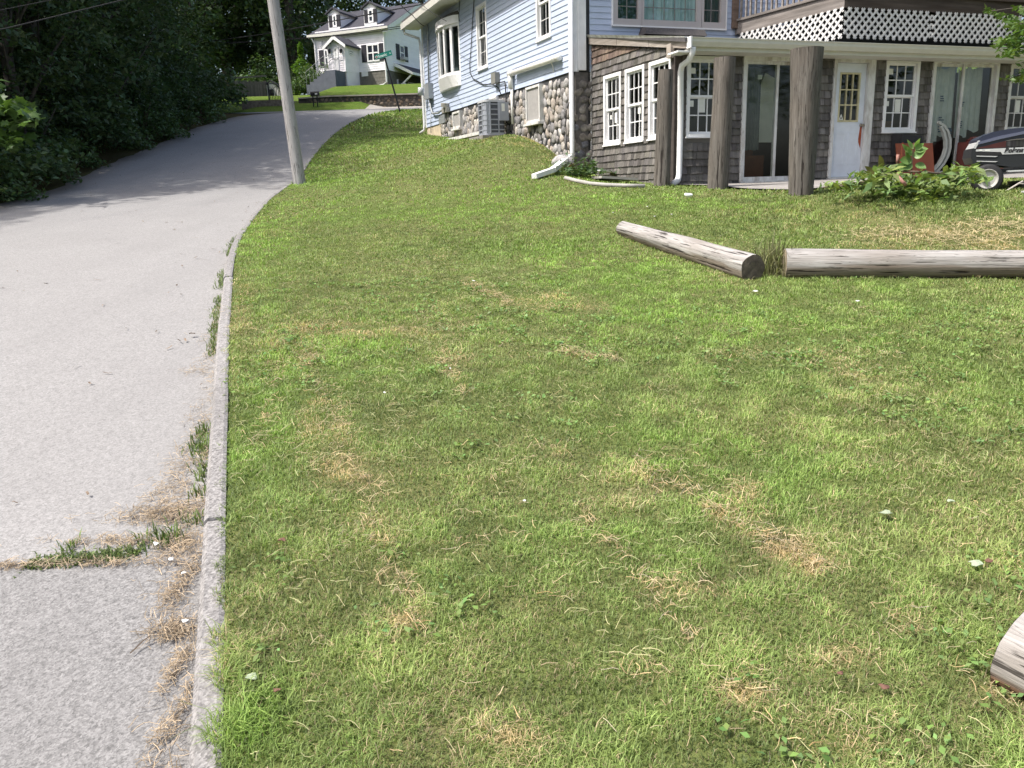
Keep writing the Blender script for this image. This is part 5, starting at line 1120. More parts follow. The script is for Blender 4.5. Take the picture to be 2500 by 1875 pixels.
# side plane of the tractor: near side faces the viewer; length runs to the right and slightly away
TW = Wall((TX, TY), 110.)
TR = empty('garden_tractor', (TX, TY, tz), 'dark blue garden tractor with silver side stripe parked at the right edge before the sunroom', 'garden tractor')
def tp(u, z, o=0.): return TW.pt(u, tz+z, o)
def tz_px(x, y, o=0.):
    W_ = TW.off(o); u, z = W_.uv(x, y); return u, z-tz
def thick(poly, o0, o1): # polygon in (u,z), extruded from o0 to o1 (towards the viewer)
    q = MB(); q.prism([tp(u, z, o0) for u, z in poly], TW.n*(o1-o0)); return q
cz = .2
def tyre(u, z, R, wd, o, nm='wheel', rimr=.62):
    w_ = MB(); prof = [(-wd/2, R*rimr), (-wd/2, R*.86), (-wd*.42, R*.96), (-wd*.2, R), (wd*.2, R), (wd*.42, R*.96), (wd/2, R*.86), (wd/2, R*rimr)]
    w_.lathe(tp(u, z, o), TW.n, prof, 28, cap=False); t_ = w_.build(nm, m_black, TR, smooth=True)
    r_ = MB(); r_.lathe(tp(u, z, o), TW.n, [(wd*.30, R*.1), (wd*.30, R*.50), (wd*.34, R*.52), (wd*.50, R*.60), (wd*.53, R*.64), (wd*.50, R*.66), (-wd*.4, R*.66)], 28); r_.build('rim', m_rim, t_, smooth=False)
    h_ = MB(); h_.lathe(tp(u, z, o+wd*.3), TW.n, [(0, R*.14), (.012, R*.13), (.014, R*.07), (.03, R*.065)], 12); h_.build('hub_cap', m_tgrey, t_)
    return t_
tyre(0, cz, .2, .15, .0); tyre(0, cz, .2, .15, -.72); tyre(1.22, .25, .26, .22, -.02, rimr=.5); tyre(1.22, .25, .26, .22, -.76, rimr=.5)
# hood profile from the photo: nose low, rising to the dash
hp_ = [tz_px(2386, 341), tz_px(2400, 332), tz_px(2425, 322), tz_px(2460, 315), tz_px(2500, 311)]
hood_top = hp_ + [(hp_[-1][0]+.28, hp_[-1][1]+.03), (hp_[-1][0]+.3, hp_[-1][1]-.12)]
bot = [(.98, hp_[0][1]-.07), tz_px(2385, 356)]
q = thick(hood_top+[(hood_top[-1][0], tz_px(2500, 333)[1]), tz_px(2470, 340), tz_px(2430, 350), tz_px(2384, 362)], -.62, -.02); q.build('hood', m_hood, TR)
q = thick([tz_px(2388, 347, .0), tz_px(2440, 332, .0), tz_px(2505, 319, .0), tz_px(2505, 326, .0), tz_px(2440, 340, .0), tz_px(2388, 353, .0)], -.02, .012); q.build('hood_moulding', M('moulding_blue', (.09, .1, .15), .25, .05, 5, spec=.6), TR)
q = thick([tz_px(2376, 362), tz_px(2388, 343), tz_px(2393, 343), tz_px(2382, 363)], -.6, .004); q.build('headlight', m_silver, TR)
sg = [tz_px(2374, 363), (.95, tz_px(2500, 358)[1]), (.95, tz_px(2500, 402)[1]), tz_px(2470, 408), tz_px(2440, 404), tz_px(2376, 400), tz_px(2370, 385)]
thick(sg, -.66, .0).build('side_panel', m_tgrey, TR)
thick([tz_px(2383, 365), (.95, tz_px(2500, 358.5)[1]), (.95, tz_px(2500, 376)[1]), tz_px(2447, 377), tz_px(2443, 371), tz_px(2382, 369.5)], .002, .008).build('side_stripe', m_silver, TR)
thick([tz_px(2383, 371.5), tz_px(2441, 370.5), tz_px(2445, 378), tz_px(2386, 379)], .002, .007).build('vent_recess', M('vent_black', (.012, .012, .013), .6, .1, 9), TR)
for ya in (380, 392.5):
    thick([tz_px(2384, ya), tz_px(2436, ya+1.2), tz_px(2430, ya+3.4), tz_px(2384, ya+2.2)], .002, .012).build('grille_trim', m_silver, TR)
def text_mesh(name, body, size, org, xd, yd, mat, parent, shear=0., bold=0., depth=.002):
    cu = bpy.data.curves.new(name, 'FONT'); cu.body = body; cu.size = size; cu.shear = shear; cu.offset = bold; cu.extrude = depth
    ob = bpy.data.objects.new(name, cu); col.objects.link(ob); bpy.context.view_layer.update()
    me = bpy.data.meshes.new_from_object(ob.evaluated_get(bpy.context.evaluated_depsgraph_get())); bpy.data.objects.remove(ob)
    X = np.array(xd, float); Yv = np.array(yd, float); Zv = np.cross(X, Yv); o_ = ORG.get(parent.name, np.zeros(3))
    co = np.array([v.co[:] for v in me.vertices]); co = np.array(org)+co[:, :1]*X+co[:, 1:2]*Yv+co[:, 2:]*Zv - o_
    me.vertices.foreach_set('co', co.astype(np.float32).ravel()); me.materials.clear(); me.materials.append(mat); me.update()
    o2 = bpy.data.objects.new(name, me); col.objects.link(o2); o2.parent = parent; ORG[o2.name] = o_; return o2
u_, z_ = tz_px(2451, 372.5); text_mesh('lettering', 'Bolens', .082, tp(u_, z_, .0105), TW.d, (0, 0, 1), m_black, TR, .25, .004)
for xa, xb in ((2391, 2398), (2405, 2417)): thick([tz_px(xa, 366), tz_px(xb, 365.8), tz_px(xb, 368), tz_px(xa, 368.2)], .0085, .0105).build('decal', m_paper, TR)
thick([(.12, .28), (1.3, .28), (1.3, .34), (.12, .33)], -.55, -.05).build('frame_rail', m_tgrey, TR)
thick([tz_px(2458, 416), (1.05, tz_px(2500, 414)[1]), (1.05, tz_px(2500, 417)[1]), tz_px(2458, 420)], -.1, .06).build('foot_rest', m_silver, TR)
thick([(.45, .06), (.95, .06), (.98, .16), (.42, .16)], -.85, .1).build('mower_deck', m_tgrey, TR)
thick([(.92, .3), (1.62, .3), (1.66, .5), (1.5, .6), (1.0, .58)], -.78, .02).build('fender', m_hood, TR)
thick([(1.1, .62), (1.5, .62), (1.62, .95), (1.52, .97), (1.42, .7), (1.1, .7)], -.62, -.16).build('seat', m_black, TR)
mb = MB(); mb.tube([tp(.82, .7, -.38), tp(.95, .93, -.38)], .02, 8); c_ = np.array(tp(.95, .93, -.38)); n_ = np.array(TW.d)*.5+np.array([0, 0, .86])
mb.lathe(c_-n_*.0, n_, [(-.012, .17), (0, .185), (.012, .17)], 20); mb.build('steering_wheel', m_black, TR)
mb = MB(); mb.tube([tp(.2, .02, .16), tp(.26, .06, .16), tp(.36, .13, .15), tp(.41, .16, .15)], .012, 6); mb.tube([tp(.36, .13, .15), tp(.42, .125, .15)], .009, 6); q = mb.build('broken_twig', M('bare_twig', (.4, .37, .33), .8, .2, 20), smooth=True); tag(q, 'bare forked grey twig stuck in the grass beside the tractor front wheel', 'twig')
mb = MB(); mb.wbox(TW, .36, 1.2, tz-.0, tz+.03, .1, .45); q = mb.build('pale_sheet', M('pale_sheet_metal', (.6, .6, .62), .4, .05, 8)); tag(q, 'pale flat sheet lying on the ground under the tractor', 'sheet')
# ------------------------------------------------------------------ things leaning by the second slider
Wo = SF.off(.35)
def so_(x, y, o): W_ = SF.off(o); u, z = W_.uv(x, y); return SF.pt(u, z, o)
u0, z1 = Wo.uv(2191, 350); u1 = Wo.u(2279, 350); zb_ = float(lawn_z(*Wo.pt(u0, 0)[:2]))+.03
mb = MB(); mb.prism([SF.pt(u0, zb_, .42), SF.pt(u1, zb_, .42), SF.pt(u1, z1, .3), SF.pt(u0, z1, .3)], SF.n*.03); mb.wbox(SF, u0-.005, u0+.03, zb_, z1+.005, .46, .475)
q = mb.build('rust_panel', M('rust_orange_paint', (.22, .06, .028), .6, .15, 4)); tag(q, 'rust orange board leaning under the window between the white door and slider', 'board')
for j, (off, lb) in enumerate([(0, 'right one of two curved grey plastic strips leaning on the sliding door'), (-11, 'left one of two curved grey plastic strips leaning on the sliding door')]):
    pts = [(2290 if j == 0 else 2296, 298 if j == 0 else 312), (2304, 308), (2313, 322), (2318, 340), (2318, 360), (2313, 380), (2302, 400), (2290, 414), (2277, 425)] if j == 0 else [(2296, 309), (2303, 322), (2308, 342), (2308, 362), (2303, 380), (2292, 400), (2280, 413), (2272, 421)]
    mb = MB(); P3 = [np.array(so_(x, y, .18+.1*i/len(pts)+.03*j)) for i, (x, y) in enumerate(pts)]
    for a_, b_2 in zip(P3[:-1], P3[1:]): mb.bar(a_, b_2+(b_2-a_)*.03, .05, .055, SF.n)
    q = mb.build('curved_strip', M('grey_plastic', (.37, .385, .36), .5, .08, 7)); tag(q, lb, 'plastic strip', 'curved strips by the slider')
mb = MB(); a = so_(2180, 340, .5)
m_dk = M('dark_tarp', (.02, .02, .022), .7, .2, 9)
u0, z1 = SF.off(.2).uv(2192, 324); u1 = SF.off(.2).u(2250, 330); mb = MB(); mb.hexa([SF.pt(u0, z1-.42, .3), SF.pt(u1, z1-.42, .3), SF.pt(u1, z1-.42, .06), SF.pt(u0, z1-.42, .06), SF.pt(u0+.05, z1-.03, .25), SF.pt(u1-.03, z1-.06, .24), SF.pt(u1, z1-.05, .06), SF.pt(u0, z1-.01, .06)]); q = mb.build('tarp_bundle', m_dk); tag(q, 'black covered bundle standing against the wall under the small window', 'bundle')
u0 = SF.off(.3).u(2345, 420); mb = MB(); zb_ = 1.55; mb.wbox(SF, u0+.05, u0+.85, zb_, zb_+.72, .12, .5); mb.lathe(SF.pt(u0+.28, zb_+.72, .3), (0, 0, 1), [(0, .15), (.05, .16), (.06, .1), (.09, .09)], 14); q = mb.build('storage_bin', M('maroon_bin', (.12, .035, .03), .6, .2, 4)); tag(q, 'dark maroon bin standing in shade behind the tractor nose', 'bin')
# ------------------------------------------------------------------ leaves and trees
m_leafdark = leaf_mat('woodland_leaves', (.075, .12, .058), .3, .5, .3, .8, (1.1, 1.2, .5))
m_leafmid = leaf_mat('shrub_leaves', (.075, .13, .05), .25, .5, .25, 1.5)
m_leafbright = leaf_mat('bright_leaves', (.10, .19, .035), .35, .45, .2, 3)
m_bark = M('bark', (.075, .065, .055), .95, .4, 8, .8, 30, .02, stretch=(1, 1, .2))
m_twig = M('twig_bark', (.12, .09, .065), .9, .3, 12)
m_canered = M('reddish_cane', (.30, .15, .12), .7, .2, 12)
def leaf_quads(C, size, rg, droop=.35, asp=.55, nrm=None, colj=(.7, 1.35), flat=.55):
    """C (n,3) centres -> folded diamond leaves (two tris as quad)"""
    n = len(C); az = rg.uniform(0, 2*math.pi, n); el = rg.normal(-droop, .35, n)
    d = np.stack([np.cos(az)*np.cos(el), np.sin(az)*np.cos(el), np.sin(el)], -1)
    upv = np.stack([rg.normal(0, flat, n), rg.normal(0, flat, n), np.ones(n)], -1); s = np.cross(d, upv); s /= np.linalg.norm(s, axis=1, keepdims=True)
    nn = np.cross(s, d); L = size*rg.uniform(.65, 1.25, n)[:, None]
    V = np.empty((n, 4, 3)); V[:, 0] = C - d*L*.5; V[:, 2] = C + d*L*.5 - nn*L*.08; V[:, 1] = C - d*L*.05 + s*L*asp*.5 + nn*L*.06; V[:, 3] = C - d*L*.05 - s*L*asp*.5 + nn*L*.06
    b = np.arange(n)*4; c = rg.uniform(colj[0], colj[1], (n, 1))*np.stack([rg.uniform(.85, 1.2, n), np.ones(n), rg.uniform(.8, 1.2, n)], -1)
    return V.reshape(-1, 3), np.stack([b, b+1, b+2, b+3], -1), np.repeat(c[:, None], 4, 1).reshape(-1, 3)
def crown_points(tips, per, rg, rx, rz):
    out = []
    for t in tips:
        n = int(per*rg.uniform(.6, 1.4)); r = np.sqrt(rg.random(n))*rx*rg.uniform(.7, 1.3); a = rg.uniform(0, 6.283, n)
        out.append(np.stack([t[0]+r*np.cos(a), t[1]+r*np.sin(a), t[2]+rg.normal(0, rz, n)-.35*r*r/rx], -1))
    return np.concatenate(out)
def tree_proto(name, H, cr, zlo, ntip, per, lsize, seed, mat, trunk_r=.16, rx=.75, rz=.12, shell=.55, cy=0):
    rg = np.random.default_rng(seed); root = bpy.data.objects.new(name, None); col.objects.link(root); ORG[root.name] = np.zeros(3)
    mb = MB(); pts = []; x = y = 0
    for i in range(8):
        f = i/7; pts.append((x, y, H*.9*f-.3)); x += rg.normal(0, .06); y += rg.normal(0, .06)
    mb.tube(pts, [trunk_r*(1-.85*i/7)+.02 for i in range(8)], 9)
    tips = []
    for k in range(ntip):
        f = (k+.5)/ntip; z = zlo+(H-zlo)*f; w_ = math.sin(math.pi*min(.98, .12+.86*(1-f)))**.6; a = k*2.399+rg.normal(0, .3); r = cr*w_*(shell+(1-shell)*rg.random())*rg.uniform(.5, 1.1)
        t = np.array([math.cos(a)*r, math.sin(a)*r, z]); tips.append(t)
        if k % 2 == 0:
            zt = max(.5, z-.5-r*.45); i = min(6, max(0, int((zt+.3)/(H*.9)*7))); p0 = np.array(pts[i]); mb.tube([p0, (p0+t)/2+np.array([0, 0, .2]), t], [.05, .032, .012], 5)
    mb.build('trunk', m_bark, root, smooth=True)
    C = crown_points(tips, per, rg, rx, rz); V, F, c = leaf_quads(C, lsize, rg)
    np_mesh('crown', V, F, mat, root, c); return root
GRP_W = 'woodland trees beside the road'
protoA = tree_proto('deciduous_tree', 12.5, 3.3, 1.2, 84, 130, .19, 31, m_leafdark, .2, .9, .13)
protoB = tree_proto('deciduous_tree', 11.0, 2.9, .3, 84, 130, .17, 32, m_leafdark, .15, .85, .12)
protoC = tree_proto('deciduous_tree', 15.5, 4.2, 1.0, 104, 120, .24, 33, m_leafdark, .28, 1.1, .16)
spots = [(-12.4, 17.5, 'A', 'leafy tree nearest the camera in the front row at the road edge'), (-12.0, 20.8, 'B', 'second leafy tree of the front row by the road'), (-12.9, 23.6, 'C', 'third leafy tree of the front row, overhanging the road shadow'), (-13.4, 26.8, 'C', 'fourth leafy tree of the front row, left of the crest'), (-13.9, 30., 'C', 'fifth leafy tree of the front row near the road crest'), (-14.6, 33.4, 'B', 'last leafy tree of the front row at the crest'),
  (-15.0, 12.0, 'B', 'leafy tree beyond the left edge of the frame beside the road'), (-17.5, 15.5, 'C', 'tall tree of the second row furthest left'), (-17.0, 19.6, 'C', 'tall second row tree behind the front row, second from the left'), (-17.6, 23.8, 'C', 'tall second row tree in the middle of the wood'), (-18, 28.5, 'C', 'tall second row tree, fourth from the left'), (-18.6, 33, 'C', 'tall second row tree behind the crest bushes'), (-19.5, 38.5, 'C', 'tall tree at the right end of the dark wood'), (-15.9, 36.8, 'A', 'leafy tree standing just past the road crest at left'),
  (-23, 18, 'C', 'tall tree of the rear row at far left'), (-23.5, 24, 'C', 'tall tree of the rear row at left centre'), (-24, 30.5, 'C', 'tall tree of the rear row behind the crest'), (-26, 38, 'C', 'tall tree of the rear row above the wooden fence'), (-22, 10.5, 'C', 'tall tree left of the frame shading the wood')]
spots += [(-16.5, 41.5, 'A', 'leafy tree past the crest at the right end of the wood'), (-20.5, 44.5, 'A', 'leafy tree behind the crest bushes at the right end of the wood'), (-18.2, 36.2, 'B', 'low leafed tree filling the wood behind the crest shrubs'), (-16.8, 31.5, 'B', 'low leafed tree in the shaded wood behind the last front row trees'), (-16.2, 21.8, 'B', 'low leafed tree in the shaded wood behind the middle front row')]
used = set(); PR = {'A': protoA, 'B': protoB, 'C': protoC}
for i, (x, y, k, lb) in enumerate(spots):
    s = 1+.12*math.sin(i*2.7); loc = (x, y, float(ground_z(x, y))-.1)
    if k not in used: o = PR[k]; o.location = loc; o.rotation_euler = (0, 0, i*1.3); o.scale = (s, s, s); used.add(k)
    else: o = copy_tree(PR[k], loc, i*1.3+.4, s)
    tag(o, lb, 'tree', GRP_W)
# undergrowth along the road
def shrub_proto(name, R, H, n, lsize, seed, mat, stems=7):
    rg = np.random.default_rng(seed); root = bpy.data.objects.new(name, None); col.objects.link(root); ORG[root.name] = np.zeros(3)
    mb = MB(); tips = []
    for k in range(stems*4):
        a = rg.uniform(0, 6.28); r = R*math.sqrt(rg.random()); z = H*(1-.75*(r/R)**2)*rg.uniform(.35, 1.05); t = np.array([math.cos(a)*r, math.sin(a)*r, z]); tips.append(t)
        if k < stems: mb.tube([(0, 0, -.1), t*.5+np.array([0, 0, .15]), t], [.02, .014, .006], 5)
    mb.build('stems', m_twig, root); C = crown_points(tips, n//len(tips), rg, R*.38, H*.06); V, F, c = leaf_quads(C, lsize, rg, .3); np_mesh('foliage', V, F, mat, root, c); return root
shA = shrub_proto('shrub', 1.3, 1.7, 2600, .15, 41, m_leafmid); shB = shrub_proto('shrub', 1.1, 1.2, 2400, .11, 42, m_leafmid); shC = shrub_proto('shrub', 1.5, 2.3, 2800, .17, 43, m_leafdark)
u_ = set(); PS = {'A': shA, 'B': shB, 'C': shC}
nm_pos = ['at the left frame edge', 'beside the pale road edge', 'with lit leaf tops below the darkest gap', 'where the road shadow begins', 'at mid slope', 'beside the shaded verge', 'two thirds up the slope', 'close below the crest', 'nearest the crest at the end of the wood']
k_ = 0
for i, Y in enumerate([12.6, 14.2, 15.8, 17.6, 19.4, 21.4, 23.6, 26., 28.6, 31.2, 33.6, 35.6]):
    xe = float(kx(Y)-road_w(Y)); kd = 'BABCABCABCAC'[i]; x = xe-.75-(.5 if kd != 'B' else 0); loc = (x, Y, float(ground_z(x, Y))-.05)
    lb = '%s roadside shrub %s' % ({'A': 'medium green', 'B': 'low', 'C': 'dark tall'}[kd], ['just outside the left frame', 'at the left frame edge', 'beside the pale gravelly road edge', 'below the darkest gap in the wood', 'with layered leaves leaning over the road edge', 'where the tree shadow starts on the road', 'half way up the shaded slope', 'past the middle of the shaded slope', 'two thirds up the shaded slope', 'close below the crest', 'at the crest, next to last', 'at the end of the wood beside the far lawn'][i])
    if kd not in u_: o = PS[kd]; o.location = loc; o.rotation_euler = (0, 0, i); u_.add(kd)
    else: o = copy_tree(PS[kd], loc, i*1.1, 1+.15*math.sin(i*3.3))
    tag(o, lb, 'shrub', 'roadside shrubs under the trees')
for x, y, s, lb in [(-14.3, 38.2, 1.5, 'dark tall shrub closing the gap at the end of the wood'), (-15.8, 40.6, 1.6, 'dark tall shrub beyond the crest beside the far lawn'), (-18.0, 44.5, 1.8, 'large dark shrub left of the wooden fence'), (-20.5, 49, 2.0, 'large dark shrub behind the left end of the wooden fence')]:
    tag(copy_tree(shC, (x, y, float(ground_z(x, y))-.1), x*3, s), lb, 'shrub', 'roadside shrubs under the trees')
# lit maple branch reaching in at the left
def maple_leaf(): return np.array([(0, -.5), (.16, -.34), (.46, -.36), (.34, -.12), (.52, .08), (.24, .14), (.16, .28), (0, .56), (-.16, .28), (-.24, .14), (-.52, .08), (-.34, -.12), (-.46, -.36), (-.16, -.34)])
def outline_leaves(C, size, rg, outl, droop=.5, facing=None):
    n = len(C); k = len(outl); V = []; F = []; cc = []
    for i in range(n):
        az = rg.uniform(0, 6.28); el = -droop+rg.normal(0, .3); d = np.array([math.cos(az)*math.cos(el), math.sin(az)*math.cos(el), math.sin(el)])
        s = np.cross(d, [rg.normal(0, .35), rg.normal(0, .35), 1]); s /= np.linalg.norm(s); nn = np.cross(s, d); L = size*rg.uniform(.7, 1.25); b = len(V); q = rg.uniform(.75, 1.3)
        V.append(C[i]+nn*L*.05)
        for (a_, b_) in outl: V.append(C[i]+s*a_*L+d*b_*L-nn*L*.18*abs(a_)-nn*L*.1*b_*b_)
        for j in range(k): F.append((b, b+1+j, b+1+(j+1) % k))
        cc += [(q, q, q)]*(k+1)
    return np.array(V), np.array(F), np.array(cc)
MP = np.array([-12.6, 15.2]); mz = float(ground_z(*MP)); mt_ = empty('maple_tree', (MP[0], MP[1], mz), 'maple tree at the left frame edge with bright sunlit leaves hanging over the road', 'tree')
tipA = at_y(30, 275, 15.4); tipB = at_y(20, 345, 15.3); tipC = at_y(-60, 250, 15.3)
mb = MB(); top = np.array([MP[0]-.3, MP[1], mz+7.0]); mb.tube([(MP[0], MP[1], mz-.2), (MP[0]-.1, MP[1], mz+2), tuple(top)], [.14, .11, .03], 8)
for t in (tipA, tipB, tipC): mb.tube([(MP[0]-.1, MP[1], mz+2.2), (np.array([MP[0], MP[1], mz+2.6])+t)/2+np.array([0, 0, .25]), t], [.04, .025, .008], 5)
mb.build('trunk', m_bark, mt_, smooth=True)
rg = np.random.default_rng(51); C = []
for (x, y, rx, ry, n) in [(15, 262, 40, 16, 46), (45, 282, 38, 16, 50), (66, 292, 22, 9, 16), (10, 300, 30, 16, 30), (25, 338, 32, 12, 40), (5, 350, 30, 12, 26), (-60, 270, 60, 40, 60), (-60, 340, 60, 20, 40), (2, 205, 10, 8, 6)]:
    for _ in range(n): C.append(at_y(x+rg.normal()*rx*.55, y+rg.normal()*ry*.6, 15.4+rg.normal()*.3))
for k in range(200): C.append(np.array([MP[0]-.9+rg.normal()*1.0, MP[1]+rg.normal()*1.0, mz+rg.uniform(2.6, 6.5)]))
V, F3, cc = outline_leaves(np.array(C), .24, rg, maple_leaf(), .55); np_mesh('foliage', V, None, leaf_mat('maple_leaves', (.075, .135, .035), .3, .45, .2, 3), mt_, cc, F3=F3)
# fine-leaved tree at the right edge
LT = np.array([8.6, 8.6]); lz = float(lawn_z(*LT)); lt = empty('locust_tree', (LT[0], LT[1], lz), 'fine leaved green tree reaching in at the upper right corner before the deck, with an added unseen shading crown', 'tree')
mb = MB(); mb.tube([(LT[0], LT[1], lz-.2), (LT[0]-.1, LT[1], lz+1.6), (LT[0]-.3, LT[1]+.1, lz+4.6)], [.09, .07, .02], 8); rg = np.random.default_rng(52); C = []
for (x, y, rx, ry, n) in [(2415, 28, 14, 5, 14), (2440, 38, 16, 6, 22), (2462, 48, 20, 8, 40), (2485, 62, 24, 12, 70), (2498, 25, 14, 10, 26), (2470, 100, 30, 9, 70), (2450, 98, 18, 5, 26), (2440, 112, 14, 4, 14), (2475, 125, 28, 8, 60), (2462, 136, 20, 4, 22), (2490, 90, 20, 14, 60), (2465, 192, 18, 5, 18), (2488, 196, 18, 8, 30), (2496, 178, 12, 10, 18), (2540, 60, 40, 40, 200), (2545, 140, 40, 40, 180), (2540, 195, 30, 14, 60)]:
    for _ in range(n): C.append(at_y(x+rg.normal()*rx*.6, y+rg.normal()*ry*.7, 8.6+rg.normal()*.3))
for (x, y) in [(2415, 28), (2440, 112), (2465, 192), (2450, 98), (2475, 60)]:
    t = at_y(x, y, 8.6); mb.tube([(LT[0]-.1, LT[1], lz+1.9), (np.array([LT[0]-.1, LT[1], lz+2.2])+t)/2+np.array([0, 0, .15]), t], [.03, .016, .005], 5)
mb.build('trunk', m_bark, lt, smooth=True)
for k in range(700): C.append(np.array([LT[0]+.2+rg.normal()*.7, LT[1]+rg.normal()*.8, lz+rg.uniform(2.2, 4.6)]))
for k in range(9000):  # added out-of-view crown that blocks sky light from the sunroom front
    v_ = rg.normal(size=3); v_ /= np.linalg.norm(v_); rr = rg.random()**.4; q = np.array([13.2, 10.0, lz+6.3])+v_*rr*np.array([5.0, 5.0, 4.0]); C.append(q)
V, F, cc = leaf_quads(np.array(C), rg.uniform(.075, .1, (len(C), 1))*np.where(np.arange(len(C))[:, None] > len(C)-9000, 3.4, 1.0), rg, .2, .42); np_mesh('foliage', V, F, leaf_mat('locust_leaves', (.085, .145, .04), .3, .5, .2, 4), lt, cc)
# weed bush at the house corner
p = gpx(1418, 432); wb = empty('weed_bush', p, 'low dark green leafy weed at the stone house corner', 'bush'); rg = np.random.default_rng(53)
C = p+np.stack([rg.normal(0, .19, 420), rg.normal(0, .15, 420), np.abs(rg.normal(0.04, .11, 420))+.03], -1); V, F, cc = leaf_quads(C, .10, rg, .1, .5); np_mesh('foliage', V, F, m_leafmid, wb, cc)
mb = MB()
for k in range(8): a = rg.uniform(0, 6.28); mb.tube([p, p+np.array([math.cos(a)*.2, math.sin(a)*.15, .25])], [.008, .004], 5)
mb.build('stems', m_twig, wb)
p = gpx(1553, 441); sp = empty('small_weed', p, 'small yellow green weed at the end of the white board', 'weed'); C = p+np.stack([rg.normal(0, .1, 90), rg.normal(0, .08, 90), np.abs(rg.normal(0, .09, 90))+.03], -1); V, F, cc = leaf_quads(C, .07, rg, .0, .5); np_mesh('foliage', V, F, m_leafbright, sp, cc)
# ------------------------------------------------------------------ brush pile of cut branches
bp0 = gpx(2160, 455); bp = empty('brush_pile', bp0, 'heap of wilting cut branches with pale green leaves in front of the tractor', 'brush pile'); rg = np.random.default_rng(61)
C = []; mb = MB(); cane = MB()
for (x, y, rx, ry, n) in [(2170, 434, 60, 10, 150), (2230, 442, 80, 14, 210), (2120, 450, 70, 8, 110), (2290, 436, 50, 12, 120), (2330, 440, 30, 10, 90), (2330, 412, 18, 8, 60), (2370, 418, 18, 10, 50), (2200, 466, 110, 12, 200), (2290, 474, 70, 10, 100), (2060, 456, 50, 6, 50), (2030, 452, 20, 5, 20), (2250, 492, 90, 10, 90), (2395, 440, 20, 8, 40), (2160, 412, 26, 6, 60), (2110, 428, 24, 8, 50)]:
    for _ in range(n):
        q = at_y(x+rg.normal()*rx*.55, y+rg.normal()*ry*.6, 10.6+rg.normal()*.35); q[2] = max(q[2], float(lawn_z(q[0], q[1]))+.02)
        if rg.random() < .62: C.append(q)
V, F, cc = leaf_quads(np.array(C), .17, rg, .25, .36, colj=(.6, 1.7)); np_mesh('leaves', V, F, leaf_mat('wilting_leaves', (.135, .195, .065), .3, .55, .2, 5), bp, cc)
for (pts, r) in [([(2050, 455), (2090, 448), (2135, 442)], .018), ([(2090, 452), (2150, 440), (2160, 436)], .02), ([(2200, 418), (2260, 420), (2310, 426)], .014), ([(2010, 458), (2070, 450)], .01), ([(2300, 445), (2340, 420)], .01), ([(2230, 430), (2300, 445)], .014)]:
    mb.tube([at_y(x, y, 10.45) for x, y in pts], r, 6)
mb.build('twigs', m_twig, bp, smooth=True)
cane.tube([at_y(2188, 428, 10.2), at_y(2200, 440, 10.1), at_y(2212, 452, 10.05)], .024, 8); cane.build('cut_cane', m_canered, bp, smooth=True); cane = MB(); cane.tube([at_y(2192, 377, 10.6), at_y(2191, 400, 10.6)], .02, 8); cane.build('cut_cane', m_canered, bp, smooth=True)
# tall shoot with broad leaves standing in the pile
p = at_y(2224, 440, 10.5); shoot = empty('sapling', p, 'upright young shoot with broad pointed leaves rising from the brush pile', 'plant'); tipp = at_y(2232, 348, 10.5)
mb = MB(); mb.tube([p, at_y(2226, 400, 10.5), tipp], [.014, .011, .005], 6); mb.build('stem', M('shoot_stem', (.2, .14, .1), .7, .2, 9), shoot)
def big_leaf(base, tip, wd, mat, name, parent, sag=.05, tone=1):
    base = np.array(base); tip = np.array(tip); d = tip-base; L = np.linalg.norm(d); d /= L; s = np.cross(d, [.1, -.9, .45]); s /= np.linalg.norm(s); nn = np.cross(s, d); mb = MB(); n = 8; vs = []
    for i in range(n+1):
        f = i/n; w_ = wd*math.sin(math.pi*f**.75)**.9*.5 if 0 < f < 1 else .003; c = base+d*L*f-nn*L*sag*math.sin(math.pi*f)*2
        vs += [c-s*w_+nn*w_*.35, c, c+s*w_+nn*w_*.35]
    fs = []
    for i in range(n): fs += [(3*i, 3*i+1, 3*i+4, 3*i+3), (3*i+1, 3*i+2, 3*i+5, 3*i+4)]
    mb.add(vs, fs, (tone,)*3); return mb.build(name, mat, parent, smooth=True)
m_bl = leaf_mat('broad_leaves', (.17, .28, .09), .3, .4, .12, 8)
for b_, t_, w_, tn in [((2228, 372), (2202, 352), .09, 1.1), ((2232, 362), (2215, 341), .08, 1.2), ((2234, 360), (2246, 338), .07, 1.25), ((2234, 364), (2256, 350), .08, 1.15), ((2234, 366), (2266, 363), .1, .95), ((2230, 382), (2260, 368), .12, 1.0), ((2226, 390), (2196, 392), .12, .95), ((2228, 378), (2214, 360), .09, 1.1), ((2226, 398), (2200, 412), .13, .85), ((2224, 392), (2210, 370), .1, 1.), ((2236, 399), (2261, 411), .12, .8), ((2222, 400), (2184, 414), .12, .9)]:
    big_leaf(at_y(*b_, 10.5), at_y(*t_, 10.4), w_, m_bl, 'leaf', shoot, .06, tn)
p = at_y(2154, 418, 10.6); sh2 = empty('sapling', p, 'small shoot with olive brown leaves standing left of the tall shoot', 'plant'); mb = MB(); mb.tube([p, at_y(2152, 400, 10.6)], .006, 5); mb.tube([at_y(2136, 432, 10.6), at_y(2130, 425, 10.6)], .006, 5); mb.build('stem', m_twig, sh2)
m_ol = leaf_mat('olive_leaves', (.17, .16, .05), .3, .5, .15, 6)
for b_, t_, w_ in [((2153, 411), (2147, 378), .1), ((2135, 426), (2111, 406), .1), ((2140, 433), (2112, 424), .09)]: big_leaf(at_y(*b_, 10.6), at_y(*t_, 10.55), w_, m_ol, 'leaf', sh2, .03)
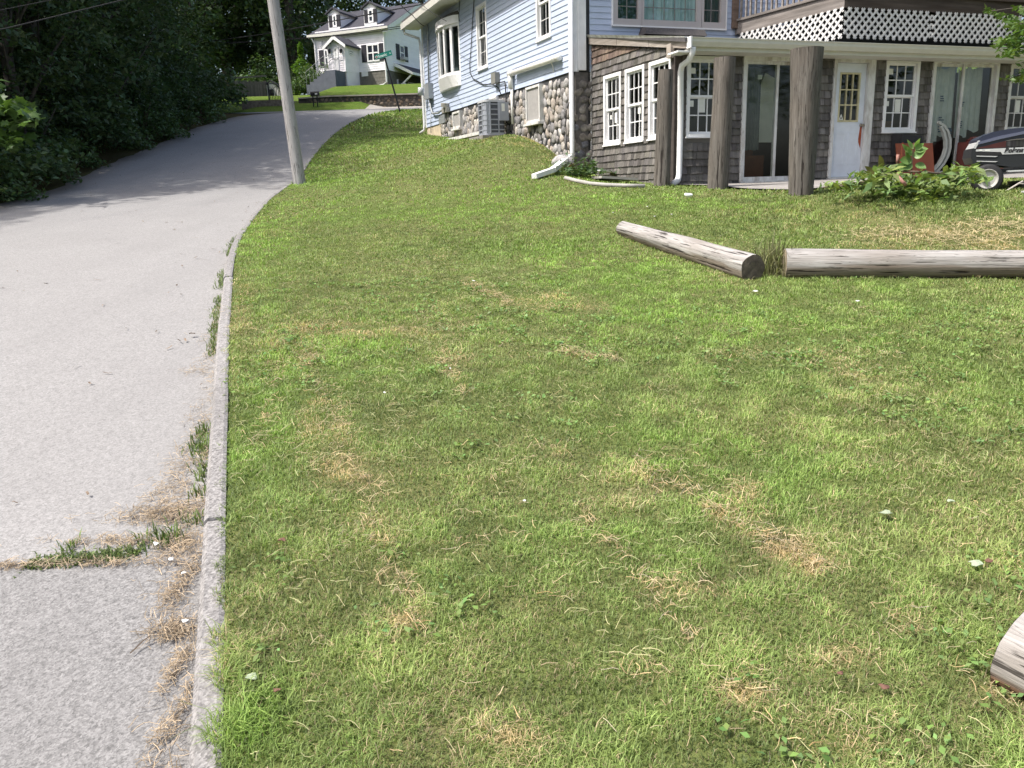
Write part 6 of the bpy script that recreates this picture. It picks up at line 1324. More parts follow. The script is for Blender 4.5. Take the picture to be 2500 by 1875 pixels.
# weeds growing between the logs, along the kerb and in the road joint
def weed_objs(spots, seed, zfn, hr, wr, colr, kind_px, group, cat, nb_=26, spread=.05, name='weed'):
    for (x, y, s, lb), (V, F, F3, C) in zip(spots, tufts(name, [q[:3] for q in spots], seed, zfn, hr, wr, colr, '', '', '', kind_px, nb_, spread)):
        tag(np_mesh(name, V, F, m_grass, vcol=C, F3=F3), lb, cat, group)
weed_objs([(487, 1100, 1.4, 'tall grass tuft against the kerb above the dry thatch'), (495, 1060, 1., 'grass tuft against the kerb just above another tuft'), (488, 1210, .7, 'small weed by the kerb beside the thatch'), (478, 1280, .8, 'weed tuft by the kerb at the wide thatch drift'), (425, 1320, 1.2, 'bushy grass tuft at the kerb end of the road joint'), (372, 1330, 1.0, 'leaning grass tuft at the right part of the road joint'), (168, 1350, .6, 'thin grass sprig rising from the left part of the road joint')], 71, road_z, (.035, .085), (.004, .008), (.15, .21, .07), 'road', 'grass tufts growing at the kerb and joint', 'weed', 46, .03)
for k, (x0, y0, x1, y1, n, hr, nm, lb) in enumerate([(500, 1180, 557, 580, 1500, (.02, .07), 'kerb_weeds', 'strip of green weeds growing along the kerb face up the road'), (70, 1384, 345, 1352, 900, (.015, .038), 'joint_grass', 'strip of green grass growing in the crack across the road')]):
    rg = np.random.default_rng(80+k); a = gpx(x0, y0, 'road'); b = gpx(x1, y1, 'road'); t = rg.random(n)
    if k == 0:
        Y = a[1]+(b[1]-a[1])*t; keep = vnoise(Y, Y*0, .45, 12) > .3; Y = Y[keep]; X = kx(Y)-.115-np.abs(rg.normal(0, .035, len(Y)))
    else:
        X = a[0]+(b[0]-a[0])*t; Y = np.array([crack_y(q) for q in X])+rg.normal(0, .028, n)
    n = len(X); Z = road_z(X, Y); h = rg.uniform(*hr, n); wd = rg.uniform(.004, .009, n); az = rg.uniform(0, 6.28, n); ln = rg.uniform(.2, 1.3, n); dx = np.cos(az); dy = np.sin(az); sx = -dy*wd/2; sy = dx*wd/2; V = np.empty((n, 5, 3))
    mx = X+dx*h*.4*ln; my = Y+dy*h*.4*ln; mz_ = Z+h*.5
    V[:, 0] = np.stack([X-sx, Y-sy, Z-.005], -1); V[:, 1] = np.stack([X+sx, Y+sy, Z-.005], -1); V[:, 2] = np.stack([mx+sx, my+sy, mz_], -1); V[:, 3] = np.stack([mx-sx, my-sy, mz_], -1); V[:, 4] = np.stack([mx+dx*h*.5*ln, my+dy*h*.5*ln, mz_+h*.4*(1.3-ln)], -1)
    c = np.repeat((np.array((.15, .20, .075))*rg.uniform(.5, 1.4, (n, 1)))[:, None], 5, 1); b5 = np.arange(n)*5
    tag(np_mesh(nm, V.reshape(-1, 3), np.stack([b5, b5+1, b5+2, b5+3], -1), m_grass, vcol=c.reshape(-1, 3), F3=np.stack([b5+3, b5+2, b5+4], -1)), lb, 'weeds', kind='stuff')
weed_objs([(1884, 668, 3.6, 'dry seedy weed clump growing in the gap between the two logs')], 72, lawn_z, (.12, .33), (.006, .014), (.17, .17, .08), 'lawn', None, 'weed', 55, .05)
rg = np.random.default_rng(90); BL = []
for i in range(900):
    a = math.radians(rg.uniform(-30, 36)); d = math.sqrt(rg.uniform(2.2, 60)); x, y = math.sin(a)*d, math.cos(a)*d
    if x-float(kx(y)) < .05 or vnoise(np.array([x]), np.array([y]), .8, 33)[0] < .5: continue
    z = float(lawn_z(x, y)); m_ = rg.integers(7, 18)
    for j in range(m_): BL.append((x+rg.normal()*.045, y+rg.normal()*.045, z+.018+rg.random()*.02))
V, F, cc = leaf_quads(np.array(BL), .028, rg, .1, .6, flat=.3, colj=(.7, 1.3)); tag(np_mesh('broadleaf_weeds', V, F, leaf_mat('clover_leaves', (.16, .26, .075), .25, .5, .2, 5), vcol=cc), 'scattered broad leaved clover and plantain in the mown yard', 'weeds', kind='stuff')
# ------------------------------------------------------------------ white house on the hill
W0 = at_y(944.5, 169, 52.0); WR = Wall(W0, 22.3)
_wl = on_plane(771, 130, W0, azv(-67.7)); WF = Wall(_wl, 112.3); WFL = float(np.linalg.norm((W0-_wl)[:2])); WRL = 8.2
m_ws = M('white_clapboard', (.89, .865, .895), .6, .04, 3, use_attr=True); m_sh = M('black_shutter', (.018, .018, .026), .6, .2, 9); m_rf = M('charcoal_roof', (.048, .048, .06), .9, .25, 14)
m_blk = M('concrete_block', (.17, .16, .14), .95, .2, 5, .3, 30); m_st = M('grey_step_paint', (.10, .11, .14), .8, .15, 4)
wz0 = WF.z(944, 170); wzB = WF.z(944, 209)-.5; wzE = WF.z(944, 70); wzL = WF.z(778, 186)
wh = empty('white_house', (W0[0], W0[1], wzB+.5), 'white clapboard house with two roof dormers and black shutters on the hill', 'house')
def Q(name, mb, mat, parent=wh, smooth=False): return mb.build(name, mat, parent, smooth)
EVo = .2
def wpx(W, x0, y0, x1, y1): u0, z1 = W.uv(x0, y0); u1, z0 = W.uv(x1, y1); return u0, u1, z0, z1
# plain (far) windows: casing, panes, shutters
def fwin(W, rc, shut=(1, 1), sash=2, parent=wh, sw=None, cas=.08, o=.0, pane_backing=None):
    u0, u1, z0, z1 = rc; mb = MB()
    mb.wbox(W, u0, u0+cas, z0, z1, o-.02, o+.05); mb.wbox(W, u1-cas, u1, z0, z1, o-.02, o+.05); mb.wbox(W, u0+cas, u1-cas, z1-cas, z1, o-.02, o+.049); mb.wbox(W, u0+cas, u1-cas, z0, z0+cas, o-.02, o+.06)
    if sash == 2: zm = .5*(z0+z1); mb.wbox(W, u0+cas, u1-cas, zm-.035, zm+.035, o-.02, o+.045)
    w_ = Q('window', mb, m_white, parent); g = MB(); g.wbox(W, u0+cas, u1-cas, z0+cas, z1-cas, o-.02, o+.024); Q('pane', g, M('dark_pane', (.02, .024, .035), .12, .3, 1, spec=.6) if pane_backing is None else pane_backing, w_)
    s = sw or .36
    for k, (a, b) in enumerate([(u0-s-.02, u0-.02), (u1+.02, u1+s+.02)]):
        if shut[k]: q = MB(); q.wbox(W, a, b, z0, z1, o, o+.045); q.wbox(W, a+.05, b-.05, .5*(z0+z1)-.03, .5*(z0+z1)+.03, o+.045, o+.055); Q('shutter', q, m_sh, w_)
    return w_
zx = lambda x, y: (760+x/8.508, y/8.508)
rwL = wpx(WF, *zx(265, 1035), *zx(372, 1360)); rwD = wpx(WF, *zx(1150, 930), *zx(1425, 1265))
pu0, pu1 = WF.u(*zx(335, 1200)), WF.u(*zx(700, 1200))
mb = MB(); siding(mb, WF, .06, WFL-.06, wz0, wzE, .125, [(pu0-.3, pu1, wzB, wz0+2.4)], .016, 0, .03); Q('front_siding', mb, m_ws); mb = MB(); siding(mb, WF, .06, pu0, wzL-.0, wz0, .125, [], .016, 0, .03); Q('front_siding', mb, m_ws)
RP = WRL/2; RH = WR.off(0).z(1016, 14) - wzE; slope = RH/(RP+EVo)
zr = lambda v: wzE + RH*min((v+EVo)/(RP+EVo), (2*RP+EVo-v)/(RP+EVo))
mb = MB(); siding(mb, WR, lambda z: .06 + max(0, (z-wzE)/RH*(RP+EVo)-EVo), lambda z: WRL-.06-max(0, (z-wzE)/RH*(RP+EVo)-EVo), wz0, wzE+RH-.05, .125, [], .016, 0, .03); Q('gable_siding', mb, m_ws)
mb = MB(); mb.wbox(WF, WFL-.09, WFL+.02, wz0-.05, wzE, -.05, .03); mb.wbox(WR, .021, .1, wz0-.05, wzE, -.05, .028); mb.wbox(WF, -.02, .08, wzL, wzE, -.1, .03); Q('corner_board', mb, m_white)
mb = MB(); mb.wbox(WF, 0, WFL, wzB, wz0-.0, -.3, -.02); mb.wbox(WR, .3, WRL, wzB-.8, wz0, -.3, -.02)
for k in range(6): mb.wbox(WF, 0, WFL, wz0-.2-.2*k-.008, wz0-.2-.2*k+.008, -.02, -.012)
Q('block_foundation', mb, m_blk)
mb = MB(); mb.prism([WF.pt(.02, wz0-.1, -.04), WF.pt(WFL-.05, wz0-.1, -.04), WF.pt(WFL-.05, wzE+.3, -.04), WF.pt(.02, wzE+.3, -.04)], WF.n*-.1)
mb.prism([WR.pt(.1, wz0, -.04), WR.pt(WRL, wz0, -.04), WR.pt(WRL, wzE+.2, -.04), WR.pt(RP, wzE+RH-.2, -.04), WR.pt(.1, wzE+.2, -.04)], WR.n*-.1)
b_ = np.array(WF.pt(0, 0, -WRL)); mb.prism([WF.pt(0, wzB, -.1), tuple(b_[:2])+(wzB,), tuple(b_[:2])+(wzE,), WF.pt(0, wzE+RH-.3, -RP), WF.pt(0, wzE, -.1)], WF.d*.1); Q('wall', mb, m_ws)
# main roof (front slope, rear slope), eave and gutter
ol, orr = -.35, .35
def rq(v): return wzE+.0+slope*(v+EVo)
mb = MB()
for (v0, v1) in [(-EVo, RP), (2*RP+EVo, RP+.001)]:
    z0_ = wzE; z1_ = wzE+RH
    mb.hexa([WF.pt(ol, z0_, -v0), WF.pt(WFL+orr, z0_, -v0), WF.pt(WFL+orr, z1_, -v1), WF.pt(ol, z1_, -v1), WF.pt(ol, z0_+.12, -v0), WF.pt(WFL+orr, z0_+.12, -v0), WF.pt(WFL+orr, z1_+.12, -v1), WF.pt(ol, z1_+.12, -v1)])
roofw = Q('roof', mb, m_rf)
mb = MB(); mb.wbox(WF, ol-.03, WFL+orr+.03, wzE-.06, wzE+.1, EVo+.002, EVo+.1); mb.wbox(WF, ol, WFL+orr, wzE-.07, wzE-.02, .03, EVo); mb.wbox(WF, 0, WFL, wzE-.24, wzE-.07, .0, .03); Q('gutter', mb, m_gutter)
mb = MB()
for (v0, v1) in [(-EVo, RP), (2*RP+EVo, RP)]:
    za, zb_ = wzE, wzE+RH; mb.hexa([WR.pt(v0, za-.2, orr), WR.pt(v1, zb_-.2, orr), WR.pt(v1, zb_-.2, orr-.03), WR.pt(v0, za-.2, orr-.03), WR.pt(v0, za+.1, orr+.01), WR.pt(v1, zb_+.1, orr+.01), WR.pt(v1, zb_+.1, orr-.03), WR.pt(v0, za+.1, orr-.03)])
    mb.hexa([WR.pt(v0, za-.2, orr-.03), WR.pt(v1, zb_-.2, orr-.03), WR.pt(v1, zb_-.2, .0), WR.pt(v0, za-.2, .0), WR.pt(v0, za-.0, orr-.03), WR.pt(v1, zb_-.0, orr-.03), WR.pt(v1, zb_-.0, .0), WR.pt(v0, za-.0, .0)])
Q('rake_board', mb, m_white)
mb = MB(); mb.tube([WF.pt(WFL+.05, wzE-.05, EVo), WF.pt(WFL-.04, wzE-.35, .08), WF.pt(WFL-.02, wzB+.7, .08), WF.pt(WFL-.25, wzB+.55, .12), WF.pt(WFL-.7, wzB+.5, .2)], .05, 6); Q('downspout', mb, m_white)
mb = MB(); mb.tube([WF.pt(-.1, wzE-.1, EVo), WF.pt(.02, wzE-.4, .08), WF.pt(.03, wzB+.45, .08)], .05, 6); Q('downspout', mb, m_white)
fwin(WF, rwL, (1, 0)); u0, u1, z0, z1 = rwD; um = .5*(u0+u1); fwin(WF, (u0, um+.04, z0, z1), (1, 0)); fwin(WF, (um-.04+.0, u1, z0, z1), (0, 1), o=.003)
ws = fwin(WR, wpx(WR, *zx(1820, 925), *zx(1935, 1275)), (1, 1), sash=2, sw=.42)
a, b, c, d = wpx(WR, *zx(1838, 1180), *zx(1925, 1262)); mb = MB(); mb.wbox(WR, a, b, c, d, .03, .3); mb.wbox(WR, a+.06, b-.06, c+.06, d-.06, .3, .31); Q('window_air_conditioner', mb, M('aged_white_metal', (.5, .5, .5), .6, .1, 9), ws)
fwin(WR, wpx(WR, *zx(2105, 345), *zx(2190, 470)), (1, 1), sw=.38)
mb = MB(); a = WR.u(*zx(2140, 220)); z = WR.z(*zx(2140, 245)); mb.prism([WR.pt(a-.35, z, .02), WR.pt(a+.35, z, .02), WR.pt(a, z+.42, .02)], WR.n*.04); mb2 = MB(); mb2.prism([WR.pt(a-.22, z+.06, .061), WR.pt(a+.22, z+.06, .061), WR.pt(a, z+.33, .061)], WR.n*.005); gv = Q('gable_vent', mb, m_white); Q('vent_louvre', mb2, m_blk, gv)
fwin(WF, wpx(WF, *zx(1045, 1500), *zx(1180, 1580)), (0, 0), sash=1, cas=.16, o=-.02)
# dormers
def dormer(px0, px1, ptop, pbot, peak, wn):
    Wd = WF.off(-.35); u0, u1 = Wd.u(px0, pbot), Wd.u(px1, pbot); z0, z1 = Wd.z(px0, pbot), Wd.z(px0, ptop); zp = Wd.z(*peak); um = .5*(u0+u1)
    mb = MB(); fs = [Wd.pt(u0, z0, 0), Wd.pt(u1, z0, 0), Wd.pt(u1, z1, 0), Wd.pt(um, zp, 0), Wd.pt(u0, z1, 0)]
    dd = (zp-wzE)/slope + .4; mb.prism(fs, WF.n*-min(dd, RP+.2)); 
    dm = Q('dormer', mb, m_ws, roofw)
    mb = MB(); siding(mb, Wd, u0+.05, u1-.05, z0, z1, .13, [], .014, 0, .03)
    Q('dormer_roof', (lambda q: (q.hexa([Wd.pt(u0-.15, z1-.06, .14), Wd.pt(um, zp+.02, .14), Wd.pt(um, zp+.02, -dd), Wd.pt(u0-.15, z1-.06, -dd), Wd.pt(u0-.15, z1+.03, .14), Wd.pt(um, zp+.11, .14), Wd.pt(um, zp+.11, -dd), Wd.pt(u0-.15, z1+.03, -dd)]), q.hexa([Wd.pt(um, zp+.02, .14), Wd.pt(u1+.15, z1-.06, .14), Wd.pt(u1+.15, z1-.06, -dd), Wd.pt(um, zp+.02, -dd), Wd.pt(um, zp+.11, .14), Wd.pt(u1+.15, z1+.03, .14), Wd.pt(u1+.15, z1+.03, -dd), Wd.pt(um, zp+.11, -dd)]))[0] and q)(MB()), m_rf, roofw)
    Q('dormer_siding', mb, m_ws, roofw)
    mb = MB(); mb.wbox(Wd, u0-.01, u0+.09, z0-.05, z1, -.02, .025); mb.wbox(Wd, u1-.09, u1+.01, z0-.05, z1, -.02, .025); mb.wbox(Wd, u0, u1, z0-.12, z0, -.02, .03); Q('dormer_trim', mb, m_white, roofw)
    a, b, c, d = wpx(Wd, *wn[0], *wn[1]); mb = MB(); mb.wbox(Wd, a, a+.08, c, d, -.01, .05); mb.wbox(Wd, b-.08, b, c, d, -.01, .05); mb.wbox(Wd, a+.08, b-.08, d-.08, d, -.01, .05); mb.wbox(Wd, a+.08, b-.08, c, c+.1, -.01, .05); mb.wbox(Wd, a+.08, b-.08, .5*(c+d)-.03, .5*(c+d)+.03, -.01, .045); Q('dormer_window', mb, m_white, roofw)
    mb = MB(); mb.wbox(Wd, a+.08, b-.08, c+.1, d-.08, -.01, .03); Q('dormer_pane', mb, M('sky_pane', (.03, .04, .055), .08, .2, 1, spec=.7), roofw)
    for (p, q) in [(a-.27, a-.01), (b+.01, b+.27)]: mb = MB(); mb.wbox(Wd, p, q, c+.02, d, 0, .05); Q('dormer_shutter', mb, m_sh, roofw)
dormer(zx(370, 0)[0], zx(600, 0)[0], zx(0, 290)[1], zx(0, 590)[1], zx(465, 185), (zx(440, 320), zx(540, 560)))
dormer(zx(1110, 0)[0], zx(1365, 0)[0], zx(0, 170)[1], zx(0, 500)[1], zx(1215, 60), (zx(1178, 205), zx(1300, 465)))
# entry vestibule with gable roof
VD = 1.5; Wv = WF.off(VD); vu0, vu1 = Wv.u(*zx(345, 1000)), Wv.u(*zx(685, 1000)); vz0 = Wv.z(*zx(600, 1495)); vz1 = Wv.z(*zx(685, 930)); vp = Wv.z(*zx(490, 790)); vm = .5*(vu0+vu1)
du0, du1, dz0, dz1 = wpx(Wv, *zx(460, 985), *zx(590, 1460))
mb = MB(); siding(mb, Wv, vu0+.05, vu1-.05, vz0, vz1, .125, [(du0, du1, dz0, dz1)], .016, 0, .03); siding(mb, Wv, lambda z: vu0+(vm-vu0)*(z-vz1)/(vp-vz1), lambda z: vu1-(vu1-vm)*(z-vz1)/(vp-vz1), vz1, vp-.03, .125, [], .016, 0, .03); Q('vestibule_siding', mb, m_ws)
Wvs = Wall(Wv.pt(vu1, 0), 22.3); mb = MB(); siding(mb, Wvs, .03, VD, vz0, vz1, .125, [], .012, 0, .03); mb.wbox(Wvs, .1, VD, wzB, vz0, -.1, -.01); mb.wbox(Wv, vu0, vu1, vz0, vz1, -VD, -.02); mb.wbox(Wv, vu0, vu1, wzB, vz0, -VD, -.2); mb.wbox(Wv, vu0-.02, vu0+.06, vz0, vz1, -.05, .025); mb.wbox(Wv, vu1-.06, vu1+.02, vz0, vz1, -.05, .025); Q('vestibule', mb, m_ws)
mb = MB(); ov = .22
for (ua, ub) in [(vu0-ov, vm), (vu1+ov, vm)]:
    zl = vz1-.1; mb.hexa([Wv.pt(ua, zl, ov), Wv.pt(ub, vp+.05, ov), Wv.pt(ub, vp+.05, -VD), Wv.pt(ua, zl, -VD), Wv.pt(ua, zl+.1, ov), Wv.pt(ub, vp+.15, ov), Wv.pt(ub, vp+.15, -VD), Wv.pt(ua, zl+.1, -VD)])
Q('vestibule_roof', mb, m_rf)
mb = MB()
for (ua, ub) in [(vu0-ov, vm), (vu1+ov, vm)]:
    zl = vz1-.1; mb.hexa([Wv.pt(ua, zl-.12, ov+.03), Wv.pt(ub, vp-.1, ov+.03), Wv.pt(ub, vp-.1, ov+.002), Wv.pt(ua, zl-.12, ov+.002), Wv.pt(ua, zl+.06, ov+.03), Wv.pt(ub, vp+.12, ov+.03), Wv.pt(ub, vp+.12, ov+.002), Wv.pt(ua, zl+.06, ov+.002)])
Q('vestibule_trim', mb, m_white)
mb = MB(); mb.wbox(Wv, du0, du0+.1, dz0, dz1, -.02, .05); mb.wbox(Wv, du1-.1, du1, dz0, dz1, -.02, .05); mb.wbox(Wv, du0+.1, du1-.1, dz1-.1, dz1, -.02, .049); mb.wbox(Wv, du0+.1, du1-.1, dz0, dz0+.85, -.02, .03)
dm = (dz1-.1+dz0+.85)/2; mb.wbox(Wv, du0+.1, du1-.1, dm-.04, dm+.04, -.02, .035); mb.wbox(Wv, du0+.1, du0+.2, dz0+.85, dz1-.1, -.02, .03); mb.wbox(Wv, du1-.2, du1-.1, dz0+.85, dz1-.1, -.02, .03); do = Q('front_door', mb, m_white)
mb = MB(); mb.wbox(Wv, du0+.2, du1-.2, dz0+.85, dz1-.1, -.02, .015); Q('pane', mb, M('storm_glass', (.03, .034, .05), .1, .2, 1, spec=.6), do)
for x in (400, 637):
    u, z = Wv.uv(*zx(x, 1070)); mb = MB(); mb.lathe(Wv.pt(u, z-.12, .14), (0, 0, 1), [(0, .04), (.05, .07), (.18, .09), (.2, .11), (.26, .02)], 8); mb.wbox(Wv, u-.02, u+.02, z, z+.15, .0, .13); Q('porch_lamp', mb, m_sh)
fwin(Wvs, (.42, .95, vz0+1.0, vz1-.22), (0, 0), cas=.06, pane_backing=M('grey_pane', (.16, .17, .2), .2, .2, 1))
# porch steps with white iron rails
Wst = WF.off(VD); nS = 5; pl = 1.1
vs0 = vu0+.35
mb = MB(); mb.wbox(Wv, vs0, vu1-.05, wzB, vz0-.03, .02, pl)
for k in range(nS):
    z1_ = vz0-.03-(vz0-.03-wzB-.5)*(k+1)/(nS+.5); ua = vs0-.27*(k+1); mb.wbox(Wv, ua, ua+.27, wzB, z1_, .02, pl)
Q('porch_steps', mb, m_st)
mb = MB()
for o_ in (pl-.04, .08):
    ze = wzB+.5+.8; ue = vs0-.27*nS
    a = Wv.pt(vu1-.1, vz0+.8, o_); b = Wv.pt(vs0, vz0+.8, o_); c = Wv.pt(ue, ze, o_)
    mb.tube([a, b, c], .016, 5, c=(1, 1, 1)); mb.tube([Wv.pt(vu1-.1, vz0+.1, o_), Wv.pt(vs0, vz0+.1, o_)], .01, 5)
    for k in range(9):
        u = vs0+(vu1-.1-vs0)*k/8; mb.tube([Wv.pt(u, vz0, o_), Wv.pt(u, vz0+.8, o_)], .008, 4)
    for k in range(1, nS+1):
        f = k/nS; u = vs0-.27*nS*f; zt = vz0+.8+(ze-vz0-.8)*f; mb.tube([Wv.pt(u, zt-.8, o_), Wv.pt(u, zt, o_)], .009, 4)
Q('porch_rail', mb, M('wrought_rail', (.3, .3, .32), .5, .1, 9))
# hooded basement door on the gable side
a, z1 = WR.uv(*zx(1710, 1290)); b = a+4.2; zh = WR.z(*zx(1720, 1300)); hp = 1.25
mb = MB(); mb.hexa([WR.pt(a, zh-.75, hp), WR.pt(b, zh-.75, hp), WR.pt(b, zh-.12, 0), WR.pt(a, zh-.12, 0), WR.pt(a, zh-.66, hp), WR.pt(b, zh-.66, hp), WR.pt(b, zh, 0), WR.pt(a, zh, 0)]); hd = Q('door_hood', mb, m_rf)
mb = MB(); mb.prism([WR.pt(a-.02, zh-.78, hp), WR.pt(a-.02, zh-.2, 0), WR.pt(a-.02, zh+.02, 0), WR.pt(a-.02, zh-.62, hp)], -WR.d*.04); mb.wbox(WR, a-.06, b, zh-.80, zh-.66, hp, hp+.08)
mb.bar(WR.pt(a+.1, zh-.8, hp-.1), WR.pt(a+.1, zh-1.6, .05), .09, .09); mb.bar(WR.pt(a+.1, zh-1.25, hp*.55), WR.pt(a+.1, zh-1.9, .05), .08, .08); mb.bar(WR.pt(b-.3, zh-.8, hp-.1), WR.pt(b-.3, zh-1.7, .05), .09, .09); Q('hood_bracket', mb, m_white, hd)
mb = MB(); mb.wbox(WR, a+.3, a+.38, wzB-.3, zh-.95, -.02, .05); mb.wbox(WR, a+1.2, a+1.28, wzB-.3, zh-.95, -.02, .05); mb.wbox(WR, a+.38, a+1.2, wzB-.3, wzB+.3, -.02, .03); bd = Q('basement_door', mb, m_white); mb = MB(); mb.wbox(WR, a+.42, a+1.16, wzB+.32, zh-1.0, -.02, .02); Q('pane', mb, M('basement_pane', (.05, .055, .06), .2, .2, 2), bd)
fwin(WR, (a+1.7, a+2.5, zh-2.1, zh-.95), (0, 0), o=-.02)

# ------------------------------------------------------------------ retaining wall, rail, mailbox, sign
m_dstone = M('dark_fieldstone', (.16, .135, .11), .95, .35, 9, .5, 40, .006, use_attr=True); m_cap = M('mortar_cap', (.34, .31, .27), .95, .2, 5)
RW = Wall((-10.2, 42.12), 90.); RWL = 13.2
def rwz(u): q = RW.pt(u, 0); return float(lawn_z(q[0], 41.7)), float(lawn_z(q[0], 42.45))
mb = MB(); cp = MB(); N = 26
for i in range(N):
    u0, u1 = RWL*i/N, RWL*(i+1)/N; a0, b0 = rwz(u0); a1, b1 = rwz(u1)
    if i < 3: b0 = a0+.2+(b0-a0-.2)*i/3
    if i < 2: b1 = a1+.2+(b1-a1-.2)*(i+1)/3
    mb.hexa([RW.pt(u0, a0-.2, .1), RW.pt(u1, a1-.2, .1), RW.pt(u1, a1-.2, -.25), RW.pt(u0, a0-.2, -.25), RW.pt(u0, b0+.03, .1), RW.pt(u1, b1+.03, .1), RW.pt(u1, b1+.03, -.25), RW.pt(u0, b0+.03, -.25)])
    cp.hexa([RW.pt(u0, b0+.03, .17), RW.pt(u1, b1+.03, .17), RW.pt(u1, b1+.03, -.27), RW.pt(u0, b0+.03, -.27), RW.pt(u0, b0+.09, .17), RW.pt(u1, b1+.09, .17), RW.pt(u1, b1+.09, -.27), RW.pt(u0, b0+.09, -.27)])
st_w = empty('stone_wall', RW.pt(5, rwz(5)[0]), 'low dark fieldstone retaining wall with pale mortar cap below the white house', 'stone wall')
mb.build('wall_core', M('dark_mortar', (.07, .06, .052), .95, .3, 6), st_w); cp.build('cap', m_cap, st_w)
mb = MB(); u = .5
while u < RWL:
    a, b = rwz(u); stones(mb, RW.off(.08), u, u+.6, a, b+.02, .22, [], .3, (.8, 1.2), flat=.6, tones=[(1, 1, 1), (.7, .68, .66), (1.3, 1.2, 1.1), (.5, .5, .5), (1.1, .95, .8)]); u += .6
mb.build('stonework', m_dstone, st_w, smooth=True)
# steps and iron rail left of the wall
m_iron = M('black_iron', (.012, .012, .014), .6, .2, 9)
rl = empty('iron_railing', at_y(658, 245, 43), 'black iron railing beside the stone steps left of the utility pole', 'railing')
Pa = at_y(658, 246, 42.4); Pb = at_y(690, 226, 46.); mb = MB(); n = 9; Ph = []
for i in range(n+1):
    f = i/n; p = Pa*(1-f)+Pb*f; p[2] = float(lawn_z(p[0], p[1]))+.05; Ph.append(p); h = .95; r = .04 if i in (0, n) else .016
    q = MB(); q.tube([p, p+np.array([0, 0, h])], r, 6); q.build('post' if i in (0, n) else 'picket', m_iron, rl)
mb.tube([Ph[0]+np.array([0, 0, .93]), Ph[-1]+np.array([0, 0, .93])], .025, 6); mb.build('hand_rail', m_iron, rl)
ss = empty('stone_steps', at_y(640, 255, 42), 'rough stone steps beside the iron railing left of the utility pole', 'steps')
for k in range(6):
    p = at_y(650+k*10, 254-k*4.2, 41.6+k*.65); p[2] = float(lawn_z(p[0], p[1])); mb = MB(); mb.box(p[0]-1.1+.05*k, p[0]+1.0, p[1]-.35, p[1]+.45, p[2]-.3, p[2]+.13); mb.build('step', m_dstone, ss)
mbx = at_y(771, 260, 40.9); mbx[2] = float(lawn_z(mbx[0], mbx[1])); mx = empty('mailbox', mbx, 'black mailbox on two thin posts in front of the stone wall', 'mailbox')
p0 = at_y(762, 234, 40.9); p1 = at_y(777, 236, 40.9); cz_ = at_y(770, 231, 40.9)[2]
for dx in (-.1, .1): q = MB(); q.tube([(mbx[0]+dx, mbx[1], mbx[2]-.1), (mbx[0]+dx, mbx[1], cz_-.06)], .028, 6); q.build('post', m_iron, mx)
pr = [(-.09, 0), (.09, 0), (.09, .12), (.07, .17), (.035, .2), (-.035, .2), (-.07, .17), (-.09, .12)]
mb = MB(); mb.prism([(mbx[0]-.2, mbx[1]+a, cz_-.06+b) for a, b in pr], (.42, -.04, 0)); mb.build('box', m_iron, mx)
mb = MB(); mb.box(mbx[0]+.03, mbx[0]+.15, mbx[1]-.125, mbx[1]-.115, cz_-.01, cz_+.05); mb.build('number_plate', m_paper, mx)
sb = at_y(978, 266, 36); stp = at_y(939.5, 141.5, 36); sb[2] = min(sb[2], float(lawn_z(sb[0], sb[1])))-.1
sg_ = empty('street_sign', sb, 'green street name sign on a leaning black post at the corner lawn', 'street sign'); mb = MB(); mb.tube([sb, stp], .035, 8); mb.build('post', m_iron, sg_)
Wsg_az = 97.; cS = at_y(936, 134.5, 35.93); xd = azv(Wsg_az); tl = math.radians(13.0); xr = np.array([xd[0]*math.cos(tl), xd[1]*math.cos(tl), math.sin(tl)]); zr_ = np.array([-xd[0]*math.sin(tl), -xd[1]*math.sin(tl), math.cos(tl)]); nn_ = np.cross(xr, zr_)
Lw, Hh = .74, .205; th_ = .012
def sp(a, b, o): return cS + xr*a*Lw/2 + zr_*b*Hh/2 + nn_*o
mb = MB(); mb.hexa([sp(-1, -1, th_), sp(1, -1, th_), sp(1, -1, -th_), sp(-1, -1, -th_), sp(-1, 1, th_), sp(1, 1, th_), sp(1, 1, -th_), sp(-1, 1, -th_)]); bl = mb.build('sign_blade', M('sign_green', (.01, .20, .15), .45, .05, 4), sg_)
m_sgw = M('sign_white', (.72, .85, .78), .5, .03, 4)
text_mesh('lettering', 'Scenic', .155, cS+xr*(-.235)+zr_*(-.055)+nn_*(.014), xr, zr_, m_sgw, sg_, .0, .003); text_mesh('lettering', 'St', .075, cS+xr*(.27)+zr_*(-.03)+nn_*(.014), xr, zr_, m_sgw, sg_, .0, .002)
mb = MB(); mb.lathe(cS+xr*(-.3)+nn_*.0135, nn_, [(0, .055), (.003, .055)], 16); mb.build('emblem', m_sgw, sg_); mb = MB(); mb.lathe(cS+xr*(-.3)+nn_*.0135, nn_, [(.0035, .038), (.006, .038)], 16); mb.build('emblem_centre', M('emblem_red', (.25, .04, .05), .5, .05, 4), sg_)
mb = MB(); mb.bar(stp-np.array([0, 0, .02]), cS-zr_*Hh*.45, .05, .05); mb.build('bracket', m_iron, sg_)
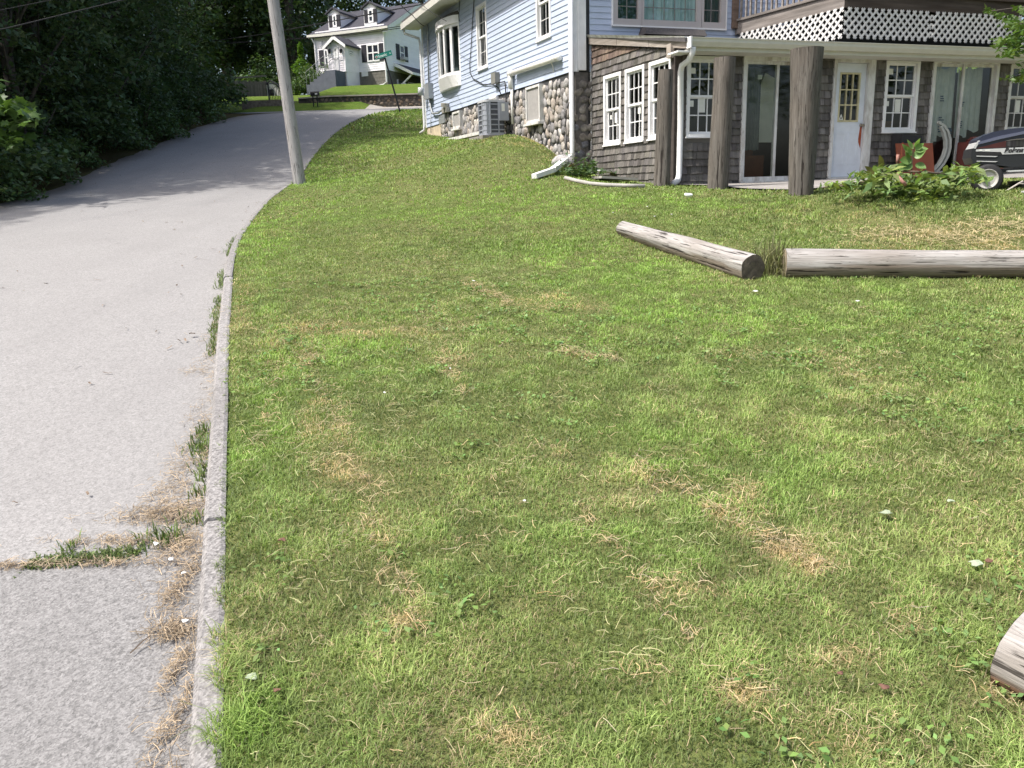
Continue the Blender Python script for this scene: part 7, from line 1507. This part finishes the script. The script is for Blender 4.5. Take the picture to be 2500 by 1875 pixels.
# ------------------------------------------------------------------ utility pole and wires
pb = at_y(734, 448, 17.15); pb[2] = float(lawn_z(pb[0], pb[1]))-.3; ptp = at_y(669, 0, 17.15); dirp = (ptp-at_y(734, 448, 17.15)); dirp /= np.linalg.norm(dirp)
pole = timber('utility_pole', pb, pb+dirp*10.5, .128, .098, m_pole, 'tall leaning grey wooden utility pole at the edge of the road', 'utility pole', seed=15, wob=.015, seg=34)
ptop = pb+dirp*10.2
def wire(pts, r, label, n=24, sag=0.):
    P_ = [np.array(p, float) for p in pts]; out = []
    for a, b in zip(P_[:-1], P_[1:]):
        for i in range(n): f = i/n; out.append(a*(1-f)+b*f - np.array([0, 0, sag*4*f*(1-f)]))
    out.append(P_[-1]); mb = MB(); mb.tube(out, r, 5); q = mb.build('overhead_wire', m_black); return tag(q, label, 'wire', 'overhead wires')
eav = np.array(hl(1043, 64, .1))
wire([eav, at_y(1008, 38, 24), at_y(960, -8, 22)], .011, 'thin service wire dropping to the eave of the blue house', sag=.03)
wA0 = at_y(1022, 12, 30); wA1 = at_y(800, 54, 34); wA2 = at_y(640, 84, 37)
wire([at_y(1250, -40, 26), wA0, wA1, wA2, at_y(520, 100, 39)], .02, 'thick black cable crossing in front of the white house dormers')
wire([at_y(1250, 10, 26), at_y(1003, 60, 30), at_y(830, 86, 33), at_y(640, 101, 36), at_y(540, 104, 38)], .013, 'upper of two thin cables crossing below the white house eave')
wire([at_y(1250, 20, 26.2), at_y(1003, 65, 30.2), at_y(860, 85, 33), at_y(700, 97, 35.5), at_y(560, 106, 38)], .012, 'lower of two thin cables crossing below the white house eave')
wire([at_y(430, -32, 16), at_y(300, 0, 15), at_y(20, 68, 13.5), at_y(-200, 112, 12.5)], .009, 'lower pale wire crossing the dark trees at the upper left corner')
wire([at_y(340, -65, 16), at_y(125, 0, 14.5), at_y(0, 25, 13.8), at_y(-200, 70, 12.8)], .006, 'upper faint wire crossing the dark trees at the upper left corner')
wire([at_y(1090, 52, 22.5), at_y(1045, 24, 24), at_y(1005, -10, 25)], .007, 'faint wire running up beside the blue house eave')
# ------------------------------------------------------------------ fence, shed and far trees
m_fw = M('old_fence_wood', (.10, .092, .088), .95, .3, 12, stretch=(6, 6, .4), use_attr=True)
fa = at_y(565, 226, 52); fb = at_y(652, 218, 56); fe = empty('wooden_fence', fa, 'weathered grey board fence beyond the lawn left of the utility pole', 'fence'); n = 40; mb = MB(); ra = MB()
for i in range(n):
    p = fa+(fb-fa)*i/n; q = fa+(fb-fa)*(i+.93)/n; z0 = float(lawn_z(p[0], p[1]))-.1; h = 1.05+random.uniform(-.05, .05); t_ = random.uniform(.7, 1.4); mb.hexa([(p[0], p[1], z0), (q[0], q[1], z0), (q[0], q[1]+.03, z0), (p[0], p[1]+.03, z0), (p[0], p[1], z0+h), (q[0], q[1], z0+h), (q[0], q[1]+.03, z0+h), (p[0], p[1]+.03, z0+h)], (t_, t_, t_))
mb.build('board_panel', m_fw, fe); ra.bar(fa+np.array([0, .08, .85]), fb+np.array([0, .08, .85]), .05, .1); ra.bar(fa+np.array([0, .08, .4]), fb+np.array([0, .08, .4]), .05, .1); ra.build('fence_rail', m_fw, fe)
sh_ = at_y(612, 205, 60); zs = float(lawn_z(sh_[0], sh_[1])); she = empty('shed', (sh_[0], sh_[1], zs), 'brown wooden shed behind the board fence', 'shed'); mb = MB(); mb.box(sh_[0]-2.3, sh_[0]+.9, sh_[1], sh_[1]+2.5, zs-.2, zs+1.35); mb.build('wall', M('shed_brown', (.13, .09, .06), .9, .2, 3), she); mb = MB(); mb.prism([(sh_[0]-2.5, sh_[1]-.2, zs+1.3), (sh_[0]-2.5, sh_[1]+2.7, zs+1.3), (sh_[0]-2.5, sh_[1]+1.25, zs+1.7)], (3.6, 0, 0)); mb.build('roof', m_rf, she)
dk = at_y(662, 214, 56); zd = float(lawn_z(dk[0], dk[1])); dh = empty('dog_house', (dk[0], dk[1], zd), 'tiny pale pitched dog house right of the board fence', 'dog house'); mb = MB(); mb.box(dk[0]-.5, dk[0]+.5, dk[1], dk[1]+.9, zd-.1, zd+.55); mb.prism([(dk[0]-.5, dk[1], zd+.55), (dk[0]+.5, dk[1], zd+.55), (dk[0], dk[1], zd+.95)], (0, .9, 0)); mb.build('wall', m_white_old, dh); mb = MB(); mb.box(dk[0]-.14, dk[0]+.14, dk[1]-.02, dk[1]-.002, zd, zd+.45); mb.build('doorway', m_black, dh); mb = MB()
for s in (-1, 1): mb.hexa([(dk[0], dk[1]-.1, zd+.97), (dk[0]+s*.65, dk[1]-.1, zd+.47), (dk[0]+s*.65, dk[1]+1, zd+.47), (dk[0], dk[1]+1, zd+.97), (dk[0], dk[1]-.1, zd+1.03), (dk[0]+s*.65, dk[1]-.1, zd+.53), (dk[0]+s*.65, dk[1]+1, zd+.53), (dk[0], dk[1]+1, zd+1.03)])
mb.build('roof', m_rf, dh)
protoD = tree_proto('shade_tree', 17.0, 6.0, 3.0, 92, 78, .40, 34, m_leafdark, .45, 1.5, .3, .35)
first = True
for i, (px, Y, s, lb) in enumerate([(715, 62, 1.05, 'tall dark shade tree with a thick trunk left of the white house'), (640, 66, 1.1, 'tall dark shade tree behind the utility pole'), (560, 64, 1.05, 'tall dark shade tree above the wooden fence'), (820, 70, .95, 'dark shade tree behind the left dormer with sky showing through'), (925, 74, .95, 'dark shade tree behind the right dormer of the white house'), (1040, 72, .85, 'dark shade tree behind the gable end of the white house'), (480, 60, 1.15, 'tall dark shade tree at the end of the wood'), (1150, 80, .9, 'far shade tree hidden mostly by the blue house roof'), (760, 84, 1.1, 'far shade tree filling the gap left of the white house'), (600, 84, 1.2, 'far shade tree filling the gap above the shed'), (520, 70, 1.1, 'far shade tree behind the left end of the wooden fence'), (430, 66, 1.2, 'far shade tree behind the dark wood at the crest')]):
    p = at_y(px, 200, Y); loc = (p[0], p[1], float(lawn_z(p[0], p[1]))-.2)
    if first: o = protoD; o.location = loc; o.scale = (s, s, s); first = False
    else: o = copy_tree(protoD, loc, i*1.7, s)
    tag(o, lb, 'tree', 'shade trees around the white house')
p = at_y(741, 205, 53.5); cs = empty('cypress_shrub', (p[0], p[1], float(lawn_z(p[0], p[1]))), 'bright yellow green pointed shrub left of the white house steps', 'shrub'); rg = np.random.default_rng(95); n = 2200; h = rg.random(n)**1.2*3.0; r = (1-h/3.1)*1.25*np.sqrt(rg.random(n))*(.75+.35*np.sin(h*5)); a = rg.uniform(0, 6.28, n)
C = np.array(cs.location)+np.stack([r*np.cos(a), r*np.sin(a), h+.1], -1); V, F, cc = leaf_quads(C, .2, rg, -.2, .45); np_mesh('foliage', V, F, m_leafbright, cs, cc); mb = MB(); mb.tube([tuple(cs.location), (p[0], p[1], cs.location[2]+2.4)], [.05, .02], 5); mb.build('stem', m_twig, cs)
for i, (px, py, Y, s, lb) in enumerate([(765, 205, 52.5, .9, 'dark low shrub between the yellow shrub and white house steps'), (630, 190, 58, 1.5, 'sunlit leafy shrub right of the shed roof'), (667, 200, 58, 1.2, 'sunlit leafy shrub just left of the utility pole'), (700, 205, 60, 1.3, 'dark shrub under the thick trunk right of the utility pole'), (800, 204, 60, 1.2, 'dark shrub behind the left end of the white house')]):
    p = at_y(px, py, Y); tag(copy_tree(shA if 'sunlit' in lb else shC, (p[0], p[1], float(lawn_z(p[0], p[1]))), i*2., s), lb, 'shrub', 'shrubs around the far lawn')
